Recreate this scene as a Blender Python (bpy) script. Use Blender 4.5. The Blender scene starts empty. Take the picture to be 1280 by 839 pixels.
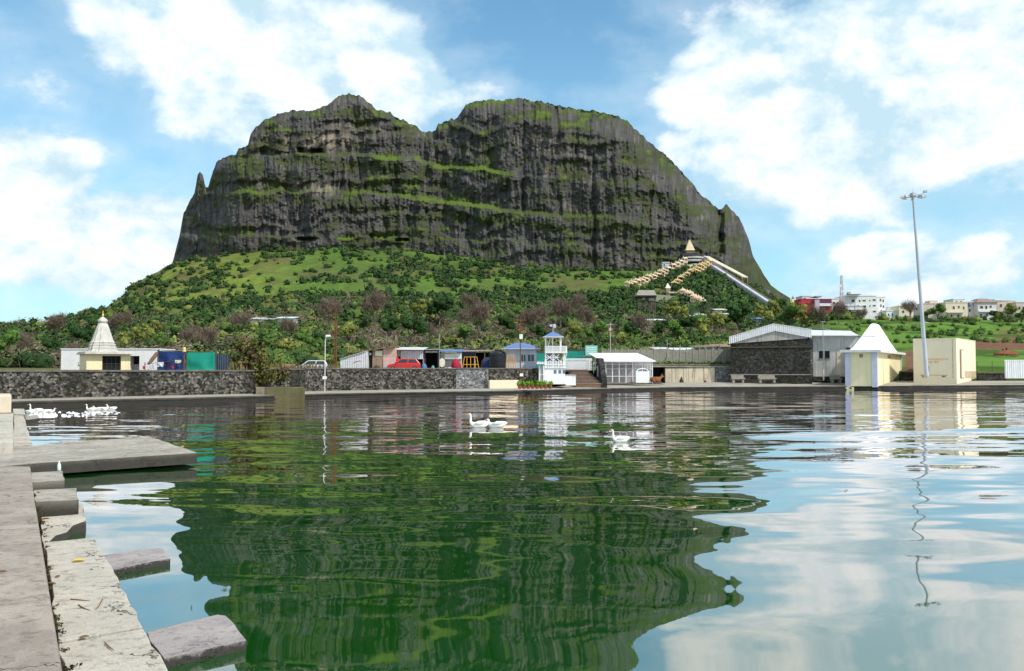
import bpy, bmesh, math, random
import numpy as np
from mathutils import Vector, Matrix

random.seed(7)
rng = np.random.default_rng(11)
SC = bpy.context.scene
COL = SC.collection
R = math.radians

# ------------------------------------------------------------------ camera
F, CX, CY, YH, H = 1100.0, 640.0, 419.5, 462.0, 2.5
TH = math.atan((YH - CY) / F)
cam_d = bpy.data.cameras.new('camera')
cam_d.sensor_width = 36.0
cam_d.lens = F / 1280.0 * 36.0
cam_d.clip_start = 0.1
cam_d.clip_end = 12000
cam = bpy.data.objects.new('camera', cam_d)
COL.objects.link(cam)
cam.location = (0, 0, H)
cam.rotation_euler = (math.pi / 2 + TH, 0, 0)
SC.camera = cam

# ------------------------------------------------------------------ exposure
SC.view_settings.view_transform = 'Standard'
SC.view_settings.look = 'None'
SC.view_settings.gamma = 1
SC.view_settings.use_curve_mapping = False
SC.view_settings.exposure = 0.85
SC.cycles.max_bounces = 6
SC.cycles.diffuse_bounces = 3
SC.cycles.glossy_bounces = 3
SC.cycles.transparent_max_bounces = 8
SC.cycles.sample_clamp_indirect = 4.0

# ------------------------------------------------------------------ sun and sky
SUN = Vector((0.52, -0.40, 0.76)).normalized()
sun_d = bpy.data.lights.new('sun', 'SUN')
sun_d.energy = 2.3
sun_d.angle = R(2.0)
sun_d.color = (1.0, 0.95, 0.87)
sun = bpy.data.objects.new('sun', sun_d)
COL.objects.link(sun)
sun.location = (60, -40, 120)
sun.rotation_euler = SUN.to_track_quat('Z', 'Y').to_euler()

world = bpy.data.worlds.new('World')
SC.world = world
world.use_nodes = True
NT = world.node_tree
NT.nodes.clear()


class NB:
    """tiny node-graph helper"""
    def __init__(s, nt): s.nt = nt
    def n(s, t, **k):
        nd = s.nt.nodes.new(t)
        for a, b in k.items(): setattr(nd, a, b)
        return nd
    def put(s, sock, v):
        if isinstance(v, bpy.types.NodeSocket): s.nt.links.new(v, sock)
        elif v is not None:
            if isinstance(v, (tuple, list)) and len(v) == 3 and sock.type == 'RGBA': v = (*v, 1)
            sock.default_value = v
    def m(s, op, a, b=None, c=None, clamp=False):
        nd = s.n('ShaderNodeMath', operation=op, use_clamp=clamp)
        s.put(nd.inputs[0], a); s.put(nd.inputs[1], b); s.put(nd.inputs[2], c)
        return nd.outputs[0]
    def v(s, op, a, b=None, out=0):
        nd = s.n('ShaderNodeVectorMath', operation=op)
        s.put(nd.inputs[0], a)
        if op == 'SCALE': s.put(nd.inputs['Scale'], b)
        else: s.put(nd.inputs[1], b)
        return nd.outputs[out]
    def noise(s, vec, scale, detail=4, rough=.55, dist=0.0, out=0):
        nd = s.n('ShaderNodeTexNoise')
        s.put(nd.inputs['Vector'], vec)
        nd.inputs['Scale'].default_value = scale; nd.inputs['Detail'].default_value = detail
        nd.inputs['Roughness'].default_value = rough; nd.inputs['Distortion'].default_value = dist
        return nd.outputs[out]
    def ramp(s, fac, stops, interp='LINEAR'):
        nd = s.n('ShaderNodeValToRGB'); cr = nd.color_ramp; cr.interpolation = interp
        while len(cr.elements) < len(stops): cr.elements.new(0.5)
        for e, (p, c) in zip(cr.elements, stops):
            e.position = p; e.color = (*c, 1) if isinstance(c, (tuple, list)) else (c, c, c, 1)
        s.put(nd.inputs[0], fac)
        return nd.outputs[0]
    def mix(s, fac, a, b, blend='MIX'):
        nd = s.n('ShaderNodeMix', data_type='RGBA', blend_type=blend)
        s.put(nd.inputs[0], fac); s.put(nd.inputs[6], a); s.put(nd.inputs[7], b)
        return nd.outputs[2]
    def smooth(s, x, lo, hi):
        nd = s.n('ShaderNodeMapRange', interpolation_type='SMOOTHSTEP')
        s.put(nd.inputs[0], x); nd.inputs[1].default_value = lo; nd.inputs[2].default_value = hi
        return nd.outputs[0]
    def xyz(s, x, y, z):
        nd = s.n('ShaderNodeCombineXYZ'); s.put(nd.inputs[0], x); s.put(nd.inputs[1], y); s.put(nd.inputs[2], z)
        return nd.outputs[0]
    def sep(s, v):
        nd = s.n('ShaderNodeSeparateXYZ'); s.put(nd.inputs[0], v)
        return nd.outputs


def build_sky():
    g = NB(NT)
    out = g.n('ShaderNodeOutputWorld')
    bg = g.n('ShaderNodeBackground')
    bg.inputs['Strength'].default_value = 0.1
    sky = g.n('ShaderNodeTexSky', sky_type='NISHITA')
    sky.sun_disc = False
    sky.sun_elevation = math.asin(SUN.z)
    sky.sun_rotation = math.atan2(SUN.x, SUN.y)
    sky.altitude = 700
    sky.air_density = 1.0; sky.dust_density = 1.2; sky.ozone_density = 1.0
    d = g.v('NORMALIZE', g.n('ShaderNodeTexCoord').outputs['Generated'])
    x, y, z = g.sep(d)
    az = g.m('ARCTAN2', x, y)
    el = g.m('ARCSINE', z)
    ae = g.xyz(az, el, 0.0)
    # clear sky: the sky texture with a paler, slightly cyan veil towards the horizon
    veil = g.smooth(el, 0.42, -0.02)
    base = g.mix(g.m('MULTIPLY', veil, 0.55), g.mix(1.0, sky.outputs[0], SKY_TINT, 'MULTIPLY'), SKY_LOW)
    # cumulus: where they stand (azimuth, elevation), broken up by noise
    blobs = CLOUDS
    acc = None
    for (a, e, wa, we, k) in blobs:
        q = g.v('MULTIPLY', g.v('SUBTRACT', ae, (a, e, 0)), (1 / wa, 1 / we, 0))
        dd = g.v('DOT_PRODUCT', q, q, out=1)
        b = g.m('MULTIPLY', g.m('EXPONENT', g.m('MULTIPLY', dd, -1.0)), k)
        acc = b if acc is None else g.m('MAXIMUM', acc, b)
    side = g.smooth(g.m('ABSOLUTE', az), 0.62, 0.9)
    high = g.smooth(el, 0.5, 0.75)
    acc = g.m('MAXIMUM', acc, g.m('MULTIPLY', g.m('MAXIMUM', side, high), 0.52))
    p = g.v('MULTIPLY', d, (1, 1, 1.5))
    n1 = g.noise(p, 6.0, 9, .58, .15)
    p2 = g.v('ADD', p, (-0.02, 0.0, -0.035))
    n2 = g.noise(p2, 6.0, 9, .58, .15)
    big = g.noise(p, 2.2, 3, .5)
    dens = g.m('ADD', acc, g.m('MULTIPLY', g.m('SUBTRACT', n1, 0.5), 1.9))
    dens = g.m('ADD', dens, g.m('MULTIPLY', g.m('SUBTRACT', big, 0.5), 0.5))
    core = g.smooth(dens, 0.28, 0.62)
    wisp = g.m('MULTIPLY', g.smooth(dens, -0.05, 0.4), 0.32)
    cover = g.m('MAXIMUM', core, wisp)
    puff = g.noise(p, 11.0, 6, .6, .2)
    lit = g.m('ADD', 0.44, g.m('MULTIPLY', g.m('SUBTRACT', n1, n2), 4.6))
    lit = g.m('ADD', lit, g.m('MULTIPLY', g.m('SUBTRACT', puff, .5), 1.5), clamp=True)
    lit = g.m('MULTIPLY', lit, g.m('ADD', .5, g.m('MULTIPLY', g.smooth(dens, 0.25, .9), .6)), clamp=True)
    ccol = g.mix(lit, CLOUD_SHADE, CLOUD_LIT)
    col = g.mix(cover, base, ccol)
    g.put(bg.inputs['Color'], col)
    g.nt.links.new(bg.outputs[0], out.inputs[0])


def ae(px, py, w, h, k):
    return ((px - CX) / F * 0.93, (YH - py) / F * 0.97, w / F, h / F, k)

SKY_TINT = (.76, 1.10, 1.08)
SKY_LOW = (2.6, 3.95, 4.85)
CLOUD_SHADE = (3.3, 4.55, 5.25)
CLOUD_LIT = (6.7, 6.7, 6.7)
CLOUDS = [ae(*b) for b in [
    (130, 10, 95, 60, .95), (230, 60, 150, 85, 1.1), (350, 65, 160, 75, 1.1), (480, 105, 120, 50, 1.0), (575, 112, 65, 28, .75),
    (260, 150, 160, 60, .6), (60, 150, 90, 40, .42),
    (45, 235, 85, 50, 1.1), (20, 300, 140, 80, 1.0), (150, 290, 95, 50, 1.0), (110, 345, 150, 50, .72), (-120, 260, 160, 120, .8),
    (885, 130, 60, 55, .9), (960, 110, 110, 80, 1.25), (1080, 120, 150, 110, 1.25), (1210, 70, 150, 110, 1.25), (865, 195, 55, 45, .85),
    (960, 200, 130, 80, 1.05), (1120, 200, 170, 80, 1.0), (1260, 180, 120, 110, .95), (1010, 270, 130, 45, .5), (1180, 265, 120, 30, .35),
    (1110, 335, 100, 34, .85), (1215, 350, 120, 42, .85), (1030, 365, 80, 28, .75), (1150, 378, 180, 28, .85),
]]
build_sky()


# ------------------------------------------------------------------ picture -> place
def ray(px, py):
    xc = (px - CX) / F; yc = (CY - py) / F
    return (xc, math.cos(TH) - yc * math.sin(TH), math.sin(TH) + yc * math.cos(TH))

def W(px, py, D):
    r = ray(px, py); k = D / r[1]
    return Vector((r[0] * k, D, H + r[2] * k))

def G(px, py, z):
    r = ray(px, py); k = (z - H) / r[2]
    return Vector((r[0] * k, r[1] * k, z))

def XD(px, D):            # ground position of a column of the view at distance D
    return (px - CX) / F * D * 1.0008

# ------------------------------------------------------------------ numpy noise
def _h(ix, iy, seed):
    n = (ix.astype(np.int64) * 374761393 + iy.astype(np.int64) * 668265263 + seed * 1442695041) & 0x7fffffff
    n = ((n ^ (n >> 13)) * 1274126177) & 0x7fffffff
    n = n ^ (n >> 16)
    return (n & 0xffff) / 65535.0

def vn(x, y, seed=0):
    x = np.asarray(x, float); y = np.asarray(y, float)
    ix = np.floor(x); iy = np.floor(y); fx = x - ix; fy = y - iy
    fx = fx * fx * (3 - 2 * fx); fy = fy * fy * (3 - 2 * fy)
    a = _h(ix, iy, seed); b = _h(ix + 1, iy, seed); c = _h(ix, iy + 1, seed); d = _h(ix + 1, iy + 1, seed)
    return (a * (1 - fx) + b * fx) * (1 - fy) + (c * (1 - fx) + d * fx) * fy

def fbm(x, y, seed=0, o=4):
    s = 0; a = .5; t = 0
    for i in range(o):
        s = s + a * vn(x * 2 ** i, y * 2 ** i, seed + i * 17); t += a; a *= .5
    return s / t

def sst(x, lo, hi):
    t = np.clip((np.asarray(x, float) - lo) / (hi - lo), 0, 1)
    return t * t * (3 - 2 * t)

# ------------------------------------------------------------------ materials
MATS = {}
def newmat(name):
    m = bpy.data.materials.new(name); m.use_nodes = True
    nt = m.node_tree; nt.nodes.clear()
    g = NB(nt)
    out = g.n('ShaderNodeOutputMaterial'); b = g.n('ShaderNodeBsdfPrincipled')
    nt.links.new(b.outputs[0], out.inputs[0])
    MATS[name] = m
    return m, g, b

def bump(g, b, h, dist=.02, strength=.6):
    nd = g.n('ShaderNodeBump'); nd.inputs['Distance'].default_value = dist; nd.inputs['Strength'].default_value = strength
    g.put(nd.inputs['Height'], h); g.put(b.inputs['Normal'], nd.outputs[0])

def mat(name, c, c2=None, scale=3.0, rough=.75, metal=0, bm=0.0, stretch=(1, 1, 1), streak=0.0, spec=.3, detail=6):
    """paint / plaster / cloth: two close tones mixed by noise, optional vertical weather streaks (dirt)"""
    if name in MATS: return MATS[name]
    m, g, b = newmat(name)
    co = g.n('ShaderNodeTexCoord').outputs['Object']
    co2 = g.v('MULTIPLY', co, stretch)
    c2 = c2 or tuple(v * .72 for v in c)
    n = g.noise(co2, scale, detail, .6)
    col = g.mix(g.smooth(n, .3, .72), c, c2)
    if streak:
        s = g.noise(g.v('MULTIPLY', co, (2.2, 2.2, .12)), 2.2, 5, .65)
        col = g.mix(g.m('MULTIPLY', g.smooth(s, .5, .72), streak), col, (.07, .062, .05))
    g.put(b.inputs['Base Color'], col)
    b.inputs['Roughness'].default_value = rough; b.inputs['Metallic'].default_value = metal
    b.inputs['Specular IOR Level'].default_value = spec
    if bm: bump(g, b, g.noise(co2, scale * 4, 5, .6), bm)
    return m

def rubble(name, lo, hi, mortar, scale=3.2, moss=0.0, stain=.6):
    m, g, b = newmat(name)
    co = g.n('ShaderNodeTexCoord').outputs['Object']
    wob = g.v('SCALE', g.v('SUBTRACT', g.noise(co, 2.5, 2, out=1), (.5, .5, .5)), .25)
    p = g.v('MULTIPLY', g.v('ADD', co, wob), (1, 1, 1.35))
    vo = g.n('ShaderNodeTexVoronoi'); g.put(vo.inputs['Vector'], p); vo.inputs['Scale'].default_value = scale
    ve = g.n('ShaderNodeTexVoronoi', feature='DISTANCE_TO_EDGE'); g.put(ve.inputs['Vector'], p); ve.inputs['Scale'].default_value = scale
    r = g.sep(vo.outputs['Color'])[0]
    st = g.mix(g.m('POWER', r, 1.6), lo, hi)
    fine = g.noise(co, 14, 4, .7)
    st = g.mix(g.m('MULTIPLY', g.smooth(fine, .45, .75), .5), st, tuple(v * .45 for v in lo))
    joint = g.smooth(ve.outputs[0], .07, .0)
    col = g.mix(g.m('MULTIPLY', joint, .75), st, mortar)
    big = g.noise(g.v('MULTIPLY', co, (1, 1, .5)), .55, 5, .65)
    col = g.mix(g.m('MULTIPLY', g.smooth(big, .42, .66), stain), col, (.018, .017, .015))
    if moss:
        z = g.noise(co, 1.1, 5, .7)
        col = g.mix(g.m('MULTIPLY', g.smooth(z, .45, .65), moss), col, (.03, .045, .012))
    g.put(b.inputs['Base Color'], col); b.inputs['Roughness'].default_value = .9
    b.inputs['Specular IOR Level'].default_value = .15
    bump(g, b, g.m('ADD', g.smooth(ve.outputs[0], 0, .12), g.m('MULTIPLY', fine, .4)), .05, .8)
    return m

def concrete(name, c1, c2, c3, crack=.5, scale=1.0, wet=0.0):
    m, g, b = newmat(name)
    co = g.n('ShaderNodeTexCoord').outputs['Object']
    n1 = g.noise(co, .9 * scale, 6, .65, .3)
    n2 = g.noise(co, 6 * scale, 6, .7)
    n3 = g.noise(co, 45 * scale, 4, .7)
    col = g.mix(g.smooth(n1, .32, .68), c1, c2)
    col = g.mix(g.m('MULTIPLY', g.smooth(n2, .48, .70), .75), col, c3)
    col = g.mix(g.m('MULTIPLY', g.smooth(n3, .5, .7), .5), col, tuple(v * .4 for v in c3))
    wob = g.v('SCALE', g.v('SUBTRACT', g.noise(co, 2.0, 4, .7, out=1), (.5, .5, .5)), .8)
    ve = g.n('ShaderNodeTexVoronoi', feature='DISTANCE_TO_EDGE')
    g.put(ve.inputs['Vector'], g.v('ADD', co, wob)); ve.inputs['Scale'].default_value = .8
    ck = g.m('MULTIPLY', g.smooth(ve.outputs[0], .012, .002), g.smooth(g.noise(co, 1.3, 3), .47, .6))
    col = g.mix(g.m('MULTIPLY', ck, crack), col, (.03, .026, .02))
    nzz = g.sep(g.n('ShaderNodeNewGeometry').outputs['Normal'])[2]
    if wet:                                                     # algae line where the water laps the stone
        z = g.sep(g.n('ShaderNodeNewGeometry').outputs['Position'])[2]
        zz = g.m('ADD', z, g.m('MULTIPLY', g.m('SUBTRACT', n2, .5), .25))
        col = g.mix(g.m('MULTIPLY', g.m('MULTIPLY', g.smooth(zz, wet, wet * .35), g.smooth(nzz, .75, .35)), .93), col, (.022, .021, .017))
    g.put(b.inputs['Base Color'], col); b.inputs['Roughness'].default_value = .85
    b.inputs['Specular IOR Level'].default_value = .25
    h = g.m('ADD', g.m('MULTIPLY', n2, .8), g.m('MULTIPLY', n3, .35))
    h = g.m('SUBTRACT', h, g.m('MULTIPLY', ck, .8))
    bump(g, b, h, .025, .7)
    return m

def corrugated(name, c, c2, pitch=9.0, axis=0, rough=.5, metal=.0):
    m, g, b = newmat(name)
    co = g.n('ShaderNodeTexCoord').outputs['Object']
    x = g.sep(co)[axis]
    w = g.m('SINE', g.m('MULTIPLY', x, pitch * 2 * math.pi))
    n = g.noise(co, 1.6, 6, .65)
    rust = g.noise(g.v('MULTIPLY', co, (2.5, 2.5, .4)), 1.5, 5, .7)
    col = g.mix(g.smooth(n, .35, .7), c, c2)
    col = g.mix(g.m('MULTIPLY', g.smooth(rust, .57, .75), .45), col, tuple(v * .35 for v in c2))
    g.put(b.inputs['Base Color'], col); b.inputs['Roughness'].default_value = rough; b.inputs['Metallic'].default_value = metal
    bump(g, b, w, .03, .8)
    return m

def attrmat(name, attr='col', scale=.5, rough=.9, var=.5, bm=0, bscale=2.0, trans=0.0):
    m, g, b = newmat(name)
    a = g.n('ShaderNodeAttribute', attribute_name=attr).outputs['Color']
    co = g.n('ShaderNodeTexCoord').outputs['Object']
    n = g.noise(co, scale, 5, .7)
    col = g.mix(g.m('MULTIPLY', g.smooth(n, .4, .7), var), a, g.mix(1.0, a, (.45, .47, .45), 'MULTIPLY'))
    g.put(b.inputs['Base Color'], col); b.inputs['Roughness'].default_value = rough
    b.inputs['Specular IOR Level'].default_value = .1
    if bm: bump(g, b, g.noise(co, bscale, 6, .7), bm, .8)
    return m

# ------------------------------------------------------------------ mesh building
class MB:
    def __init__(s): s.v = []; s.f = []
    def add(s, vs, fs):
        o = len(s.v); s.v += [tuple(p) for p in vs]; s.f += [tuple(i + o for i in f) for f in fs]; return s
    def box(s, x0, x1, y0, y1, z0, z1):
        return s.add([(x0, y0, z0), (x1, y0, z0), (x1, y1, z0), (x0, y1, z0), (x0, y0, z1), (x1, y0, z1), (x1, y1, z1), (x0, y1, z1)],
                     [(0, 3, 2, 1), (4, 5, 6, 7), (0, 1, 5, 4), (1, 2, 6, 5), (2, 3, 7, 6), (3, 0, 4, 7)])
    def frus(s, a, b):      # a, b: two rings of the same length (bottom, top)
        n = len(a)
        return s.add(list(a) + list(b), [tuple(range(n))[::-1], tuple(range(n, 2 * n))] + [(i, (i + 1) % n, n + (i + 1) % n, n + i) for i in range(n)])
    def rect(s, cx, cy, hx, hy, z): return [(cx - hx, cy - hy, z), (cx + hx, cy - hy, z), (cx + hx, cy + hy, z), (cx - hx, cy + hy, z)]
    def taper(s, cx, cy, hx0, hy0, z0, hx1, hy1, z1): return s.frus(s.rect(cx, cy, hx0, hy0, z0), s.rect(cx, cy, hx1, hy1, z1))
    def prism(s, pts, y0, y1):          # (x,z) outline pushed along y
        return s.frus([(p[0], y0, p[1]) for p in pts][::-1], [(p[0], y1, p[1]) for p in pts][::-1])
    def prismx(s, pts, x0, x1):         # (y,z) outline pushed along x
        return s.frus([(x0, p[0], p[1]) for p in pts], [(x1, p[0], p[1]) for p in pts])
    def slab(s, pts, z0, z1):           # plan outline
        return s.frus([(p[0], p[1], z0) for p in pts], [(p[0], p[1], z1) for p in pts])
    def bar(s, p, q, r, r2=None, n=6):
        p = Vector(p); q = Vector(q); d = (q - p); r2 = r if r2 is None else r2
        if d.length < 1e-6: return s
        a = d.orthogonal().normalized(); b = d.normalized().cross(a)
        ring = lambda c, rr: [c + (a * math.cos(t) + b * math.sin(t)) * rr for t in [2 * math.pi * i / n + .4 for i in range(n)]]
        return s.frus(ring(p, r), ring(q, r2))
    def path(s, pts, rs, n=7, sq=1.0):    # continuous tube through points
        pts = [Vector(p) for p in pts]; rings = []
        for i, p in enumerate(pts):
            d = (pts[min(i + 1, len(pts) - 1)] - pts[max(i - 1, 0)]).normalized()
            a = Vector((0, 1, 0)) if abs(d.y) < .9 else Vector((1, 0, 0))
            a = (a - d * a.dot(d)).normalized(); b = d.cross(a)
            r = rs[i] if hasattr(rs, '__len__') else rs
            rings.append([p + (a * math.cos(t) * sq + b * math.sin(t)) * r for t in [2 * math.pi * k / n for k in range(n)]])
        o = [v for r in rings for v in r]; fs = [tuple(range(n))[::-1], tuple(range((len(rings) - 1) * n, len(rings) * n))]
        for i in range(len(rings) - 1):
            for k in range(n): fs.append((i * n + k, i * n + (k + 1) % n, (i + 1) * n + (k + 1) % n, (i + 1) * n + k))
        return s.add(o, fs)
    def lathe(s, prof, n=16, c=(0, 0, 0), rot=0.0):
        o = []; fs = []
        for r, z in prof:
            o += [(c[0] + r * math.cos(2 * math.pi * k / n + rot), c[1] + r * math.sin(2 * math.pi * k / n + rot), c[2] + z) for k in range(n)]
        for i in range(len(prof) - 1):
            for k in range(n): fs.append((i * n + k, i * n + (k + 1) % n, (i + 1) * n + (k + 1) % n, (i + 1) * n + k))
        fs += [tuple(range(n))[::-1], tuple(range((len(prof) - 1) * n, len(prof) * n))]
        return s.add(o, fs)
    def face(s, pts): return s.add(pts, [tuple(range(len(pts)))])
    def build(s, name, m, parent=None, loc=(0, 0, 0), rz=0, smooth=False, bevel=0.0, rot=None):
        me = bpy.data.meshes.new(name); me.from_pydata(s.v, [], s.f)
        bm = bmesh.new(); bm.from_mesh(me); bmesh.ops.recalc_face_normals(bm, faces=bm.faces); bm.to_mesh(me); bm.free()
        if smooth: me.polygons.foreach_set('use_smooth', [True] * len(me.polygons))
        me.materials.append(m)
        o = bpy.data.objects.new(name, me); COL.objects.link(o)
        o.location = loc; o.rotation_euler = rot or (0, 0, rz)
        if parent: o.parent = parent
        if bevel:
            b = o.modifiers.new('bevel', 'BEVEL'); b.width = bevel; b.segments = 2; b.limit_method = 'ANGLE'
        return o

def npmesh(name, V, Fq, m, col=None, smooth=False, parent=None, nor=None):
    """mesh from numpy arrays: V (n,3), Fq (m,4) or (m,3)"""
    me = bpy.data.meshes.new(name); k = Fq.shape[1]
    me.vertices.add(len(V)); me.vertices.foreach_set('co', np.ascontiguousarray(V, dtype=np.float32).ravel())
    me.loops.add(Fq.size); me.loops.foreach_set('vertex_index', np.ascontiguousarray(Fq, dtype=np.int32).ravel())
    me.polygons.add(len(Fq)); me.polygons.foreach_set('loop_start', np.arange(0, Fq.size, k, dtype=np.int32))
    if smooth: me.polygons.foreach_set('use_smooth', np.ones(len(Fq), dtype=bool))
    me.update(calc_edges=True)
    if nor is not None:
        me.polygons.foreach_set('use_smooth', np.ones(len(Fq), dtype=bool))
        na = me.attributes.new('custom_normal', 'FLOAT_VECTOR', 'POINT')
        na.data.foreach_set('vector', np.ascontiguousarray(nor, dtype=np.float32).ravel())
    if col is not None:
        at = me.color_attributes.new('col', 'FLOAT_COLOR', 'POINT')
        c4 = np.ones((len(V), 4), np.float32); c4[:, :3] = col
        at.data.foreach_set('color', c4.ravel())
    me.materials.append(m)
    o = bpy.data.objects.new(name, me); COL.objects.link(o)
    if parent: o.parent = parent
    return o

def gridfaces(nu, nv):
    i = np.arange(nu - 1)[None, :] + np.arange(nv - 1)[:, None] * nu
    i = i.ravel()
    return np.stack([i, i + 1, i + 1 + nu, i + nu], 1)

def tag(o, label=None, cat=None, group=None, kind=None):
    if label: o['label'] = label
    if cat: o['category'] = cat
    if group: o['group'] = group
    if kind: o['kind'] = kind
    elif cat: o['kind'] = 'thing'
    return o

def thing(name, label, cat, loc=(0, 0, 0), rz=0, group=None):
    o = bpy.data.objects.new(name, None); COL.objects.link(o); o.empty_display_size = .3
    o.location = loc; o.rotation_euler = (0, 0, rz)
    return tag(o, label, cat, group)

def kids(o): return [c for c in KID.get(o.name, [])]
def dup(root, loc, rz=0, label=None, sc=1.0, group=None):
    """copy of a thing with copies of its parts and sub-parts (mesh data shared)"""
    def cp(o, par):
        c = o.copy(); COL.objects.link(c)
        if par: c.parent = par
        for ch in list(o.children): cp(ch, c)
        return c
    c = cp(root, None); c.location = loc; c.rotation_euler = (0, 0, rz); c.scale = (sc, sc, sc)
    if label: c['label'] = label
    if group: c['group'] = group
    return c

class Site:
    """a spot of the place: local metres from picture measurements at distance D"""
    def __init__(s, cx, by, D): s.cx, s.by, s.D = cx, by, D; s.k = D / F; s.loc = W(cx, by, D)
    def x(s, px): return (px - s.cx) * s.k
    def z(s, py): return (s.by - py) * s.k
# ================================================================== THE SETTING
BANKPX = [-220, -120, -40, 20, 240, 325, 400, 520, 640, 700, 840, 1060, 1280, 1480]
BANKD = [43, 47, 52, 57, 66, 72, 79, 85, 90, 96, 106, 109, 110, 111]
BANKZ = [.46, .46, .46, .45, .42, .38, .34, .34, .35, .36, .4, .45, .6, .6]
WALLPX = [-220, -120, 20, 240, 320, 336, 400, 520, 640, 700, 722, 750, 915, 1480]
WALLD = [46, 50, 60, 69.5, 75, 77.5, 85, 91, 97, 100.5, 108, 120, 120.5, 121]
WALLZ0 = [.5, .5, .5, .5, .46, .46, .45, .45, .45, .6, .75, .92, .95, .98]
bankD = lambda p: np.interp(p, BANKPX, BANKD)
wallD = lambda p: np.interp(p, WALLPX, WALLD)

# ---- ground under everything
gm = mat('wet_earth', (.05, .04, .025), (.03, .025, .015), .2)
g0 = MB().face([(-6000, -3000, -1.6), (6000, -3000, -1.6), (6000, 9000, -1.6), (-6000, 9000, -1.6)]).build('ground', gm)
tag(g0, kind='structure')

# ---- water
def water_mat():
    m = bpy.data.materials.new('pond_water'); m.use_nodes = True; nt = m.node_tree; nt.nodes.clear(); g = NB(nt)
    out = g.n('ShaderNodeOutputMaterial')
    co = g.n('ShaderNodeNewGeometry').outputs['Position']
    x, y, z = g.sep(co)
    half = (.5, .5, .5)
    def nz(sc, stretch, det, off=0.0):
        return g.v('SUBTRACT', g.noise(g.v('ADD', g.v('MULTIPLY', co, stretch), (off, off, 0)), sc, det, .5, out=1), half)
    far = g.smooth(y, 14, 48)
    wind = g.smooth(g.noise(g.v('MULTIPLY', co, (.6, 1, 1)), .06, 3, .5), .38, .62)
    swell = g.v('SCALE', nz(.5, (.5, 1.0, 1), 1.0, 31.7), g.m('SUBTRACT', .115, g.m('MULTIPLY', g.smooth(y, 14, 6), .05)))
    mid = g.v('SCALE', nz(1.1, (.28, 1.0, 1), 1.5, 7.3), g.m('ADD', .03, g.m('MULTIPLY', g.smooth(y, 8, 16), .075)))
    rip = g.v('SCALE', nz(6.0, (.55, 1.0, 1), 1.5, 3.1), g.m('MULTIPLY', far, g.m('ADD', .03, g.m('MULTIPLY', wind, .05))))
    t = g.v('ADD', g.v('ADD', swell, mid), rip)
    nx, ny, _ = g.sep(t)
    ny = g.m('ADD', ny, g.m('MULTIPLY', g.smooth(y, 18.0, 6.5), .018))    # back of a long slow swell near the bank
    # smoother lane left by the wind, lying across the right half
    ln = g.m('SUBTRACT', y, g.m('ADD', 29.7, g.m('MULTIPLY', x, .34)))
    ln = g.m('ADD', ln, g.m('MULTIPLY', g.m('SUBTRACT', g.noise(co, .25, 3, .6), .5), 2.0))
    lane = g.m('MULTIPLY', g.m('EXPONENT', g.m('MULTIPLY', g.m('MULTIPLY', ln, ln), -1.6)), g.smooth(x, 4.5, 9.0))
    ny = g.m('SUBTRACT', ny, g.m('MULTIPLY', lane, .07))
    nrm = g.v('NORMALIZE', g.xyz(g.m('MULTIPLY', nx, .6), ny, 1.0))
    fr = g.n('ShaderNodeFresnel'); fr.inputs['IOR'].default_value = 1.5; g.put(fr.inputs['Normal'], nrm)
    fac = g.m('ADD', .21, g.m('MULTIPLY', fr.outputs[0], 1.05), clamp=True)
    gl = g.n('ShaderNodeBsdfGlossy'); gl.inputs['Roughness'].default_value = .015; gl.inputs['Color'].default_value = (1, .965, .99, 1)
    g.put(gl.inputs['Normal'], nrm)
    df = g.n('ShaderNodeBsdfDiffuse')
    n = g.noise(co, .09, 4, .6)
    alg = g.mix(g.smooth(n, .35, .7), (.0035, .062, .006), (.0045, .048, .005))
    silt = g.smooth(g.noise(co, .35, 3, .6), .62, .75)
    near = g.smooth(x, -2.0, -9.0)
    alg = g.mix(g.m('MULTIPLY', g.m('MULTIPLY', silt, near), .5), alg, (.05, .05, .015))
    g.put(df.inputs['Color'], alg)
    mx = g.n('ShaderNodeMixShader'); g.put(mx.inputs[0], fac)
    nt.links.new(df.outputs[0], mx.inputs[1]); nt.links.new(gl.outputs[0], mx.inputs[2]); nt.links.new(mx.outputs[0], out.inputs[0])
    return m
wat = MB().face([(-90, -40, 0), (130, -40, 0), (130, 118, 0), (-90, 118, 0)]).build('water', water_mat())
tag(wat, kind='structure')

# ---- embankment and promenade round the far side
prom_top = concrete('promenade_concrete', (.40, .36, .30), (.30, .27, .225), (.17, .15, .12), .3, .5)
bank_face = concrete('embankment_stone', (.13, .115, .10), (.075, .068, .06), (.035, .032, .028), .6, 1.2, wet=.28)
pxs = np.array(sorted(set(list(np.linspace(-220, 1480, 120)) + BANKPX + WALLPX)))
fz = np.interp(pxs, BANKPX, BANKZ); bz = np.interp(pxs, WALLPX, WALLZ0)
fD = bankD(pxs) + (vn(pxs / 9, pxs * 0, 5) - .5) * .35; bD = wallD(pxs) + .3
fX = XD(pxs, fD); bX = XD(pxs, bD)
n = len(pxs)
V = np.concatenate([np.stack([fX, fD, fz], 1), np.stack([XD(pxs, fD + .02) , fD + (bD - fD) * .5, fz + (bz - fz) * .45 + (vn(pxs / 14, pxs * 0, 8) - .5) * .05], 1), np.stack([bX, bD, bz], 1)])
V[n:2 * n, 0] = (fX + bX) / 2
tag(npmesh('promenade', V, gridfaces(n, 3), prom_top), kind='structure')
lip = .16
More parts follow.
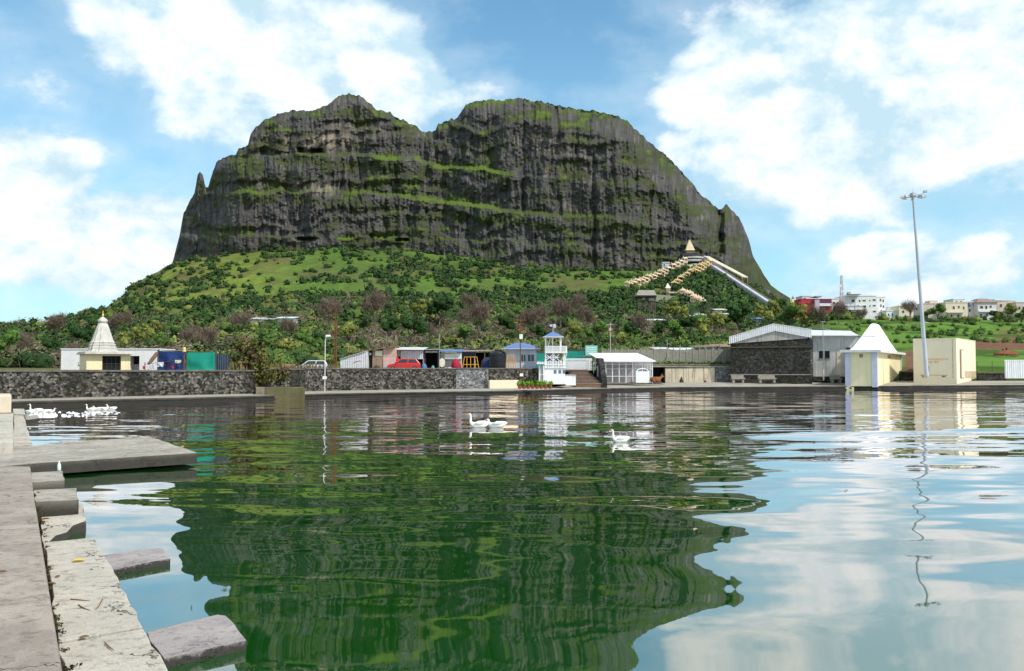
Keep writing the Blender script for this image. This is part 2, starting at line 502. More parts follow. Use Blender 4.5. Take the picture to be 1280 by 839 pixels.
V = np.concatenate([np.stack([fX, fD, fz - .004], 1), np.stack([fX, fD, fz - lip], 1), np.stack([XD(pxs, fD + .14), fD + .14, fz - lip - .01], 1), np.stack([XD(pxs, fD - .1), fD - .1 - .2 * vn(pxs / 3, pxs * 0, 4), fz * 0 - .05], 1), np.stack([XD(pxs, fD - .2), fD - .2, fz * 0 - 1.5], 1)])
tag(npmesh('embankment', V, gridfaces(n, 5), bank_face), kind='structure')

# ---- terrain: foothill, meadow, town plateau
XK = [-260, -150, 0, 60, 100, 130, 180, 218, 330, 440, 520, 600, 650, 760, 800, 830, 850, 870, 890, 905, 930, 960, 985, 1010, 1060, 1120, 1300, 1500]
YK = [412, 410, 407, 403, 394, 385, 346, 327, 313, 310, 316, 322, 332, 338, 338, 336, 331, 329, 331, 335, 352, 369, 379, 388, 397, 399, 401, 402]
MD = np.array([130, 200, 300, 400, 500, 600, 690.]); MF = np.array([0, .14, .36, .53, .69, .85, 1.])
RD = np.array([130, 165, 200, 250, 345, 400, 690.]); RF = np.array([0, .22, .42, .60, .95, 1.0, 1.0])
def terrain_z(px, D, rough=True):
    px = np.asarray(px, float); D = np.asarray(D, float)
    yb = np.interp(px, XK, YK)
    w = sst(px, 950, 1060)
    Dc = np.clip(D, 130, 690)
    zm = H + (YH - (460 + (yb - 460) * np.interp(Dc, MD, MF))) / F * Dc
    Dr = np.clip(Dc, 130, 400)
    zr = H + (YH - (459 + (yb - 459) * np.interp(Dr, RD, RF))) / F * Dr
    z = zm * (1 - w) + zr * w
    d0 = wallD(px) + .35
    z0 = np.interp(px, [-260, 705, 716, 745, 752, 914, 918, 930, 1480], [2.2, 2.3, 2.3, 2.4, 2.75, 2.75, 1.6, 1.1, 1.1])
    near = np.clip((D - d0) / np.maximum(130 - d0, 1), 0, 1)
    z130 = z
    z = np.where(D < 130, z0 + (z130 - z0) * near ** 1.4, z)
    z = np.where(D > 690, z * (1 - .55 * sst(D, 760, 2600)) , z)
    if rough:
        X = (px - CX) / F * D
        amp = sst(D, 110, 200)
        z = z + amp * ((fbm(X / 28, D / 28, 3, 4) - .5) * 5.5 * sst(D, 130, 420) * (1 - .7 * w) + (fbm(X / 6, D / 6, 9, 3) - .5) * 1.1)
    return z
tpx = np.concatenate([np.linspace(-260, 1500, 520)])
tD = [0, 4, 8, 13]
rowsD = list(np.linspace(130, 360, 90)) + list(np.linspace(365, 700, 90)) + [720, 745, 770, 800, 840, 900, 1000, 1200, 1600, 2200, 3200, 5000]
d0 = wallD(tpx) + .35
VV = []; 
for f in (0, .15, .35, .6, .8): VV.append(d0 + (130 - d0) * f)
for d in rowsD: VV.append(np.full_like(tpx, d))
DD = np.stack(VV); PP = np.tile(tpx, (len(VV), 1))
ZZ = terrain_z(PP, DD); XX = (PP - CX) / F * DD
# ground colour: grass, dry grass, bare soil, with sunlight painted on the left slope
gn = fbm(XX / 35, DD / 35, 21, 4); gn2 = fbm(XX / 9, DD / 9, 31, 3)
bright = np.array([.16, .20, .032]); green = np.array([.085, .155, .026]); olive = np.array([.085, .085, .03]); soil = np.array([.17, .085, .05]); dry = np.array([.16, .125, .06])
YP = YH - (ZZ - H) * F / DD
C = np.zeros(XX.shape + (3,))
up = sst(DD, 330, 470)
lf = sst(PP, 420, 250)
base = (green[None, None] * (1 - lf[..., None]) + bright * lf[..., None])
k = sst(gn, .38, .55)[..., None]
C = base * k + (base * .6 + olive * .4) * (1 - k)
C = C * (.72 + .6 * fbm(XX / 5, DD / 7, 333, 3))[..., None]
kd = (sst(fbm(XX / 16, DD / 22, 334, 4), .54, .66) * .6)[..., None]
C = C * (1 - kd) + dry * .75 * kd
C = C * up[..., None] + (olive * .6 + green * .4) * (1 - up[..., None])
w = sst(PP, 985, 1090)[..., None]
mead = np.array([.115, .215, .03]) * (.8 + .4 * gn2[..., None])
mead = mead * (1 - .55 * sst(gn2, .52, .62)[..., None])
C = C * (1 - w) + mead * w
rm = sst(PP, 1205, 1222) * sst(YP + (gn2 - .5) * 8, 422, 426) * sst(YP + (gn2 - .5) * 8, 439, 435)
rm2 = sst(PP, 1235, 1260) * sst(YP + (gn2 - .5) * 6, 412, 414) * sst(YP + (gn2 - .5) * 6, 419, 417) * .8
rm3 = sst(PP, 1128, 1132) * sst(PP, 1150, 1142) * sst(YP, 436, 441)
rm = np.clip(rm + rm2 + rm3, 0, 1)[..., None]
C = C * (1 - rm) + soil * rm
nearw = sst(DD, 118, 104)[..., None] * (1 - w)
C = C * (1 - nearw) + dry * nearw
terr_m = attrmat('hill_ground', var=.55, scale=.35, bm=.3, bscale=.9)
terr = npmesh('hills', np.stack([XX, DD, ZZ], -1).reshape(-1, 3), gridfaces(len(tpx), len(VV)), terr_m, C.reshape(-1, 3), True)
tag(terr, kind='structure')

# ---- the rock mountain
TOP = [(214, 330), (216, 327), (224.6, 293), (229.5, 267), (239, 247), (243, 241), (247, 220), (250, 215), (253, 217), (257, 233), (260, 234), (270.5, 203), (279, 197), (295, 193), (298, 185), (310, 182), (313, 169), (322, 157), (331, 151), (347, 142.5), (367, 138.5), (383, 139), (400, 136), (410, 131), (423, 121.5), (430, 118.5), (438, 117), (445, 119), (453, 121), (462, 129), (472, 139), (479, 137.6), (487, 141), (495, 146), (508, 152), (521.5, 159), (525, 164), (535, 165), (544.5, 163), (548, 155.6), (564, 149), (571, 148), (577, 139), (582, 131), (594, 127), (612, 124.5), (630, 125), (644, 123), (669, 126), (690, 130), (705, 133), (720, 137), (734, 138), (752, 140), (773, 145), (784, 152), (791, 158), (809, 176), (830, 192), (843, 204), (859, 222), (878, 245.5), (890, 254), (898, 261), (902, 261), (908, 255.5), (914, 262), (923, 270.5), (934, 294), (941, 319), (955, 344), (964, 357), (975, 365), (990, 374)]
BAS = [(214, 332), (225, 327), (330, 312), (440, 309), (520, 316), (600, 322), (650, 332), (760, 338), (830, 338), (880, 336), (905, 338), (930, 352), (960, 369), (990, 380)]
L1 = [(214, 330), (232, 250), (262, 240), (350, 238), (430, 240), (480, 243), (510, 248), (560, 255), (620, 262), (700, 268), (780, 272), (840, 276), (900, 300), (925, 306), (945, 330), (990, 375)]
L2 = [(214, 328), (262, 228), (275, 201), (330, 194), (430, 193), (480, 196), (540, 205), (620, 215), (660, 221), (720, 224), (780, 226), (830, 236), (880, 262), (905, 296), (990, 374)]
nu, nv = 1000, 400
mp = np.linspace(215, 988, nu)
T = np.interp(mp, *zip(*TOP)); B = np.interp(mp, *zip(*BAS)) + 22
T = T + (fbm(mp / 4, mp * 0, 41, 4) - .5) * 5.0 * sst(B - T, 30, 80)
l1 = np.interp(mp, *zip(*L1)) + (fbm(mp / 22, mp * 0, 51, 4) - .5) * 9; l2 = np.interp(mp, *zip(*L2)) + (fbm(mp / 22, mp * 0, 61, 4) - .5) * 9
v = np.linspace(0, 1, nv)[:, None]
Y = B + (T - B) * v
P = np.tile(mp, (nv, 1))
cur = 70 * (1 - sst(mp, 214, 300)) + 95 * sst(mp, 860, 990) - 12 * np.exp(-((mp - 420) / 120) ** 2) - 22 * np.exp(-((mp - 690) / 130) ** 2) + 16 * np.exp(-((mp - 545) / 40) ** 2)
def ledge(y, l, hh): return sst(l - y, -hh, hh)          # 0 below the ledge, 1 above
st1 = 13 * np.interp(mp, [214, 300, 480, 530, 620, 760, 990], [.15, .35, .5, 1, 1.1, .3, .2])
st2 = 15 * np.interp(mp, [214, 300, 440, 490, 620, 680, 990], [.2, .4, .6, 1.1, .7, .15, .1])
D = 706 + cur + ledge(Y, l1, 3.0) * st1 + ledge(Y, l2, 3.0) * st2
lm = np.interp(mp, [214, 600, 700, 990], [290, 300, 305, 335]) + (fbm(mp / 30, mp * 0, 91, 3) - .5) * 14
D = D + ledge(Y, lm, 2.5) * 4 * sst(fbm(mp / 40, mp * 0, 211, 2), .4, .6)
la = np.interp(mp, [300, 345, 440, 520, 600], [170, 163, 161, 166, 190]) + (fbm(mp / 12, mp * 0, 95, 3) - .5) * 6
D = D + ledge(Y, la, 2.5) * 5 * (sst(mp, 300, 330) * sst(mp, 560, 520))
D = D + (B - Y) * .10                                     # the faces lean back a little
dome = sst(mp, 560, 660)
D = D + dome * 30 * (1 - sst(Y - T, 0, 34)) ** 1.6 + (1 - dome) * 12 * (1 - sst(Y - T, 0, 10))
D = D + np.interp(mp, [700, 850, 930], [0, 30, 20]) * (1 - sst(Y - T, 0, 60))
big = (fbm(P / 55, Y / 160, 71, 3) - .5) * 26
med = (fbm(P / 15, Y / 70 + P * .002, 72, 3) - .5) * 13
colm = (fbm(P / 5.0, Y / 24, 73, 3) - .5) * 5.0 + (vn(P / 2.2, Y / 11, 74) - .5) * 2.2
strat = (vn(P / 120, Y / 6.5 + fbm(P / 60, Y * 0, 77) * 6, 75) - .5) * 4.6 + (vn(P / 60, Y / 17 + fbm(P / 70, Y * 0, 78) * 3, 79) - .5) * 5.0
fin = (fbm(P / 3, Y / 3, 76, 3) - .5) * 3.0
endf = sst(mp, 214, 240) * sst(mp, 990, 950)
D = D + (big + med) * endf + (colm + strat + fin) * (.35 + .65 * endf)
D = D + 15 * np.exp(-((P - 899 + (Y - 260) * .03 + (fbm(Y / 12, P * 0, 301, 3) - .5) * 9) / 4.5) ** 2) * sst(Y, 258, 275)
for gx, gy0, gy1, gw, gd in [(437, 190, 262, 2.2, 9), (449, 196, 250, 1.8, 7), (425, 195, 240, 1.6, 6), (655, 150, 260, 3, 10), (742, 190, 330, 3, 9), (585, 250, 310, 2.5, 6), (822, 235, 330, 3, 9), (350, 235, 300, 2, 4), (545, 165, 200, 4, 10), (700, 240, 330, 2.5, 6)]:
    D = D + .45 * gd * np.exp(-((P - gx - (fbm(Y / 14, P * 0, int(gx)) - .5) * 8) / gw) ** 2) * sst(Y, gy0, gy0 + 8) * sst(Y, gy1 + 10, gy1)
for cx_, cy_, cw, ch in [(377, 188, 5, 3.2), (396, 189, 7, 2.6), (300, 186, 4, 2), (503, 300, 8, 2), (383, 299, 12, 2)]:
    D = D + 9 * np.exp(-(((P - cx_) / cw) ** 2) ** 2 - (((Y - cy_) / ch) ** 2) ** 2)
xc = (P - CX) / F; yc = (CY - Y) / F
kk = D / (math.cos(TH) - yc * math.sin(TH))
MX = xc * kk; MY = D; MZ = H + (math.sin(TH) + yc * math.cos(TH)) * kk
# smooth copy for the slope that grass can hold on to
def blur(a, r):
    for ax in (0, 1):
        k = np.ones(2 * r + 1) / (2 * r + 1)
        pad = [(r, r) if i == ax else (0, 0) for i in (0, 1)]
        a = np.apply_along_axis(lambda q: np.convolve(q, k, 'valid'), ax, np.pad(a, pad, mode='edge'))
    return a
bx, by, bz_ = blur(MX, 2), blur(MY, 2), blur(MZ, 2)
du = np.stack([np.gradient(q, axis=1) for q in (bx, by, bz_)], -1); dv = np.stack([np.gradient(q, axis=0) for q in (bx, by, bz_)], -1)
Nn = np.cross(du, dv); Nn /= np.linalg.norm(Nn, axis=-1, keepdims=True) + 1e-9
nz = np.abs(Nn[..., 2])
m1 = fbm(P / 34, Y / 13, 81, 5); m2 = fbm(P / 9, Y / 7, 82, 4); m3 = fbm(P / 3.0, Y / 22, 83, 3)
rock = np.array([.070, .067, .065]); rock2 = np.array([.108, .102, .099]); darkr = np.array([.034, .032, .032]); pale = np.array([.32, .26, .20]); moss = np.array([.046, .058, .020]); grass = np.array([.085, .125, .024])
t = sst(m3 * .6 + m2 * .4, .35, .68)[..., None]
C = rock * (1 - t) + rock2 * t
t = sst(fbm(P / 2.0, Y / 30, 84, 3), .58, .74)[..., None] * .45
C = C * (1 - t) + darkr * t
t = (sst(fbm(P / 1.6, Y / 16, 88, 2), .62, .78) * sst(fbm(P / 40, Y / 16, 89, 3), .44, .58))[..., None] * .45
C = C * (1 - t) + np.array([.24, .215, .19]) * t
# pale freshly broken faces
pl = np.zeros_like(P)
for a, b_, c_, d_, s_ in [(385, 177, 55, 10, 1.), (345, 176, 16, 8, .7), (395, 237, 26, 7, .9), (333, 240, 9, 4, .8), (350, 230, 30, 9, .35), (695, 214, 22, 7, .75), (738, 220, 9, 12, .6), (735, 190, 8, 16, .4), (690, 180, 30, 16, .3), (716, 262, 10, 6, .5), (800, 330, 40, 10, .25), (448, 160, 40, 16, .3)]:
    pl = np.maximum(pl, s_ * np.exp(-(((P - a) / c_) ** 2) ** 2 - (((Y - b_) / d_) ** 2) ** 2))
t = (pl * sst(m3 * .65 + m2 * .35, .36, .58))[..., None] * .8
C = C * (1 - t) + pale * t
band = np.zeros_like(P)
brk = .25 + .9 * sst(fbm(P / 26, Y / 10, 212, 3), .36, .6)
for a, l_ in ((l1, 1), (l2, 1), (lm, .5)): band = np.maximum(band, l_ * brk * np.exp(-((Y - a - 8) / 14) ** 2))
mz = m1 * .6 + m2 * .4 + band * .13 + (nz - .2) * .18 + .02 * sst(P, 760, 860)
t = sst(mz, .51, .66)[..., None] * .8
C = C * (1 - t) + (moss * (.7 + .7 * m2[..., None])) * t
edge_ = np.maximum(band * .5, np.exp(-((Y - T) / 6.0) ** 2) * (.25 + .55 * sst(mp, 570, 610)))
t = (sst(nz + (m2 - .5) * .7, .58, .85) * np.clip(.10 + edge_ + .8 * sst(m1, .54, .64), 0, 1))[..., None]
C = C * (1 - t) + (grass * (.55 + .8 * m1[..., None])) * t
band2 = np.maximum(np.exp(-((Y - l1 + 1) / 5.0) ** 2) * sst(mp, 470, 510) * sst(mp, 650, 600), np.exp(-((Y - l2 + 1) / 4.0) ** 2) * sst(mp, 455, 485) * sst(mp, 650, 560))
band2 = np.maximum(band2, np.exp(-((Y - T) / 5.0) ** 2) * sst(mp, 585, 610) * sst(mp, 800, 740) * .9)
band2 = np.maximum(band2, .35 * np.exp(-((Y - l1 + 1) / 3.5) ** 2) * sst(mp, 232, 260) * sst(mp, 500, 470))
t = (band2 * sst(m2, .3, .5))[..., None]
C = C * (1 - t) + grass * 1.15 * t
# far side: over the top and down behind
rb = []; cb = []
for add, frac in [(14, 1.0), (40, 1.0), (90, .98), (150, .93), (200, .8), (235, .5), (270, .2), (300, -.02)]:
    q = D[-1] + add + (vn(mp / 8, mp * 0 + add, 99) - .5) * 6
    rb.append(np.stack([xc[-1] * q / (math.cos(TH) - yc[-1] * math.sin(TH)), q, MZ[-1] * frac + (vn(mp / 5, mp * 0 + add, 98) - .5) * 2 * (frac < 1)], -1)); cb.append(C[-1] * .5 + moss * .5)
Vm = np.concatenate([np.stack([MX, MY, MZ], -1), np.stack(rb)]); Cm = np.concatenate([C, np.stack(cb)])
def rock_mat():
    m, g, b = newmat('basalt_cliff')
    a = g.n('ShaderNodeAttribute', attribute_name='col').outputs['Color']
    co = g.n('ShaderNodeTexCoord').outputs['Object']
    n = g.noise(g.v('MULTIPLY', co, (1, 1, .22)), .55, 6, .72)
    n2 = g.noise(co, .30, 6, .7)
    col = g.mix(g.m('MULTIPLY', g.smooth(n, .46, .68), .42), a, g.mix(1.0, a, (.38, .38, .40), 'MULTIPLY'))
    n3 = g.noise(g.v('MULTIPLY', co, (1, 1, .35)), 1.3, 4, .75)
    col = g.mix(g.m('MULTIPLY', g.smooth(n3, .47, .62), .28), col, g.mix(1.0, col, (.42, .42, .43), 'MULTIPLY'))
    col = g.mix(g.m('MULTIPLY', g.smooth(n3, .5, .36), .35), col, g.mix(1.0, col, (1.7, 1.65, 1.6), 'MULTIPLY'))
    col = g.mix(g.m('MULTIPLY', g.smooth(n2, .5, .7), .3), col, g.mix(1.0, a, (1.5, 1.45, 1.4), 'MULTIPLY'))
    g.put(b.inputs['Base Color'], col); b.inputs['Roughness'].default_value = .95; b.inputs['Specular IOR Level'].default_value = .08
    bump(g, b, g.m('ADD', g.m('MULTIPLY', n, 1.0), n2), 1.3, .6)
    return m
mt = npmesh('mountain', Vm.reshape(-1, 3), gridfaces(nu, len(Vm)), rock_mat(), Cm.reshape(-1, 3), False)
tag(mt, kind='structure')

def Don(px, py, lift=0.0):
    """distance at which the bare terrain in a column of the view reaches that height"""
    tk_ = np.linspace(122, 690, 400)
    yy_ = YH - (terrain_z(np.full_like(tk_, px), tk_, False) - H) * F / tk_
    ok_ = np.where(yy_ <= py)[0]
    return float(tk_[ok_[0]]) if len(ok_) else 690.0

# ---- scrub that covers the foothill: nobody could count it
LEAF = attrmat('leaf_mass', var=.25, scale=.8)
CARDN = None
def cards(cen, rad, colr, n, size, flat=.75, asp=.55, up=.45, var=.35):
    """n leaf cards for every clump: cen (m,3), rad (m,), colr (m,3); shaded as soft round clumps"""
    global CARDN
    m_ = len(cen)
    u = rng.normal(size=(m_, n, 3)); u /= np.linalg.norm(u, axis=-1, keepdims=True)
    rr = (rng.random((m_, n, 1)) ** .4) * (.75 + .45 * rng.random((m_, n, 1)))
    lump = 1 + .28 * np.sin(u[..., :1] * 5 + rng.random((m_, 1, 1)) * 6) * np.cos(u[..., 1:2] * 4 + rng.random((m_, 1, 1)) * 6)
    pos = u * rr * lump * rad[:, None, None]; pos[..., 2] *= flat
    pos[..., 2] = np.maximum(pos[..., 2], -.55 * rad[:, None] * flat)
    pos = pos + cen[:, None]
    nn = u * .8 + rng.normal(size=(m_, n, 3)) * .5; nn[..., 2] += .25; nn /= np.linalg.norm(nn, axis=-1, keepdims=True)
    a = np.cross(nn, rng.normal(size=(m_, n, 3))); a /= np.linalg.norm(a, axis=-1, keepdims=True); b = np.cross(nn, a)
    s = size * rad[:, None, None] * (.55 + .9 * rng.random((m_, n, 1)))
    q = np.stack([pos - a * s, pos - b * s * asp, pos + a * s, pos + b * s * asp], 2)
    c = np.repeat((colr[:, None] * (1 - var + 2 * var * rng.random((m_, n, 1))))[:, :, None], 4, 2)
    N = u * .7 + nn * .45; N[..., 2] += up; N /= np.linalg.norm(N, axis=-1, keepdims=True)
    CARDN = np.repeat(N[:, :, None], 4, 2).reshape(-1, 3)
    V = q.reshape(-1, 3); Fq = np.arange(len(V)).reshape(-1, 4)
    return V, Fq, c.reshape(-1, 3)

def cores(cen, rad, colr, k, flat=.8):
    """the leafy heart of every clump: a small lumpy ball under the leaf cards"""
    nu_, nv_ = 7, 5
    th = np.linspace(0, 2 * np.pi, nu_, endpoint=False); ph = np.linspace(-1.2, 1.5, nv_)
    T_, P_ = np.meshgrid(th, ph); u = np.stack([np.cos(P_) * np.cos(T_), np.cos(P_) * np.sin(T_), np.sin(P_)], -1).reshape(1, -1, 3)
    m_ = len(cen); rr = rad[:, None, None] * k * (.50 + .95 * rng.random((m_, u.shape[1], 1)))
    pos = u * rr; pos[..., 2] *= flat; pos = pos + cen[:, None]
    i = np.arange(nv_ - 1)[:, None] * nu_; j = np.arange(nu_)[None]
    f = np.stack([i + j, i + (j + 1) % nu_, i + nu_ + (j + 1) % nu_, i + nu_ + j], -1).reshape(1, -1, 4) + (np.arange(m_) * u.shape[1])[:, None, None]
    N = np.repeat(u, m_, 0) + np.array([0, 0, .35]); N /= np.linalg.norm(N, axis=-1, keepdims=True)
    c = colr[:, None] * (.8 + .3 * rng.random((m_, u.shape[1], 1)))
    return pos.reshape(-1, 3), f.reshape(-1, 4), c.reshape(-1, 3), N.reshape(-1, 3)

PAL = np.array([[.030, .062, .020], [.052, .098, .026], [.085, .135, .032], [.15, .175, .045], [.19, .15, .115], [.25, .195, .14], [.14, .11, .085]])
def scatter():
    out = []
    # (how many, D range, px range)
    px = []; Dl = []; rl = []; ci = []
    def sow(n, d0, d1, p0, p1, dens, r0, r1, ck):
        D_ = np.sqrt(rng.uniform(d0 ** 2, d1 ** 2, n)); p_ = rng.uniform(p0, p1, n)
        X_ = (p_ - CX) / F * D_
        keep = rng.random(n) < dens(p_, D_, X_)
        D_, p_, X_ = D_[keep], p_[keep], X_[keep]
        px.append(p_); Dl.append(D_); rl.append(rng.uniform(r0, r1, len(D_)) * (.75 + .5 * rng.random(len(D_)))); ci.append(ck(p_, D_, X_))
    def kind_low(p, d, x):
        f = fbm(x / 30, d / 22, 131, 3); r = rng.random(len(p))
        brown = sst(f, .47, .56) * .85
        idx = np.where(r < brown, rng.integers(4, 7, len(p)), rng.integers(0, 4, len(p)))
        return idx
    def kind_high(p, d, x):
        r = rng.random(len(p)); return np.where(r < .10, 6, np.where(r < .72, 0, np.where(r < .93, 1, 2)))
    sow(5200, 128, 330, -120, 985, lambda p, d, x: np.clip(.35 + .9 * sst(fbm(x / 18, d / 18, 121, 3), .35, .6), 0, 1), 1.1, 2.6, kind_low)
    sow(2300, 320, 440, -120, 985, lambda p, d, x: np.clip(.25 + .9 * sst(fbm(x / 25, d / 25, 122, 3), .38, .6), 0, 1), 1.5, 3.2, lambda p, d, x: np.where(rng.random(len(p)) < .45, kind_low(p, d, x), kind_high(p, d, x)))
    def dh(p, d, x):
        f = sst(fbm(x / 34, d / 40, 123, 4), .44, .58)
        lfh = sst(p, 420, 300) * sst(d, 430, 520)
        return np.clip(f * (1 - .66 * lfh) + .09 + .5 * sst(d, 640, 690) * sst(p, 400, 470) * sst(p, 800, 700), 0, 1)
    sow(4500, 430, 692, 60, 980, dh, 1.2, 3.2, kind_high)
    sow(1100, 330, 690, -160, 130, lambda p, d, x: .3 + .7 * sst(fbm(x / 22, d / 26, 126, 3), .36, .52), 1.8, 4.0, lambda p, d, x: np.where(rng.random(len(p)) < .5, kind_low(p, d, x), kind_high(p, d, x)))
    sow(1500, 400, 690, 835, 985, lambda p, d, x: .25 + .75 * sst(fbm(x / 22, d / 26, 124, 3), .36, .52), 1.6, 3.8, kind_high)
    sow(900, 380, 520, 560, 840, lambda p, d, x: sst(fbm(x / 22, d / 26, 125, 3), .40, .55), 1.6, 3.4, kind_high)
    # bushes on the meadow's banks and among the houses
    sow(420, 220, 335, 1030, 1320, lambda p, d, x: sst(fbm(x / 12, d / 14, 140, 3), .46, .56), .5, 1.4, lambda p, d, x: rng.integers(1, 3, len(p)))
    sow(520, 345, 390, 985, 1075, lambda p, d, x: .8, 1.0, 2.6, kind_low)
    sow(420, 352, 400, 1100, 1330, lambda p, d, x: .35 + .4 * sst(p, 1225, 1250), .9, 2.2, lambda p, d, x: rng.integers(0, 4, len(p)))
    p = np.concatenate(px); d = np.concatenate(Dl); r = np.concatenate(rl); c = np.concatenate(ci)
    z = terrain_z(p, d); X_ = (p - CX) / F * d
    cen = np.stack([X_, d, z + r * .42], 1)
    colr = PAL[c] * (.75 + .5 * rng.random((len(p), 1)))
    bare = c >= 4
    def lod(msk, specs, core=0, **kw):
        Vs, Fs, Cs, Ns, o = [], [], [], [], 0
        for d0_, d1_, n_, s_ in specs:
            k = msk & (d >= d0_) & (d < d1_)
            if not k.any(): continue
            V_, F_, C_ = cards(cen[k], r[k], colr[k], n_, s_, **kw)
            if core:
                Vc, Fc, Cc, Nc = cores(cen[k], r[k], colr[k], core)
                V_, F_, C_, CN_ = np.concatenate([V_, Vc]), np.concatenate([F_, Fc + len(V_)]), np.concatenate([C_, Cc]), np.concatenate([CARDN, Nc])
            else: CN_ = CARDN
            Vs.append(V_); Fs.append(F_ + o); Cs.append(C_); Ns.append(CN_); o += len(V_)
        return np.concatenate(Vs), np.concatenate(Fs), np.concatenate(Cs), np.concatenate(Ns)
    V1, F1, C1, N1 = lod(~bare, [(0, 200, 120, .13), (200, 290, 84, .16), (290, 420, 64, .20), (420, 9999, 48, .25)], core=.60, flat=.80)
    V2, F2, C2, N2 = lod(bare, [(0, 290, 110, .26), (290, 9999, 60, .32)], flat=.9, asp=.10, up=.05)
    a = npmesh('green_scrub', V1, F1, LEAF, C1, nor=N1); tag(a, 'dense green bushes covering the foot of the rock mountain', 'scrub', kind='stuff')
    b = npmesh('dry_scrub', V2, F2, LEAF, C2, nor=N2); tag(b, 'brown leafless bushes mixed through the green foothill scrub', 'scrub', kind='stuff')
scatter()
# ================================================================== BANKS, WALLS, STONES
STONE_L = rubble('dark_rubble_masonry', (.016, .015, .014), (.27, .245, .215), (.05, .046, .04), 4.4, .25, .75)
STONE_P = rubble('pale_rubble_masonry', (.10, .10, .10), (.46, .46, .46), (.09, .09, .09), 4.6, 0, .15)
STONE_B = rubble('black_rubble_masonry', (.018, .017, .017), (.10, .093, .088), (.045, .041, .038), 3.8, .4, .5)
COPING = concrete('wall_coping_concrete', (.17, .155, .135), (.10, .092, .08), (.05, .046, .04), .2, .8)
CONC = concrete('weathered_concrete', (.36, .325, .27), (.25, .225, .185), (.12, .105, .085), .4, .7)
WHITE = mat('white_paint', (.82, .81, .80), (.72, .71, .69), 1.2, .6, streak=.22, bm=.004)
WHITE2 = mat('clean_white_paint', (.82, .82, .82), (.74, .74, .74), 1.5, .5)
CREAM = mat('cream_paint', (.82, .72, .46), (.76, .66, .42), .9, .7, streak=.12, bm=.004)
CREAM2 = mat('pale_cream_paint', (.78, .66, .48), (.70, .58, .42), .7, .7, streak=.25, bm=.004)
SHIK = mat('lime_washed_stone', (.60, .575, .53), (.44, .42, .385), 1.4, .8, streak=.35, bm=.01)
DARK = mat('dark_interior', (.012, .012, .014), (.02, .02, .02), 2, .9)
BLUEP = mat('blue_roof_paint', (.13, .21, .42), (.10, .16, .34), 1.2, .55)
PALEBL = mat('pale_blue_paint', (.52, .57, .66), (.42, .47, .56), 1.0, .6, streak=.3)
LAV = mat('lavender_paint', (.58, .58, .72), (.48, .48, .62), 1.2, .6, streak=.2)
STEEL = mat('galvanised_steel', (.42, .43, .45), (.32, .33, .35), 2, .45, .6)
MASTM = mat('mast_grey_paint', (.50, .53, .58), (.42, .45, .50), .5, .45, .2)
RUST = mat('rusty_iron', (.20, .075, .03), (.11, .045, .02), 6, .8)
TEAL = mat('teal_net_cloth', (.02, .38, .27), (.012, .30, .22), .9, .8, bm=.05)
BLUECL = mat('blue_tarpaulin', (.022, .055, .20), (.015, .035, .14), 1.5, .5, stretch=(.3, 1, 4), bm=.06)
GLASS = mat('dark_window_glass', (.02, .025, .03), (.03, .035, .04), 2, .12, spec=.6)
RED = mat('red_car_paint', (.56, .035, .035), (.50, .03, .03), 2, .25, spec=.5)
SILV = mat('pale_car_paint', (.62, .64, .68), (.56, .58, .62), 2, .3, .1, spec=.5)
BLACKP = mat('black_plastic', (.016, .018, .022), (.028, .03, .035), 3, .4)
YEL = mat('yellow_paint', (.72, .36, .03), (.60, .28, .03), 3, .5)
BROWNW = mat('weathered_planks', (.24, .15, .11), (.14, .09, .065), 3, .8, stretch=(4, 1, .4), bm=.02)
REDCL = mat('red_cloth', (.55, .02, .03), (.42, .015, .025), 4, .8)
PINKW = mat('pinkish_board', (.58, .42, .34), (.48, .33, .27), 1.5, .8, streak=.3)
TIN = corrugated('grey_tin_sheet', (.46, .47, .48), (.36, .36, .37), 5)
TINW = corrugated('whitewashed_tin_sheet', (.72, .73, .76), (.58, .59, .63), 5)
TINR = corrugated('bright_tin_roof', (.72, .72, .73), (.60, .60, .62), 4, metal=.1)
DTIN = corrugated('blue_grey_tin_sheet', (.06, .09, .14), (.04, .06, .10), 5)
BARK = mat('tree_bark', (.12, .09, .065), (.07, .052, .04), 4, .9, stretch=(1, 1, .3))
GOLD = mat('gilded_metal', (.80, .55, .12), (.65, .42, .08), 3, .3, .7)

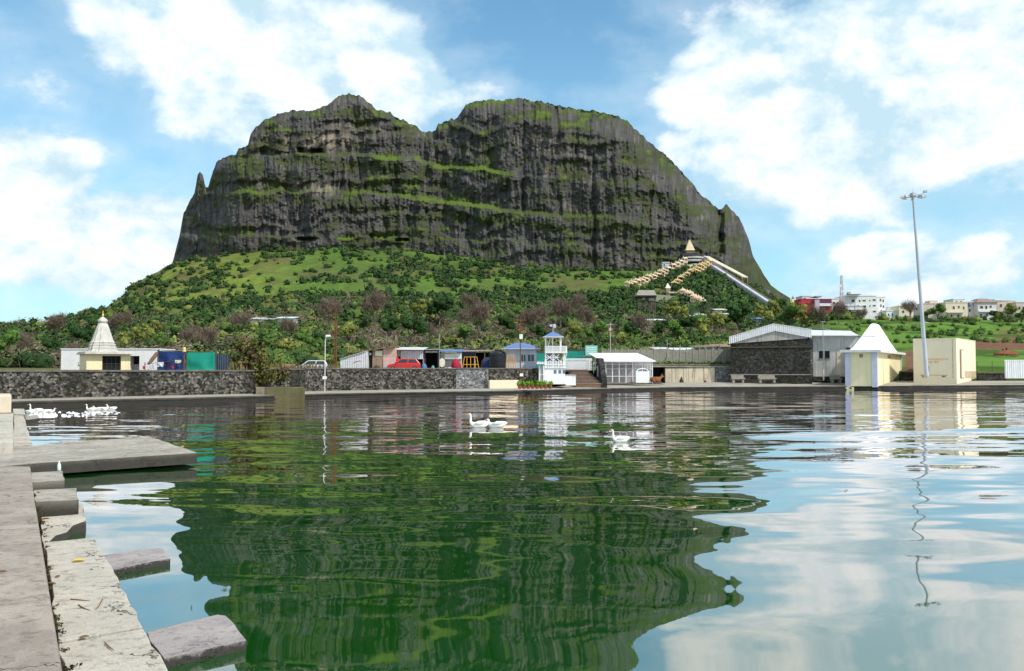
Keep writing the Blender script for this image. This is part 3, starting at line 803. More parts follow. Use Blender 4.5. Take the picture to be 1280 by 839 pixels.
def wallrun(name, label, px0, px1, ztop, m, cap=True, thick=.55, z0=-.2, off=0.0, n=None, group=None, capm=None, ztop1=None):
    """a wall that follows the bank between two columns of the view"""
    n = n or max(3, int(abs(px1 - px0) / 18))
    ps = np.linspace(px0, px1, n)
    d = wallD(ps) + off
    f = np.stack([XD(ps, d), d], 1)
    tn = np.gradient(f, axis=0); tn /= np.linalg.norm(tn, axis=1, keepdims=True)
    nr = np.stack([-tn[:, 1], tn[:, 0]], 1)
    org = f.mean(0)
    zt = np.linspace(ztop, ztop if ztop1 is None else ztop1, n)
    def run(a, b, lo, hi):
        A = f + nr * a - org; B_ = f + nr * b - org
        mb = MB()
        for i in range(n):
            mb.v += [(A[i, 0], A[i, 1], lo[i]), (B_[i, 0], B_[i, 1], lo[i]), (B_[i, 0], B_[i, 1], hi[i]), (A[i, 0], A[i, 1], hi[i])]
        for i in range(n - 1):
            o = i * 4
            for k in range(4): mb.f.append((o + k, o + (k + 1) % 4, o + 4 + (k + 1) % 4, o + 4 + k))
        mb.f += [(0, 1, 2, 3), tuple((n - 1) * 4 + k for k in (3, 2, 1, 0))]
        return mb
    t = thing(name, label, 'wall', (org[0], org[1], 0), 0, group)
    lo = np.full(n, z0)
    run(0, thick, lo, zt - (.13 if cap else 0)).build('masonry', m, t)
    if cap:
        jig = (vn(ps * .3, ps * 0, 3) - .5) * .04
        run(-.08, thick + .08, zt - .13 + .003, zt + jig).build('coping', capm or COPING, t)
    return t

wallrun('stone_wall', 'long dark rubble stone wall below the white domed temple', -215, 331, 2.47, STONE_L)
wallrun('stone_wall', 'short dark stone wall behind the mossy planter block', 331.6, 380.6, 2.6, STONE_L)
wallrun('stone_wall', 'speckled grey stone wall below the red car and tin sheds', 381.4, 569.6, 2.66, STONE_L)
wallrun('stone_wall', 'pale grey rubble stone wall section under the yellow barricade', 570.2, 610.6, 2.68, STONE_P)
wallrun('stone_wall', 'dark stone wall under the blue roofed kiosk and black tank', 611.2, 678, 2.66, STONE_L)
wallrun('plaster_plinth', 'low cream plastered plinth along the wall foot by the flower pots', 612, 648, 1.35, CREAM2, False, .4, off=-.45)
wallrun('low_wall', 'low black stone wall right of the cream box building', 1222, 1257, 2.1, STONE_B, True, off=.0)
wallrun('low_wall', 'low dark wall between the pyramid roofed shrine and cream box building', 1125, 1143, 2.25, STONE_B, True, off=.0)

# mossy planter block on the ledge
def planter():
    S = Site(351, 494, 76.5)
    m = concrete('mossy_concrete', (.14, .12, .06), (.085, .08, .035), (.045, .042, .022), .3, 1.2)
    m2 = concrete('block_end_concrete', (.26, .22, .16), (.18, .15, .11), (.09, .08, .06), .3, 1.2)
    loc = W(352, 497.5, 74.0)
    t = thing('planter_block', 'low mossy concrete block against the wall beside the brown bush', 'planter', (loc.x, loc.y, 0), R(16))
    MB().box(-1.35, 1.9, 0, 1.9, -.3, 1.0).build('trough', m, t, bevel=.04)
    MB().box(-2.1, -1.353, .05, 1.85, -.3, 1.02).build('end_block', m2, t, bevel=.04)
planter()

# ---- near bank: walkway, slabs, blocks, platform
WALKC = concrete('walkway_concrete', (.40, .345, .29), (.26, .22, .185), (.14, .118, .098), .8, 1.3)
SLABC = concrete('pale_slab_stone', (.54, .495, .42), (.42, .385, .325), (.20, .178, .145), .9, 1.4, wet=.3)
BLOCKC = concrete('mossy_block_stone', (.44, .40, .345), (.30, .27, .225), (.13, .115, .095), .5, 1.3, wet=.62)
PURP = concrete('purplish_slab_stone', (.40, .355, .345), (.30, .265, .26), (.17, .145, .14), .3, 1.8, wet=.12)
zu, zl = .60, .30
def edge(px, py, z): p = G(px, py, z); return (p.x, p.y)
def rough_slab(name, label, pts, z0, z1, m, cat='slab', jit=.02, tilt=0.0, sub=5):
    """stone slab with a slightly chipped outline"""
    ps = [Vector((p[0], p[1])) for p in pts]; out = []
    for i in range(len(ps)):
        a, b = ps[i], ps[(i + 1) % len(ps)]
        k = max(1, min(10, int((b - a).length / .25)))
        for j in range(k):
            q = a.lerp(b, j / k)
            if j: q = q + Vector((random.uniform(-1, 1), random.uniform(-1, 1))) * jit
            out.append(q)
    c = sum(out, Vector((0, 0))) / len(out)
    mb = MB().slab([(q.x - c.x, q.y - c.y) for q in out], z0, z1)
    o = mb.build(name, m, None, (c.x, c.y, 0), bevel=.007)
    if tilt: o.rotation_euler = (tilt, 0, 0)
    if cat: tag(o, label, cat)
    else: tag(o, kind='structure')
    return o

wl = []
for py in (1150, 839, 754, 660, 621, 583): 
    e = {1150: 129, 839: 79, 754: 64.5, 660: 49.5, 621: 43, 583: 38}[py]
    wl.append(edge(e, py, zu))
far_end = wl[-1]
walk = MB()
a = [(x, y) for x, y in wl]
pl_ = a + [(far_end[0] - 4.5, far_end[1] + .4), (wl[0][0] - 5, wl[0][1] - 1)]
c0 = (wl[2][0], wl[2][1])
wk = MB().slab([(x - c0[0], y - c0[1]) for x, y in pl_], -1.4, zu).build('path', WALKC, None, (c0[0], c0[1], 0), bevel=.03)
tag(wk, kind='structure')

def poly(z, *pp): return [edge(x, y, z) for x, y in pp]
rough_slab('stone_slab', 'pale stone slab with a yellow leaf, just nearer than the cracked one', poly(zl, (61, 700.6), (129.5, 694.4), (140.5, 709.5), (62.5, 717.3)), -.6, zl + .004, SLABC)
rough_slab('stone_slab', 'pale stone slab between the yellow leaf slab and the broken slab', poly(zl, (56, 678), (117, 672), (129, 693.4), (59, 699.6)), -.6, zl, SLABC)
rough_slab('stone_slab', 'long pale cracked stone slab scattered with dry twigs', poly(zl, (62.5, 718.4), (141, 710.6), (178, 784), (73, 803.4)), -.6, zl + .006, SLABC)
rough_slab('stone_slab', 'nearest pale stone slab of the edging beside the purplish slab', poly(zl, (73.5, 804.8), (179, 785.4), (214, 845), (250, 905), (95, 925)), -.6, zl - .004, SLABC)
rough_slab('stone_slab', 'broken sunken stone slab with a jagged edge below the blocks', poly(.15, (50, 640), (103, 636), (108, 651), (92, 655), (84, 661), (70, 664), (57, 675), (53, 668)), -.3, .15, SLABC, tilt=.075)
rough_slab('stone_block', 'squared stone block jutting from the walkway, nearer and larger of two', poly(.42, (43, 612.5), (96, 610), (98.5, 624.5), (44.5, 627)), -.6, .42, BLOCKC, 'block')
rough_slab('stone_block', 'smaller squared stone block behind the larger one beside the platform', poly(.45, (38, 591), (78, 588.5), (80.5, 600), (40, 603)), -.6, .45, BLOCKC, 'block')
rough_slab('stone_platform', 'broad stone platform jutting out over the green water', poly(.34, (-70, 560), (2, 561), (95, 552), (188, 546), (246.5, 566), (140, 573), (38, 579.5), (-70, 590)), .06, .34, BLOCKC, 'platform', .03)
rough_slab('platform_pier', 'dark stone pier carrying the platform above the water', poly(.34, (-60, 563), (90, 556), (170, 552), (205, 563), (60, 575), (-60, 585)), -1.2, .056, STONE_B, 'pier', .03)
rough_slab('stone_slab', 'purplish stone slab lying in the water beside the nearest edging, nearest one', poly(.085, (184, 790), (272, 768), (282, 769.5), (308, 800), (205, 823)), -.03, .085, PURP, 'slab', .02)
rough_slab('stone_slab', 'smaller purplish stone slab in the water by the yellow leaf slab', poly(.075, (129, 694), (198, 684.5), (204, 686), (213, 698), (141, 711.5)), -.03, .075, PURP, 'slab', .02)
# steps beyond the platform
rough_slab('stone_step', 'lower long stone step beside the water beyond the platform', poly(.36, (17.5, 518), (29, 518), (41, 556), (17, 557)), -.8, .36, SLABC, 'step')
rough_slab('stone_step', 'upper long stone step at the left edge beyond the platform', poly(.62, (-40, 516), (16.5, 516), (16.5, 553), (-60, 557)), -.8, .62, SLABC, 'step')
p1 = G(14, 517, .62)
o = MB().box(-7, 0, 0, 3.2, 0, .78).build('stone_block', mat('pale_cream_concrete', (.62, .53, .40), (.50, .43, .33), 1.5, .85, bm=.01), None, (p1.x, p1.y, .623), R(30), bevel=.06)  # pale cream is the block's own tone
tag(o, 'pale cream concrete block on top of the far left steps', 'block')
rough_slab('stone_ledge', 'low wet stone ledge beside the splashing ducks', poly(.12, (31, 520), (47, 518.5), (48, 523), (33, 525)), -.3, .12, BLOCKC, 'ledge')
rough_slab('step_end_block', 'rough pale stone at the far end of the lower step', poly(.42, (16, 511), (30, 511), (32, 518), (17.5, 517.6)), -.5, .42, SLABC, 'stone')

# moss and small weeds rooted along the walkway's foot
def moss():
    q = []
    for (p0, p1), n_ in zip(zip(wl[:-1], wl[1:]), (6, 14, 22, 16, 20)):
        for _ in range(n_): f_ = random.random(); q.append((p0[0] + (p1[0] - p0[0]) * f_ + .05 + random.uniform(-.02, .06), p0[1] + (p1[1] - p0[1]) * f_, random.choice((.3, .32, .34, .42))))
    q = np.array(q); V_, F_, C_ = cards(q, rng.uniform(.015, .05, len(q)), np.array([[.05, .06, .015], [.09, .075, .03], [.04, .035, .02]])[rng.integers(0, 3, len(q))], 26, .30, .5)
    tag(npmesh('moss', V_, F_, LEAF, C_, nor=CARDN), 'moss and dry weeds in the joint between walkway and pale slabs', 'moss', kind='stuff')
moss()
# leaves and twigs on the slabs
LEAFY = mat('yellow_leaf', (.75, .55, .02), (.6, .42, .02), 30, .6)
LEAFB = mat('dry_brown_leaf', (.24, .12, .05), (.16, .08, .035), 30, .7)
def leaf(px, py, z, s, m, label, rz):
    p = G(px, py, z + .006)
    mb = MB(); n = 8
    top = [(s * .5 * math.cos(t) * (1.2 if abs(math.cos(t)) > .9 else 1), s * .26 * math.sin(t), .012 + .02 * abs(math.sin(t)) * s * 8) for t in [2 * math.pi * i / n for i in range(n)]]
    mb.frus([(x, y, zz - .004) for x, y, zz in top], top)
    tag(mb.build('fallen_leaf', m, None, p, rz), label, 'leaf', 'fallen leaves on the stones')
leaf(98, 702.5, zl, .12, LEAFY, 'bright yellow fallen leaf on the pale slab', .4)
leaf(56, 650, .18, .13, LEAFB, 'brown fallen leaf on the broken slab, next to its edge', 1.0)
leaf(62, 654, .165, .10, mat('pale_dry_leaf', (.55, .42, .22), (.4, .3, .15), 20, .7), 'pale tan fallen leaf on the broken slab', 2.0)
leaf(64, 731, zl, .08, LEAFB, 'reddish brown fallen leaf beside the walkway edge', .2)
leaf(72, 722, zl, .07, LEAFB, 'small brown leaf right of the reddish leaf on the long slab', 1.4)
leaf(105, 798, zl, .07, LEAFB, 'brown fallen leaf near the joint of the nearest slab', .7)
leaf(3, 716, zu, .07, LEAFB, 'dry brown leaf alone on the concrete walkway', .3)
def twig(pts, label):
    q = [G(x, y, zl + .012) for x, y in pts]
    c = q[0].copy()
    tag(MB().path([v - c for v in q], [.006] * (len(q) - 1) + [.002], 5).build('dry_twig', LEAFB, None, c), label, 'twig', 'twigs on the pale slabs')
twig([(98, 756), (104, 760), (113, 763)], 'curved dry twig on the long cracked slab')
twig([(128, 749), (124, 757), (119, 762)], 'dry twig slanting toward the water on the long slab')
twig([(131, 803), (137, 809), (143, 813)], 'dry twig on the nearest pale slab')
twig([(88, 749), (100, 750), (113, 751)], 'straight thin dry twig lying across the long slab')
# bottle left on the small block
p = G(80, 588.5, .45)
t = thing('plastic_bottle', 'small pale plastic bottle standing on the smaller stone block', 'bottle', (p.x - .1, p.y, .45)); t.scale = (.7, .7, .7)
MB().lathe([(.045, 0), (.05, .02), (.05, .16), (.03, .21), (.018, .24)], 12).build('bottle_body', mat('pale_green_plastic', (.62, .74, .68), (.55, .66, .6), 5, .25), t, smooth=True)
MB().lathe([(.022, .24), (.022, .27)], 10).build('cap', WHITE2, t)
# ================================================================== LEFT BANK: TEMPLE, STALLS, CARS, SHEDS
def pane_grid(mb, x0, x1, z0, z1, nx, nz, y, r=.03):
    for i in range(nx + 1): x = x0 + (x1 - x0) * i / nx; mb.box(x - r, x + r, y - r, y + r, z0 - r, z1 + r)
    for j in range(nz + 1): z = z0 + (z1 - z0) * j / nz; mb.box(x0 + r, x1 - r, y - r * .8, y + r * .8, z - r, z + r)

def temple():
    S = Site(133, 465, 76); k = S.k; x, z = S.x, S.z
    t = thing('temple', 'small temple with tapering pale spire and gold finial above the stone wall', 'temple', S.loc, R(36))
    hw = (161 - 116) * k / 2; cx = x(138.5)
    # hall as four walls round the doorway
    zc = z(443); d = 3.1
    mb = MB(); dx0, dx1 = x(128), x(149.8)
    mb.box(x(110), dx0, 0, .25, 0, zc).box(dx1, x(161), 0, .25, 0, zc).box(dx0, dx1, 0, .25, z(445), zc)
    mb.box(x(110), x(110) + .25, .25, d, 0, zc).box(x(161) - .25, x(161), .25, d, 0, zc).box(x(110) + .25, x(161) - .25, d - .25, d, 0, zc)
    mb.build('hall', CREAM, t)
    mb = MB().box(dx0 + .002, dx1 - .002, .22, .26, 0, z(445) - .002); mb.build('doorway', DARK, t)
    gr = MB(); pane_grid(gr, dx0 + .05, dx1 - .05, .05, z(445.5), 4, 2, .16, .025); gr.build('gate', mat('dark_iron', (.03, .03, .03), (.05, .05, .05), 4, .5), t)
    MB().box(x(106.5), x(163.5), -.5, d + .3, zc + .002, zc + .12).box(x(108), x(162), -.35, d + .2, zc + .122, z(439.5)).build('eaves_slab', SHIK, t, bevel=.02)
    # spire, square in plan with stepped mouldings
    cx, cy = x(132), 1.5
    prof = [(16.5, 439.4), (16.5, 437.5), (14.6, 437), (15.3, 434), (13.6, 433), (14.4, 430.5), (12.6, 429.5), (13.2, 427.4), (12.0, 426.2), (11.4, 424.6), (8.9, 416), (6.9, 409.5), (5.5, 405.2), (4.9, 403.6)]
    sp = MB()
    def ring(r, zz, s=1.0):       # plan with a projecting centre band on each side
        b = .42
        q = []
        for (sx, sy) in [(0, -1), (1, 0), (0, 1), (-1, 0)]:
            for u in (-.88, -b, -b, b, b, .88):
                pass
        e = r * .93; o = r * 1.04; i = r * b
        pts = [(-e, -e), (-i, -e), (-i, -o), (i, -o), (i, -e), (e, -e), (e, -i), (o, -i), (o, i), (e, i), (e, e), (i, e), (i, o), (-i, o), (-i, e), (-e, e), (-e, i), (-o, i), (-o, -i), (-e, -i)]
        return [(cx + px_, cy + py_, zz) for px_, py_ in pts]
    rings = [ring(r * k, z(y)) for r, y in prof]
    n = len(rings[0]); vs = [p for r in rings for p in r]; fs = [tuple(range(n))[::-1], tuple(range(len(vs) - n, len(vs)))]
    for i in range(len(rings) - 1):
        for j in range(n): fs.append((i * n + j, i * n + (j + 1) % n, (i + 1) * n + (j + 1) % n, (i + 1) * n + j))
    sp.add(vs, fs); sp.build('spire', SHIK, t)
    am = MB().lathe([(3.9 * k, z(403.6)), (4.3 * k, z(402.8)), (5.6 * k, z(401.5)), (5.9 * k, z(400)), (5.2 * k, z(398.6)), (3.6 * k, z(397.4)), (2.4 * k, z(396)), (1.2 * k, z(395.2))], 18, (cx, cy, 0)).build('crown_ring', SHIK, t, smooth=True)
    MB().lathe([(.9 * k, z(395.2)), (1.6 * k, z(393.8)), (1.2 * k, z(392.6)), (.6 * k, z(391.5)), (.9 * k, z(390)), (.35 * k, z(388.5)), (.05 * k, z(386))], 12, (cx, cy, 0)).build('finial', GOLD, t, smooth=True)
temple()

def compound():
    S = Site(136, 465, 82); x, z = S.x, S.z
    t = thing('white_building', 'low white flat roofed building behind the temple spire', 'building', S.loc)
    mb = MB(); zt = z(437)
    mb.box(x(76), x(160), 0, 4, 0, zt).box(x(174), x(197.5), 0, 4, 0, zt).box(x(160), x(174), 0, 4, z(445), zt).build('wall', WHITE2, t)
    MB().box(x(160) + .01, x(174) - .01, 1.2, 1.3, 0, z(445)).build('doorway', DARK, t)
    MB().box(x(160) + .05, x(171), 1.0, 1.15, 0, z(455.5)).build('shutter', TIN, t)
    MB().box(x(75.5), x(198), -.06, 4.06, zt + .002, zt + .1).build('parapet', WHITE, t)
    w = MB().box(x(98), x(103), -.05, -.003, z(457), z(452.5)).build('window', mat('ochre_frame', (.5, .38, .2), (.4, .3, .15), 3, .7), t)
    MB().box(x(98.8), x(102.2), -.07, -.052, z(456.3), z(453.2)).build('pane', WHITE, w)
compound()

def cloth_sheet(w, h, m, name, parent, loc, seed, nx=14, nz=8, sag=.06, fold=.05, th=.012, rz=0):
    mb = MB(); vs = []
    for s in (0, 1):
        for j in range(nz + 1):
            for i in range(nx + 1):
                u, v_ = i / nx, j / nz
                y = fold * (float(vn(u * 5 + seed, v_ * 2.5, seed)) - .5) * 2 * (.3 + v_) + s * th
                vs.append((u * w - w / 2, y, -v_ * h - sag * 4 * u * (1 - u) * (1 - v_ * .5) + .03 * math.sin(u * 9 + seed) * v_))
    fs = []; N = (nx + 1) * (nz + 1)
    for j in range(nz):
        for i in range(nx):
            a = j * (nx + 1) + i; fs += [(a, a + 1, a + nx + 2, a + nx + 1), (N + a + nx + 1, N + a + nx + 2, N + a + 1, N + a)]
    mb.add(vs, fs)
    return mb.build(name, m, parent, loc, rz, smooth=True)

def stalls():
    S = Site(214, 465, 78); x, z = S.x, S.z
    t = thing('tarp_shelter', 'shelter walled with creased blue tarpaulin behind the laundry line', 'shelter', S.loc)
    cloth_sheet(x(231.5) - x(197.5), z(438.5), BLUECL, 'tarpaulin', t, ((x(197.5) + x(231.5)) / 2, 0, z(438.5)), 3, 26, 16, .05, .16)
    for a in (197.3, 231.5): MB().bar((x(a), .2, 0), (x(a), .2, z(436.5)), .05).build('pole', BARK, t)
    MB().box(x(199), x(231), .3, 2.4, z(438.4), z(437.6)).build('roof', mat('straw_roof', (.45, .36, .24), (.3, .24, .15), 2, .9), t)
    S2 = Site(250, 465, 79); x, z = S2.x, S2.z
    t = thing('green_enclosure', 'enclosure hung with bright teal green netting beside the blue shelter', 'enclosure', S2.loc)
    cloth_sheet(x(268.5) - x(232.3), z(440.5), TEAL, 'netting', t, ((x(268.5) + x(232.3)) / 2, 0, z(440.3)), 8, 22, 12, .04, .10)
    for a in (232.5, 250, 268.4): MB().bar((x(a), .15, 0), (x(a), .15, z(438.8)), .05).build('pole', BARK, t)
    MB().bar((x(232.5), .15, z(440.3)), (x(268.4), .15, z(440)), .04).build('rail', BARK, t)
    S3 = Site(277, 465, 79.5); x, z = S3.x, S3.z
    t = thing('tin_fence', 'dark blue grey corrugated tin fence beside the brown bush', 'fence', S3.loc)
    MB().box(x(269), x(286), 0, .05, 0, z(443)).build('sheet', DTIN, t)
    for a in (270, 285): MB().bar((x(a), .12, 0), (x(a), .12, z(442)), .05).build('post', BARK, t)
    # bright bucket on a stake
    S4 = Site(230, 465, 77.2); k = S4.k; zz = S4.z
    t = thing('staked_pot', 'yellow pot turned over on a tall stake by the blue shelter', 'pot', S4.loc)
    MB().bar((0, 0, 0), (0, 0, zz(440)), .05).build('stake', BARK, t)
    MB().lathe([(.02, zz(434.0)), (.10, zz(434.4)), (.13, zz(436)), (.17, zz(439.5)), (.17, zz(440.2))], 12).build('pot', mat('pale_yellow_plastic', (.66, .55, .18), (.55, .45, .15), 3, .5), t, smooth=True)
    # brown cloth heaped on a slanted frame
    S5 = Site(190, 465, 77); x, z = S5.x, S5.z
    t = thing('slanted_frame', 'leaning wooden frame draped with a brown cloth beside the white building', 'frame', S5.loc)
    MB().bar((x(184), 0, z(455)), (x(197.5), 0, z(440)), .05).bar((x(197), 0, 0), (x(197), 0, z(438)), .05).bar((x(185), .1, 0), (x(186), .1, z(452)), .04).build('poles', BARK, t)
    MB().prism([(x(185), z(456)), (x(188.5), z(455)), (x(196), z(446)), (x(197.6), z(440)), (x(194), z(440.5)), (x(190), z(446)), (x(187), z(450))], -.12, .05).build('brown_cloth', mat('brown_cloth', (.30, .17, .12), (.20, .11, .08), 3, .9), t, bevel=.04)
    # laundry
    S6 = Site(205, 465, 75.2); x, z = S6.x, S6.z
    t = thing('clothesline', 'sagging clothesline strung in front of the blue shelter', 'clothesline', S6.loc)
    MB().path([(x(181), 0, z(456)), (x(196), 0, z(453.2)), (x(210), 0, z(452)), (x(222), 0, z(450.5)), (x(229), 0, z(448))], .015, 5).build('line', BARK, t)
    for a, b in ((180.8, 456), (229.2, 447.5)): MB().bar((x(a), .05, 0), (x(a), .05, z(b) + .2), .04).build('post', BARK, t)
    for i, (px, py, w, h, c, lab) in enumerate([
            (180, 457.4, 3.2, 4, (.6, .02, .05), 'red cloth hanging at the left end of the clothesline'),
            (186.5, 456, 6, 5.4, (.78, .78, .80), 'white cloth hanging right of the red cloth on the clothesline'),
            (192.5, 454.2, 4.4, 7, (.70, .72, .76), 'long greyish white cloth in the middle of the clothesline'),
            (200.5, 452.6, 7.5, 5.6, (.76, .78, .84), 'white shirt hanging in front of the blue tarpaulin'),
            (209, 452.2, 6.5, 5.2, (.03, .02, .035), 'black cloth hanging in front of the blue tarpaulin'),
            (215.5, 451.6, 5, 4.4, (.05, .03, .10), 'dark purple cloth hanging beside the black cloth'),
            (222.5, 450, 7.5, 3.8, (.66, .70, .45), 'pale green cloth at the right end of the clothesline')]):
        o = cloth_sheet(w * S6.k, h * S6.k, mat('laundry_%d' % i, c, None, 3, .85), 'hanging_cloth', None, S6.loc + Vector((x(px), -.02, z(py) - .0)), i + 20, 8, 6, .02, .06)
        tag(o, lab, 'cloth', 'laundry on the clothesline')
    o = cloth_sheet(3.4 * S6.k, 3.4 * S6.k, REDCL, 'hanging_cloth', None, S6.loc + Vector((x(217), -.25, z(457.4))), 40, 8, 6, .02, .06)
    tag(o, 'red cloth hanging low under the dark purple cloth', 'cloth', 'laundry on the clothesline')
stalls()

# ---- poles
def pole(name, label, cat, px, ytop, ybase, D, r0, r1, m, extra=None, lean=0):
    S = Site(px, ybase, D)
    t = thing(name, label, cat, S.loc)
    MB().bar((0, 0, 0), (lean, 0, S.z(ytop)), r0, r1, 10).build('pole', m, t, smooth=False)
    if extra: extra(t, S)
    return t
def lamp_arm(t, S):
    z = S.z
    MB().path([(0, 0, z(425.5)), (.05, 0, z(423)), (S.x(408.5), -.1, z(420.5))], .03, 6).build('arm', WHITE2, t)
    MB().taper(S.x(410), -.1, .24, .1, z(420.9), .17, .07, z(418.9)).build('lamp_head', WHITE2, t)
    MB().box(-.16, .16, -.26, -.05, z(474), z(470.5)).build('switch_box', WHITE2, t)
pole('street_lamp', 'slim white lamp pole standing on the ledge against the stone wall', 'street lamp', 406, 425, 489, 79.6, .032, .028, WHITE2, lamp_arm)
def lattice(t, S, px0, px1, y0, y1, wtop, name='lattice', m=RUST, r=.035, n=9):
    mb = MB(); z0, z1 = S.z(y1), S.z(y0)
    w0 = (px1 - px0) * S.k / 2
    cr = [(-1, -1), (1, -1), (1, 1), (-1, 1)]
    at = lambda c, f: (c[0] * (w0 + (wtop - w0) * f), c[1] * (w0 + (wtop - w0) * f), z0 + (z1 - z0) * f)
    for c in cr: mb.bar(at(c, 0), at(c, 1), r * 1.4, r, 4)
    for i in range(n):
        f, f2 = i / n, (i + 1) / n
        for q in range(4):
            a, b = cr[q], cr[(q + 1) % 4]
            mb.bar(at(a, f), at(b, f2) if i % 2 else at(b, f), r * .7, n=4)
            mb.bar(at(b, f), at(a, f2), r * .7, n=4)
    return mb.build(name, m, t)
def rusty_mast():
    S = Site(419, 464, 92)
    t = thing('radio_mast', 'rust red lattice mast behind the stone wall near the white shed', 'mast', S.loc)
    lattice(t, S, 418.0, 420.6, 400, 464, .09, n=12)
    MB().bar((0, 0, S.z(400)), (0, 0, S.z(384)), .05, .03).build('top_pole', RUST, t)
    MB().box(-.16, .16, -.1, .1, S.z(394), S.z(391.5)).build('aerial', RUST, t)
rusty_mast()
pole('thin_pole', 'thin pale pole rising from the tin sheds left of the blue stall roof', 'pole', 549, 417, 463, 100, .05, .035, STEEL)
def xpole(t, S):
    z = S.z
    MB().box(-.55, .55, -.05, .05, z(401), z(400)).box(-.45, .45, -.05, .05, z(406), z(405.2)).build('crossarm', RUST, t)
    MB().box(-.05, .3, -.35, -.08, z(414), z(409)).build('transformer', RUST, t)
    MB().box(-.1, .25, -.3, -.06, z(424), z(418)).build('meter_box', WHITE, t)
    MB().box(-.06, .3, -.2, -.07, z(470.5), z(467)).build('switch_box', WHITE2, t)
pole('power_pole', 'rusty power pole with short crossarms in front of the blue roofed kiosk', 'power pole', 650.5, 397, 474.5, 92.5, .07, .055, RUST, xpole)
def pole2(t, S):
    z = S.z
    MB().box(-.5, .5, -.05, .05, z(406), z(405)).build('crossarm', STEEL, t)
    MB().box(-.22, .12, -.25, -.06, z(414), z(410)).build('fuse_box', mat('pink_box', (.6, .4, .36), (.5, .33, .3), 4, .6), t)
    MB().bar((0, 0, z(416)), (S.x(776), 1, z(436)), .02, n=4).build('stay_wire', STEEL, t)
pole('power_pole', 'pale power pole with a stay wire behind the white cage building', 'power pole', 763, 403, 440, 127, .08, .06, mat('pale_pole_concrete', (.48, .44, .38), (.36, .33, .28), 3, .8), pole2)
pole('thin_pole', 'short thin pole standing among the terrace roofs near the stone shed', 'pole', 834, 424, 440, 138, .06, .05, STEEL)

# ---- cars
def car(name, label, m, loc, rz, L=3.8, boot=False, sc=1.0):
    t = thing(name, label, 'car', loc, rz)
    w = .80
    if boot: body = [(-2.1, .32), (-2.1, .72), (-1.95, .92), (-1.1, .98), (1.05, .96), (1.95, .84), (2.1, .66), (2.1, .32)]
    else: body = [(-1.85, .32), (-1.88, .75), (-1.80, .98), (.95, .96), (1.75, .80), (1.9, .62), (1.9, .32)]
    MB().prism(body, -w, w).build('body', m, t, bevel=.07)
    if boot: lo, hi = (-1.35, 1.15), (-.85, .45)
    else: lo, hi = (-1.78, 1.10), (-1.35, .35)
    zb, zt_ = .965, 1.47
    cab = MB().frus([(lo[0], -w + .04, zb), (lo[1], -w + .04, zb), (lo[1], w - .04, zb), (lo[0], w - .04, zb)],
                    [(hi[0], -w + .2, zt_), (hi[1], -w + .2, zt_), (hi[1], w - .2, zt_), (hi[0], w - .2, zt_)])
    cab.build('cabin', m, t, bevel=.06)
    def on(f, g, s, out=.012):     # point on the sloping cabin side
        xx = (lo[0] + (hi[0] - lo[0]) * g) * (1 - f) + (lo[1] + (hi[1] - lo[1]) * g) * f
        return (xx, s * (w - .04 - .16 * g + out), zb + (zt_ - zb) * g)
    for s in (-1, 1):
        for f0, f1 in ((.07, .46), (.51, .93)):
            q = [on(f0, .14, s), on(f1, .14, s), on(f1 - .0, .86, s), on(f0, .86, s)]
            qi = [(a, b - s * .03, c) for a, b, c in q]
            MB().frus(qi, q).build('side_window', GLASS, t)
    for e, nm in ((1, 'windscreen'), (0, 'rear_window')):
        sg = 1 if e else -1
        pt = lambda yy, g: ((lo[e] + (hi[e] - lo[e]) * g) + sg * .014, yy * (w - .04 - .16 * g), zb + (zt_ - zb) * g)
        q = [pt(-.85, .12), pt(.85, .12), pt(.85, .88), pt(-.85, .88)]
        MB().frus([(a - sg * .04, b, c) for a, b, c in q], q).build(nm, GLASS, t)
    xs = (-1.2, 1.25)
    for xx in xs:
        for s in (-1, 1):
            wh = MB().bar((xx, s * (w - .2), .31), (xx, s * (w + .012), .31), .31, n=18).build('wheel', BLACKP, t)
            MB().bar((xx, s * (w + .013), .31), (xx, s * (w + .03), .31), .19, n=12).build('rim', STEEL, wh)
    fx = 2.07 if boot else 1.86
    for s in (-1, 1):
        MB().box(fx - .12, fx + .02, s * .58 - .16, s * .58 + .16, .64, .76).build('headlight', mat('headlamp_glass', (.7, .7, .72), None, 3, .2), t, bevel=.02)
        MB().box(-fx - .04, -fx + .1, s * .62 - .11, s * .62 + .11, .66, .86).build('tail_light', mat('tail_lamp_red', (.35, .01, .01), None, 3, .3), t, bevel=.02)
        MB().box(.72, .86, s * (w + .02), s * (w + .2), .98, 1.10).build('wing_mirror', m, t, bevel=.02)
    t.scale = (sc,) * 3
    return t
p = W(390, 462, 93); car('parked_car', 'silver white car parked behind the stone wall near the lamp pole', SILV, (p.x, 93, 2.02), R(188), boot=False, sc=.98)
p = W(505, 462, 100); car('parked_car', 'red hatchback parked behind the wall in front of the tin sheds', RED, (p.x, 100, 2.25), R(186), boot=False, sc=1.0)

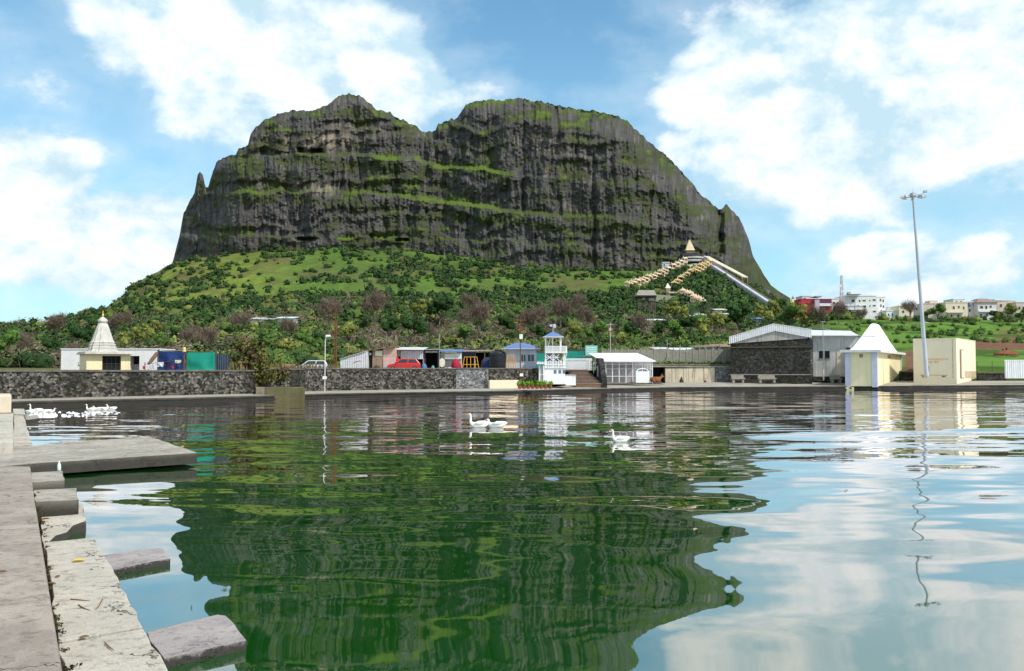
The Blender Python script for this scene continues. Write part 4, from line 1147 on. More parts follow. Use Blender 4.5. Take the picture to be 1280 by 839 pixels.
# red and white barrier board
def barrier():
    S = Site(360.5, 464, 88); x, z = S.x, S.z
    t = thing('barrier_board', 'red and white painted barrier board beside the silver car', 'barrier', S.loc, R(-4))
    bd = MB().box(x(352), x(369), 0, .05, z(459.6), z(455.2)).build('board', mat('faded_red_paint', (.62, .20, .14), (.70, .42, .36), 5, .7), t)
    st = MB()
    random.seed(5)
    for i in range(9):
        u = 353.3 + i * 1.7
        if i == 3: continue
        h = random.uniform(456, 457); st.box(x(u), x(u + .35), -.012, -.001, z(458.9), z(h)); st.box(x(u), x(u + 1.1), -.012, -.001, z(h + .05), z(h - .4))
    st.build('lettering', mat('dull_white', (.75, .68, .62), None, 5, .7), bd)
    for a in (354, 367): MB().box(x(a) - .04, x(a) + .04, .06, .12, 0, z(455)).build('post', RUST, t)
barrier()

# ---- row of sheds behind the wall
def shed_row():
    S = Site(441, 465, 99); x, z = S.x, S.z
    t = thing('tin_shed', 'whitewashed tin lean-to shed with sloping top, leftmost of the row', 'shed', S.loc)
    MB().prism([(x(425), 0), (x(457), 0), (x(457), z(439.4)), (x(425), z(449.3))], 0, 4.5).build('wall', TINW, t)
    MB().frus([(x(424.6), -.15, z(449.2)), (x(457.3), -.15, z(439.2)), (x(457.3), 4.7, z(439.2)), (x(424.6), 4.7, z(449.2))],
              [(x(424.6), -.15, z(448.7)), (x(457.3), -.15, z(438.7)), (x(457.3), 4.7, z(438.7)), (x(424.6), 4.7, z(448.7))]).build('roof', TINR, t)
    MB().path([(x(440.5), -.02, z(455)), (x(442), -.02, z(453)), (x(445), -.02, z(451.4)), (x(449.5), -.02, z(450.6)), (x(452.5), -.02, z(451))], [.03, .06, .07, .05, .02], 6).build('painted_swash', mat('faded_orange_paint', (.66, .42, .34), (.7, .52, .46), 3, .7), t)

    S = Site(476, 465, 101); x, z = S.x, S.z
    t = thing('board_shed', 'shed of brown and pink boards with a mossy sloping roof', 'shed', S.loc)
    MB().box(x(465.5), x(479), 0, 4, 0, z(437.5)).build('brown_wall', mat('brown_board', (.36, .25, .18), (.27, .18, .13), 1.5, .8, streak=.4), t)
    MB().box(x(479) + .002, x(494), -.05, 4, z(447), z(434.5)).build('upper_panel', PINKW, t)
    MB().box(x(479) + .002, x(494), -.08, 3.9, 0, z(447) - .004).build('lower_panel', mat('pink_tiles', (.66, .48, .44), (.58, .40, .36), 2, .6), t)
    MB().box(x(457.5), x(465.5) - .002, .3, 4, 0, z(438.5)).build('doorway', mat('black_green', (.03, .032, .022), (.02, .02, .015), 2, .9), t)
    MB().box(x(461), x(463.5), .24, .298, z(444), z(441)).build('notice', WHITE2, t)
    MB().box(x(469), x(477.8), -.06, -.003, z(445), z(438.8)).build('signboard', mat('pale_yellow_board', (.72, .72, .55), (.66, .66, .5), 2, .6), t)
    MB().frus([(x(457), -.5, z(439.2)), (x(494.5), -.5, z(433.6)), (x(494.5), 4.4, z(433)), (x(457), 4.4, z(438.6))],
              [(x(457), -.5, z(438.4)), (x(494.5), -.5, z(432.8)), (x(494.5), 4.4, z(432.2)), (x(457), 4.4, z(437.8))]).build('roof', mat('mossy_tin', (.26, .24, .07), (.14, .12, .08), 1.2, .8), t)
    o = MB(); 
    # potted shrub beside it
    S = Site(512, 465, 103); x, z = S.x, S.z
    t = thing('tin_shed', 'grey tin shed with a raised white shutter behind the red car', 'shed', S.loc)
    mb = MB().box(x(495), x(496.5), 0, 4, 0, z(436.8)).box(x(528.5), x(530), 0, 4, 0, z(437)).box(x(496.5), x(528.5), 3.8, 4, 0, z(437)); mb.build('wall', TIN, t)
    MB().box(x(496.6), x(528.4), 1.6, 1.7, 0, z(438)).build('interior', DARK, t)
    MB().box(x(501), x(529), -.25, -.15, z(449), z(438.5)).build('shutter', TINW, t)
    MB().box(x(495.2), x(501) - .01, -.12, -.05, z(446), z(437.2)).build('side_panel', TIN, t)
    MB().frus([(x(494.2), -.9, z(437.6)), (x(530.4), -.9, z(437.8)), (x(530.4), 4.4, z(433.6)), (x(494.2), 4.4, z(433.4))],
              [(x(494.2), -.9, z(437.0)), (x(530.4), -.9, z(437.2)), (x(530.4), 4.4, z(433)), (x(494.2), 4.4, z(432.8))]).build('roof', TINR, t)

    S = Site(539, 465, 103); x, z = S.x, S.z
    t = thing('open_stall', 'dark open fronted stall right of the raised white shutter', 'stall', S.loc)
    MB().box(x(530.5), x(531.8), 0, 4, 0, z(437.6)).box(x(546.6), x(548), 0, 4, 0, z(437.6)).box(x(531.8), x(546.6), 3.7, 4, 0, z(437.6)).build('wall', mat('dark_brown_board', (.06, .045, .04), (.04, .03, .03), 3, .8), t)
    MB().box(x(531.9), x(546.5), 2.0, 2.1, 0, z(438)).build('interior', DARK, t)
    MB().box(x(531.5), x(547), -.2, -.1, z(441), z(438.8)).build('awning', TIN, t)
    MB().box(x(530.2), x(550), -.5, 4.2, z(437.5), z(436.5)).build('roof', mat('grey_sheet', (.42, .41, .40), (.3, .29, .28), 2, .7), t)

    S = Site(564, 465, 103); x, z = S.x, S.z
    t = thing('blue_roof_stall', 'stall with a pale blue sheet roof and whitewashed half wall', 'stall', S.loc)
    MB().box(x(550.5), x(577), 0, 3.5, 0, z(441.5)).build('wall', mat('grubby_whitewash', (.55, .53, .50), (.36, .34, .32), 1.2, .8, streak=.6), t)
    MB().prism([(x(556), z(449)), (x(577), z(449)), (x(577), z(441.6)), (x(556), z(442.6))], -.5, -.02).build('front_sheet', WHITE, t)
    MB().frus([(x(550), -.9, z(440)), (x(578), -.9, z(440.2)), (x(578), 3.8, z(436.6)), (x(550), 3.8, z(436.4))],
              [(x(550), -.9, z(439.3)), (x(578), -.9, z(439.5)), (x(578), 3.8, z(436)), (x(550), 3.8, z(435.8))]).build('roof', BLUEP, t)
    S = Site(595, 465, 104); x, z = S.x, S.z
    t = thing('dark_stall', 'long dark open stall with a purplish sheet roof behind the yellow barricade', 'stall', S.loc)
    MB().box(x(578.4), x(580), 0, 4, 0, z(440)).box(x(610.5), x(612), 0, 4, 0, z(440)).box(x(580), x(610.5), 3.7, 4, 0, z(440)).build('wall', mat('dark_boards', (.045, .04, .05), (.03, .028, .035), 2, .8), t)
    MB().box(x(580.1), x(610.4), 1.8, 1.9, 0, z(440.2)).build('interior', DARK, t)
    MB().box(x(578.4), x(594), -.3, -.22, z(446), z(440.3)).build('tarpaulin', mat('navy_sheet', (.04, .045, .10), (.03, .03, .07), 2, .6), t)
    for a in (594, 606): MB().bar((x(a), -.2, 0), (x(a), -.2, z(440)), .06).build('post', mat('pale_post', (.5, .46, .36), None, 3, .7), t)
    MB().frus([(x(577.8), -.8, z(440)), (x(628), -.8, z(438.6)), (x(628), 4.2, z(437.2)), (x(577.8), 4.2, z(437.6))],
              [(x(577.8), -.8, z(439.2)), (x(628), -.8, z(437.8)), (x(628), 4.2, z(436.4)), (x(577.8), 4.2, z(436.8))]).build('roof', mat('purplish_sheet', (.32, .27, .31), (.22, .17, .18), 1.5, .7), t)
shed_row()

def tank(label, px, ytop, ybase, D, wpx, m=BLACKP):
    S = Site(px, ybase, D); z = S.z; r = wpx * S.k / 2
    t = thing('water_tank', label, 'water tank', S.loc)
    h = z(ytop); prof = [(r * .97, 0)]
    n = 6; hb = h * .80
    for i in range(n): z0 = hb * i / n; prof += [(r, z0 + .02), (r, z0 + hb / n * .75), (r * .955, z0 + hb / n * .82), (r * .955, z0 + hb / n * .95)]
    prof += [(r, hb), (r * .8, hb + h * .10), (r * .4, hb + h * .15), (r * .4, h * .955)]
    MB().lathe(prof, 26).build('tank_body', m, t, smooth=False)
    MB().lathe([(r * .44, h * .957), (r * .44, h), (r * .1, h * 1.02)], 16).build('lid', m, t)
tank('black ribbed water tank beside the blue roofed kiosk', 622.5, 437.5, 461.6, 100, 20)
S = Site(606, 464, 101.5); x, z = S.x, S.z
t = thing('covered_cart', 'cart under a rounded dark cover left of the black tank', 'cart', S.loc)
MB().prism([(x(601), z(459)), (x(602), z(452)), (x(604.5), z(448.6)), (x(608), z(447)), (x(611.6), z(446.6)), (x(611.6), z(459))], -.5, 1.0).build('cover', mat('grey_black_tarp', (.07, .08, .095), (.04, .05, .06), 2, .6), t, bevel=.08)
MB().box(x(604), x(611), -.62, -.51, z(460), z(451)).build('blue_panel', mat('navy_panel', (.03, .05, .22), None, 3, .6), t)
MB().box(x(601.5), x(611.4), -.4, .9, 0, z(459.1)).build('base', BROWNW, t)

S = Site(552.5, 464, 100.3); x, z = S.x, S.z
t = thing('leaning_disc', 'round cream board standing on edge in front of the whitewashed stall', 'board', S.loc, R(8))
MB().prism([(3.9 * S.k * math.cos(a), z(453.6) + 5.6 * S.k * math.sin(a)) for a in [2 * math.pi * i / 24 for i in range(24)]], 0, .12).build('disc', mat('cream_board', (.76, .70, .56), (.66, .60, .48), 2, .6), t, bevel=.02)
MB().box(-.3, .3, .12, .3, 0, z(452)).build('stand', BROWNW, t)

def sack_heap(px, D, label, c, w, h, seed):
    S = Site(px, 463.5, D); k = S.k
    random.seed(seed)
    mb = MB(); n = 12
    prof = [(w * k * .42, 0), (w * k * .5, h * k * .25), (w * k * .46, h * k * .6), (w * k * .28, h * k * .88), (w * k * .05, h * k)]
    mb.lathe(prof, n); mb.v = [(x_ * (1 + random.uniform(-.14, .14)), y_ * (1 + random.uniform(-.14, .14)), z_ * (1 + random.uniform(-.06, .06))) for x_, y_, z_ in mb.v]
    o = mb.build('heap', mat('cloth_%d' % seed, c, None, 4, .85), None, S.loc, smooth=True)
    o.name = 'covered_heap'
    tag(o, label, 'heap')
sack_heap(570, 101, 'crimson cloth covered heap left of the yellow barricade', (.40, .02, .05), 12, 15, 61)
sack_heap(496, 102, 'bright red cloth bundle behind the bonnet of the red car', (.55, .015, .02), 11, 16.5, 62)
sack_heap(530, 101, 'blue plastic covered heap right of the red car', (.10, .20, .42), 8, 9, 63)
sack_heap(541, 101, 'small teal bundle in front of the dark open stall', (.12, .36, .33), 5, 6.5, 64)
sack_heap(481, 99.3, 'small turquoise bundle left of the red car bonnet', (.02, .36, .36), 4.5, 5, 65)
sack_heap(562, 100.2, 'pinkish grey rubble heap beside the round cream board', (.42, .33, .31), 9, 4.6, 66)
sack_heap(471, 99.6, 'dark leafy heap in front of the brown board shed', (.05, .06, .02), 9, 6.8, 67)

def barricade(label, px0, px1, ytop, ybase, D):
    S = Site((px0 + px1) / 2, ybase, D); x, z = S.x, S.z
    t = thing('barricade', label, 'barricade', S.loc)
    i = (px1 - px0) * .14
    MB().path([(x(px0), 0, 0), (x(px0 + i), 0, z(ytop)), (x(px1 - i), 0, z(ytop)), (x(px1), 0, 0)], .055, 6).build('frame', YEL, t)
    MB().bar((x(px0 + i * .45), 0, z(ybase) + (z(ytop)) * .45), (x(px1 - i * .45), 0, z(ytop) * .45), .045).build('rail', YEL, t)
    for f in (.28, .5, .72): MB().bar((x(px0) + f * (x(px1) - x(px0)), 0, .03), (x(px0) + f * (x(px1) - x(px0)), 0, z(ytop)), .04).build('upright', YEL, t)
    for e in (px0, px1): MB().box(x(e) - .06, x(e) + .06, -.35, .35, 0, .07).build('foot', YEL, t)
barricade('yellow steel barricade in front of the long dark stall', 577.5, 599, 446.5, 463.5, 99.5)
barricade('yellow steel barricade against the pale blue kiosk wall', 632.5, 645, 444, 462.5, 98.2)

def kiosk():
    S = Site(653, 464, 100); x, z = S.x, S.z
    t = thing('kiosk', 'pale blue kiosk with a bright blue pyramid roof', 'kiosk', S.loc)
    MB().box(x(632), x(670.5), 0, 4, 0, z(435.8)).build('wall', PALEBL, t)
    for a, b in ((651, 657.6), (659.2, 668)):
        w = MB().box(x(a), x(b), -.05, -.003, z(452.2), z(443)).build('window', PALEBL, t)
        MB().box(x(a) + .06, x(b) - .06, -.07, -.052, z(451.6), z(443.6)).build('pane', GLASS, w)
        g = MB(); m_ = (x(a) + x(b)) / 2; g.box(m_ - .02, m_ + .02, -.09, -.072, z(451.6), z(443.6)); g.build('mullion', WHITE2, w)
    cx = x(651); 
    MB().frus([(x(627), -.8, z(435.6)), (x(676), -.8, z(435.6)), (x(676), 4.8, z(435.6)), (x(627), 4.8, z(435.6))],
              [(x(645), 1.7, z(428)), (x(656), 1.7, z(428)), (x(656), 2.3, z(428)), (x(645), 2.3, z(428))]).build('roof', BLUEP, t)
    for a, b in (((627, -.8), (645, 1.7)), ((676, -.8), (656, 1.7))): pass
    MB().box(x(627), x(676), -.8, -.74, z(436.6), z(435.7)).build('fascia', PALEBL, t)
kiosk()
# ================================================================== MIDDLE AND RIGHT BANK
def rails(mb, x0, x1, y, z0, z1, n, r=.025, top=True, mid=False):
    for i in range(n + 1): x_ = x0 + (x1 - x0) * i / n; mb.box(x_ - r, x_ + r, y - r, y + r, z0, z1)
    if top: mb.box(x0, x1, y - r * 1.3, y + r * 1.3, z1 + .002, z1 + .06)
    if mid: mb.box(x0, x1, y - r * .8, y + r * .8, (z0 + z1) / 2 - .02, (z0 + z1) / 2 + .02)

def flowers():
    PET = attrmat('plant_leaf', var=.2, scale=4)
    POT = mat('terracotta', (.34, .10, .05), (.26, .075, .04), 4, .8)
    POT2 = mat('orange_flower_mass', (.5, .12, .05), (.36, .14, .06), 9, .8)
    labs = ['leftmost', 'second from the left', 'third from the left', 'fourth from the left', 'fifth from the left', 'sixth from the left', 'seventh from the left', 'rightmost']
    for i in range(8):
        px = 649.5 + i * 5.45
        S = Site(px, 486.2, 91.3); k = S.k
        t = thing('potted_plant', 'bright green plant in a terracotta pot on the ledge, %s of eight' % labs[i], 'potted plant', S.loc, 0, 'potted plants along the ledge')
        MB().lathe([(.13, 0), (.20, .26), (.225, .27), (.225, .33), (.18, .33)], 14).build('pot', POT, t)
        cen = np.array([[rng.uniform(-.1, .1), rng.uniform(-.08, .08), .55] for _ in range(3)]); cen[:, 2] += rng.uniform(-.08, .14, 3)
        V, Fq, c = cards(cen, np.full(3, .27), np.array([[.16, .30, .02], [.22, .36, .03], [.10, .22, .02]]), 70, .26, 1.1)
        npmesh('foliage', V, Fq, PET, c, parent=t, nor=CARDN)
        V, Fq, c = cards(np.array([[0, 0, .38]]), np.array([.25]), np.array([[.46, .13, .06]]), 30, .16, .5)
        npmesh('blossom', V, Fq, PET, c, parent=t, nor=CARDN)
flowers()

def lookout():
    S = Site(693.5, 480.5, 97.5); x, z = S.x, S.z; k = S.k
    t = thing('lookout_tower', 'white open lookout tower with a small blue pyramid roof by the stairs', 'tower', S.loc)
    # plinth flaring upward
    MB().prism([(x(680.5), 0), (x(707.5), 0), (x(705.5), z(460.3)), (x(680), z(460.3))], 0, 2.4).build('plinth', WHITE2, t, bevel=.02)
    for a in (692.5, 698.3, 703.5):
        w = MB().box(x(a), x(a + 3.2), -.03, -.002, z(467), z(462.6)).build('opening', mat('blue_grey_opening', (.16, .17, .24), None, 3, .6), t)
    # first deck with slatted sides
    mb = MB()
    for i in range(13): a = 681 + i * 2.05; mb.box(x(a), x(a + 1.25), -.02, .03, z(460.2), z(451.5 - (.9 if i % 3 == 0 else 0)))
    mb.box(x(680.5), x(707.5), -.06, -.022, z(456.6), z(455.7)); mb.build('slat_rail', WHITE2, t)
    MB().box(x(680), x(708.5), -.12, 2.5, z(460.2) + .01, z(459.4)).build('deck', WHITE2, t)
    st = MB()
    for a in (682.3, 691.5, 705.8): 
        for yy in (.05, 2.3): st.box(x(a) - .05, x(a) + .05, yy - .05, yy + .05, z(459.3), z(441.4))
    st.build('lower_posts', WHITE2, t)
    # X-braced band; the blue-grey sheet behind it paints its shadow
    br = MB()
    for a, b in ((682.3, 691.5), (691.5, 699)):
        br.bar((x(a), 0, z(451)), (x(b), 0, z(443)), .04, n=4).bar((x(a), 0, z(443)), (x(b), 0, z(451)), .04, n=4).bar((x(a), 0, z(447)), (x(b), 0, z(447)), .04, n=4)
    br.build('brace', WHITE2, t)
    MB().bar((x(708.5), 0, z(441)), (x(703.5), 0, z(460)), .05).bar((x(706.5), .6, z(441)), (x(698), .6, z(459.5)), .05).build('ladder', WHITE2, t)
    MB().box(x(682), x(697), .9, .96, z(451), z(442.6)).build('blue_shade_sheet', mat('blue_grey_shade', (.20, .22, .34), (.13, .15, .25), 3, .7), t)
    # upper deck and its railing
    MB().box(x(681.6), x(709.2), -.15, 2.6, z(441.4) + .003, z(440.2)).build('upper_deck', WHITE2, t)
    ur = MB()
    for i in range(22): a = 682 + i * 1.23; ur.box(x(a), x(a + .72), -.1, -.05, z(440.2) + .01, z(432.6))
    for yy in (433.2, 437, 439.6): ur.box(x(681.8), x(709), -.045, -.01, z(yy), z(yy - .6))
    for e in (682, 708.8):
        for q in range(6): ur.box(x(e) - .03, x(e) + .03, .2 + q * .4, .28 + q * .4, z(440.2) + .01, z(432.6))
        ur.box(x(e) - .04, x(e) + .04, .0, 2.5, z(433.2), z(432.6))
    ur.build('upper_railing', WHITE2, t)
    up = MB()
    for a in (682.6, 701.6):
        for yy in (.1, 2.1): up.box(x(a) - .045, x(a) + .045, yy - .045, yy + .045, z(440.1), z(421.2))
    up.box(x(691.5) - .06, x(691.5) + .06, 1.0, 1.12, z(440.1), z(421)); up.build('upper_posts', WHITE2, t)
    MB().bar((x(684), 1, z(440)), (x(688), 1, z(424)), .035).bar((x(687), 1, z(440)), (x(685), 1, z(426)), .03).build('stay', WHITE2, t)
    cx = x(692)
    MB().frus([(x(679), -.5, z(421)), (x(704.6), -.5, z(421)), (x(704.6), 2.6, z(421)), (x(679), 2.6, z(421))], MB().rect(cx, 1.05, .12, .12, z(414.6))).build('roof', BLUEP, t)
    MB().box(x(679), x(704.6), -.5, 2.6, z(421.6), z(421) - .003).build('eave', WHITE, t)
    MB().bar((cx, 1.05, z(415)), (cx, 1.05, z(407)), .035).build('lamp_pole', WHITE2, t)
    lp = MB().box(x(688), x(691.5), .9, 1.2, z(408), z(405.2)).box(x(692), x(695.3), .8, 1.2, z(409.5), z(404.8)).build('floodlight', mat('floodlight_grey', (.62, .62, .66), (.45, .45, .5), 4, .4), t, bevel=.02)
    # outer white frame standing left of the plinth
    S2 = Site(677, 478, 97); x, z = S2.x, S2.z
    t = thing('framed_booth', 'narrow white framed booth left of the lookout tower plinth', 'booth', S2.loc)
    mb = MB()
    for a in (674.3, 679.6):
        for yy in (0, 1.2): mb.box(x(a) - .05, x(a) + .05, yy, yy + .08, 0, z(457))
    mb.box(x(674.2), x(679.8), -.02, 0, z(468.5), z(468)).build('frame', WHITE2, t)
    MB().frus([(x(670.5), -.5, z(455.4)), (x(681), -.5, z(455.4)), (x(681), 1.6, z(452)), (x(672), 1.6, z(452))],
              [(x(670.5), -.5, z(454.8)), (x(681), -.5, z(454.8)), (x(681), 1.6, z(451.4)), (x(672), 1.6, z(451.4))]).build('roof', TINR, t)
    MB().box(x(674.8), x(679.2), .7, .76, .05, z(457.5)).build('back_panel', TIN, t)
lookout()

def stairs():
    S = Site(728, 481.5, 101); x, z = S.x, S.z
    t = thing('staircase', 'broad brown stone staircase rising from the ledge beside the lookout tower', 'stairs', S.loc)
    n = 11; rise = (2.45 - (S.loc.z)) / n
    mb = MB()
    for i in range(n):
        f = i / n; l = 719.6 - 8.5 * f; r = 752 - 13 * f
        mb.box(x(l), x(r), .62 * i, .62 * (i + 1) - (.0 if i == n - 1 else .002), -.6, rise * (i + 1))
        mb.box(x(l) - .01, x(r) + .01, .62 * i - .05, .62 * i + .28, rise * (i + 1) + .002, rise * (i + 1) + .05) if False else None
    for i in range(n):
        f = i / n; l = 719.6 - 8.5 * f; r = 752 - 13 * f
        MB().box(x(l) - .01, x(r) + .01, .62 * i - .05, .62 * i + .32, rise * (i + 1) + .002, rise * (i + 1) + .055).build('tread', mat('pale_step_edge', (.42, .32, .25), (.30, .22, .17), 3, .85), t)
    mb.build('steps', concrete('brown_step_stone', (.24, .15, .10), (.17, .11, .075), (.09, .06, .045), .3, .8), t)
    MB().prismx([(-.1, -.4), (-.1, .55), (.5, 1.0), (3.6, 3.1), (6.9, 3.2), (6.9, -.4)], x(752.2), x(752.2) + .6).build('side_wall', STONE_B, t)
    t = thing('low_wall', 'low white plastered wall at the stair foot beside the tower', 'wall', W(713, 482, 98.5))
    MB().box(-.55, .6, 0, .35, 0, 1.12).build('wall', WHITE, t, bevel=.02)
    MB().box(-.62, .67, -.06, .41, 1.122, 1.22).build('coping', TIN, t, bevel=.01)
    S = Site(722, 463, 110); x, z = S.x, S.z
    t = thing('white_railing', 'long white picket railing at the head of the stone stairs', 'railing', S.loc)
    mb = MB(); x0 = x(705); 
    for i in range(24): a = 705 + i * 1.45; mb.box(x(a), x(a) + .085, 0, .05, 0, z(448.5) - (.12 if i % 2 else 0))
    mb.build('pickets', WHITE2, t)
    MB().box(x(704.5), x(740), .055, .10, z(459.4), z(458.4)).box(x(704.5), x(740), .055, .10, z(449.6), z(448.2)).build('rail', WHITE2, t)
    MB().box(x(709), x(733), .9, 1.2, 0, z(452)).build('backing', mat('pale_wall', (.70, .68, .72), (.58, .56, .62), 1, .7, streak=.3), t)
    S = Site(738, 478, 107); x, z = S.x, S.z
    t = thing('stepped_railing', 'white railing stepping down beside the stone stairs to the cage building', 'railing', S.loc)
    mb = MB()
    for i, (a, b) in enumerate([(736.5, 450), (741, 453.5), (745, 457.5), (749, 462)]):
        mb.box(x(a) - .04, x(a) + .04, -i * 1.2, -i * 1.2 + .08, z(b + 13), z(b)); mb.box(x(a), x(a + 4), -i * 1.2, -i * 1.2 + .06, z(b + .8), z(b)); mb.box(x(a), x(a + 4), -i * 1.2, -i * 1.2 + .06, z(b + 6.4), z(b + 5.6))
    mb.build('rail', WHITE2, t)
stairs()

def green_stuff():
    S = Site(739, 462, 118); x, z = S.x, S.z
    t = thing('signboard', 'pale turquoise signboard with rows of white writing above the stair railing', 'sign', S.loc)
    b = MB().box(x(732), x(746.6), 0, .08, z(444.6), z(432.4)).build('board', mat('turquoise_sign_paint', (.22, .62, .55), (.18, .54, .47), 2, .5), t)
    L = MB(); random.seed(3)
    for r_, yy in enumerate((434.3, 436.6, 438.9, 441.2)):
        a = 733.2
        while a < 745:
            w_ = random.uniform(.5, 1.3); L.box(x(a), x(min(a + w_, 745.4)), -.012, -.001, z(yy + 1.1), z(yy)); a += w_ + random.uniform(.25, .5)
    L.build('lettering', WHITE2, b)
    MB().box(x(731.4), x(747.2), .082, .14, z(445), z(432)).build('back_frame', STEEL, t)
    for a in (734, 744.5): MB().box(x(a) - .06, x(a) + .06, .145, .26, 0, z(434)).build('post', STEEL, t)
    for (a, b_, yt, lab) in ((671, 684, 441.5, 'teal cloth fence panel left of the lookout tower'), (706, 730.5, 438.8, 'long teal cloth fence panel right of the lookout tower')):
        S = Site((a + b_) / 2, 462, 119); x, z = S.x, S.z
        t = thing('cloth_fence', lab, 'fence', S.loc)
        MB().box(x(a), x(b_), 0, .06, .0, z(yt)).build('panel', mat('teal_sheet', (.02, .30, .24), (.015, .22, .18), 1.2, .7, bm=.03), t)
        MB().box(x(a) - .1, x(b_) + .1, -.03, .09, z(yt) + .002, z(yt - .8)).build('top_rail', mat('dark_rail', (.10, .07, .06), None, 3, .8), t)
    S = Site(719, 444, 128); 
green_stuff()

def cage_house():
    S = Site(787, 479.5, 108.5); x, z = S.x, S.z
    t = thing('cage_house', 'white metal framed open cage house with a flat white sheet roof', 'shelter', S.loc)
    dep = 6.5; X0, X1 = x(757.5), x(815.5); zt = z(452.6)
    mb = MB(); 
    cols = [757.5, 765.5, 774, 782.5, 791, 803, 815.5]
    for a in cols: mb.box(x(a) - .05, x(a) + .05, -.05, .05, 0, zt)
    for q in range(1, 6): 
        for xx in (X0, X1): mb.box(xx - .05, xx + .05, q * dep / 5 - .05, q * dep / 5 + .05, 0, zt + .3)
    mb.build('posts', WHITE2, t)
    mb = MB()
    for yy in (479.2, 470.5, 461.3, 455.4, 453): mb.box(X0 - .05, X1 + .05, -.04, .04, z(yy) - .035, z(yy) + .035)
    for yy in (470.5, 461.3, 453):
        for xx in (X0, X1): mb.box(xx - .04, xx + .04, .06, dep, z(yy) - .035, z(yy) + .035)
    mb.build('rails', WHITE2, t)
    # fine mesh in the panels
    ms = MB()
    for i in range(60): a = X0 + (X1 - X0) * i / 59; ms.box(a - .007, a + .007, .0, .012, .05, zt)
    for i in range(22): b = zt * i / 21; ms.box(X0, X1, .014, .026, b - .007, b + .007)
    ms.build('wire_mesh', mat('mesh_wire', (.55, .54, .55), None, 3, .5), t)
    MB().box(X0, X1, dep, dep + .1, 0, zt + .4).build('back_wall', mat('mauve_grey_wall', (.42, .39, .39), (.32, .30, .30), 1.2, .8, streak=.3), t)
    MB().frus([(x(752.5), -.55, zt + .02), (x(819), -.55, zt + .02), (x(808), dep + 1.2, zt + 1.15), (x(742), dep + 1.2, zt + 1.15)],
              [(x(752.5), -.55, zt + .12), (x(819), -.55, zt + .12), (x(808), dep + 1.2, zt + 1.25), (x(742), dep + 1.2, zt + 1.25)]).build('roof', mat('white_roof_sheet', (.84, .84, .84), (.76, .76, .76), .8, .5), t)
    MB().box(x(758), x(815), -.30, -.06, 0, .12).build('kerb', CONC, t)
    S2 = Site(802.5, 478.7, 108); x, z = S2.x, S2.z
    t = thing('white_cabinet', 'white cabinet with a rounded gable in front of the cage house', 'cabinet', S2.loc)
    MB().box(x(794), x(811), -.6, -.2, 0, z(464.5)).build('body', WHITE2, t, bevel=.03)
    arc = [(x(795), z(464.3))] + [(x(802.5) + 7.6 * S2.k * math.cos(a), z(464.3) + 3.8 * S2.k * math.sin(a)) for a in [math.pi * i / 12 for i in range(13)]][::-1][0:] 
    o = [(x(802.5) + 7.6 * S2.k * math.cos(a), z(464.4) + 4.2 * S2.k * math.sin(a)) for a in [math.pi * i / 14 for i in range(15)]]
    inn = [(x(802.5) + 6.4 * S2.k * math.cos(a), z(464.4) + 3.0 * S2.k * math.sin(a)) for a in [math.pi * i / 14 for i in range(15)]]
    mb = MB()
    for i in range(14): mb.prism([o[i], o[i + 1], inn[i + 1], inn[i]], -.55, -.4)
    mb.build('arch', WHITE2, t)
cage_house()

def animal(name, label, cat, loc, rz, verts, edges, radii, m, sub=2, root=0, scale=1.0):
    """one continuous skinned body grown over a skeleton"""
    me = bpy.data.meshes.new(name); me.from_pydata([tuple(v) for v in verts], edges, [])
    o = bpy.data.objects.new(name, me); COL.objects.link(o)
    o.modifiers.new('skin', 'SKIN'); sk = me.skin_vertices[0].data if me.skin_vertices else None
    if sk is None:
        bm = bmesh.new(); bm.from_mesh(me); bm.verts.layers.skin.verify(); bm.to_mesh(me); bm.free(); sk = me.skin_vertices[0].data
    for i, r in enumerate(radii): sk[i].radius = r if isinstance(r, (tuple, list)) else (r, r); sk[i].use_root = (i == root)
    s = o.modifiers.new('subsurf', 'SUBSURF'); s.levels = sub; s.render_levels = sub
    dg = bpy.context.evaluated_depsgraph_get(); me2 = bpy.data.meshes.new_from_object(o.evaluated_get(dg))
    me2.polygons.foreach_set('use_smooth', [True] * len(me2.polygons))
    o.modifiers.clear(); o.data = me2; me2.name = name; me2.materials.clear(); me2.materials.append(m)
    o.location = loc; o.rotation_euler = (0, 0, rz); o.scale = (scale,) * 3
    return o
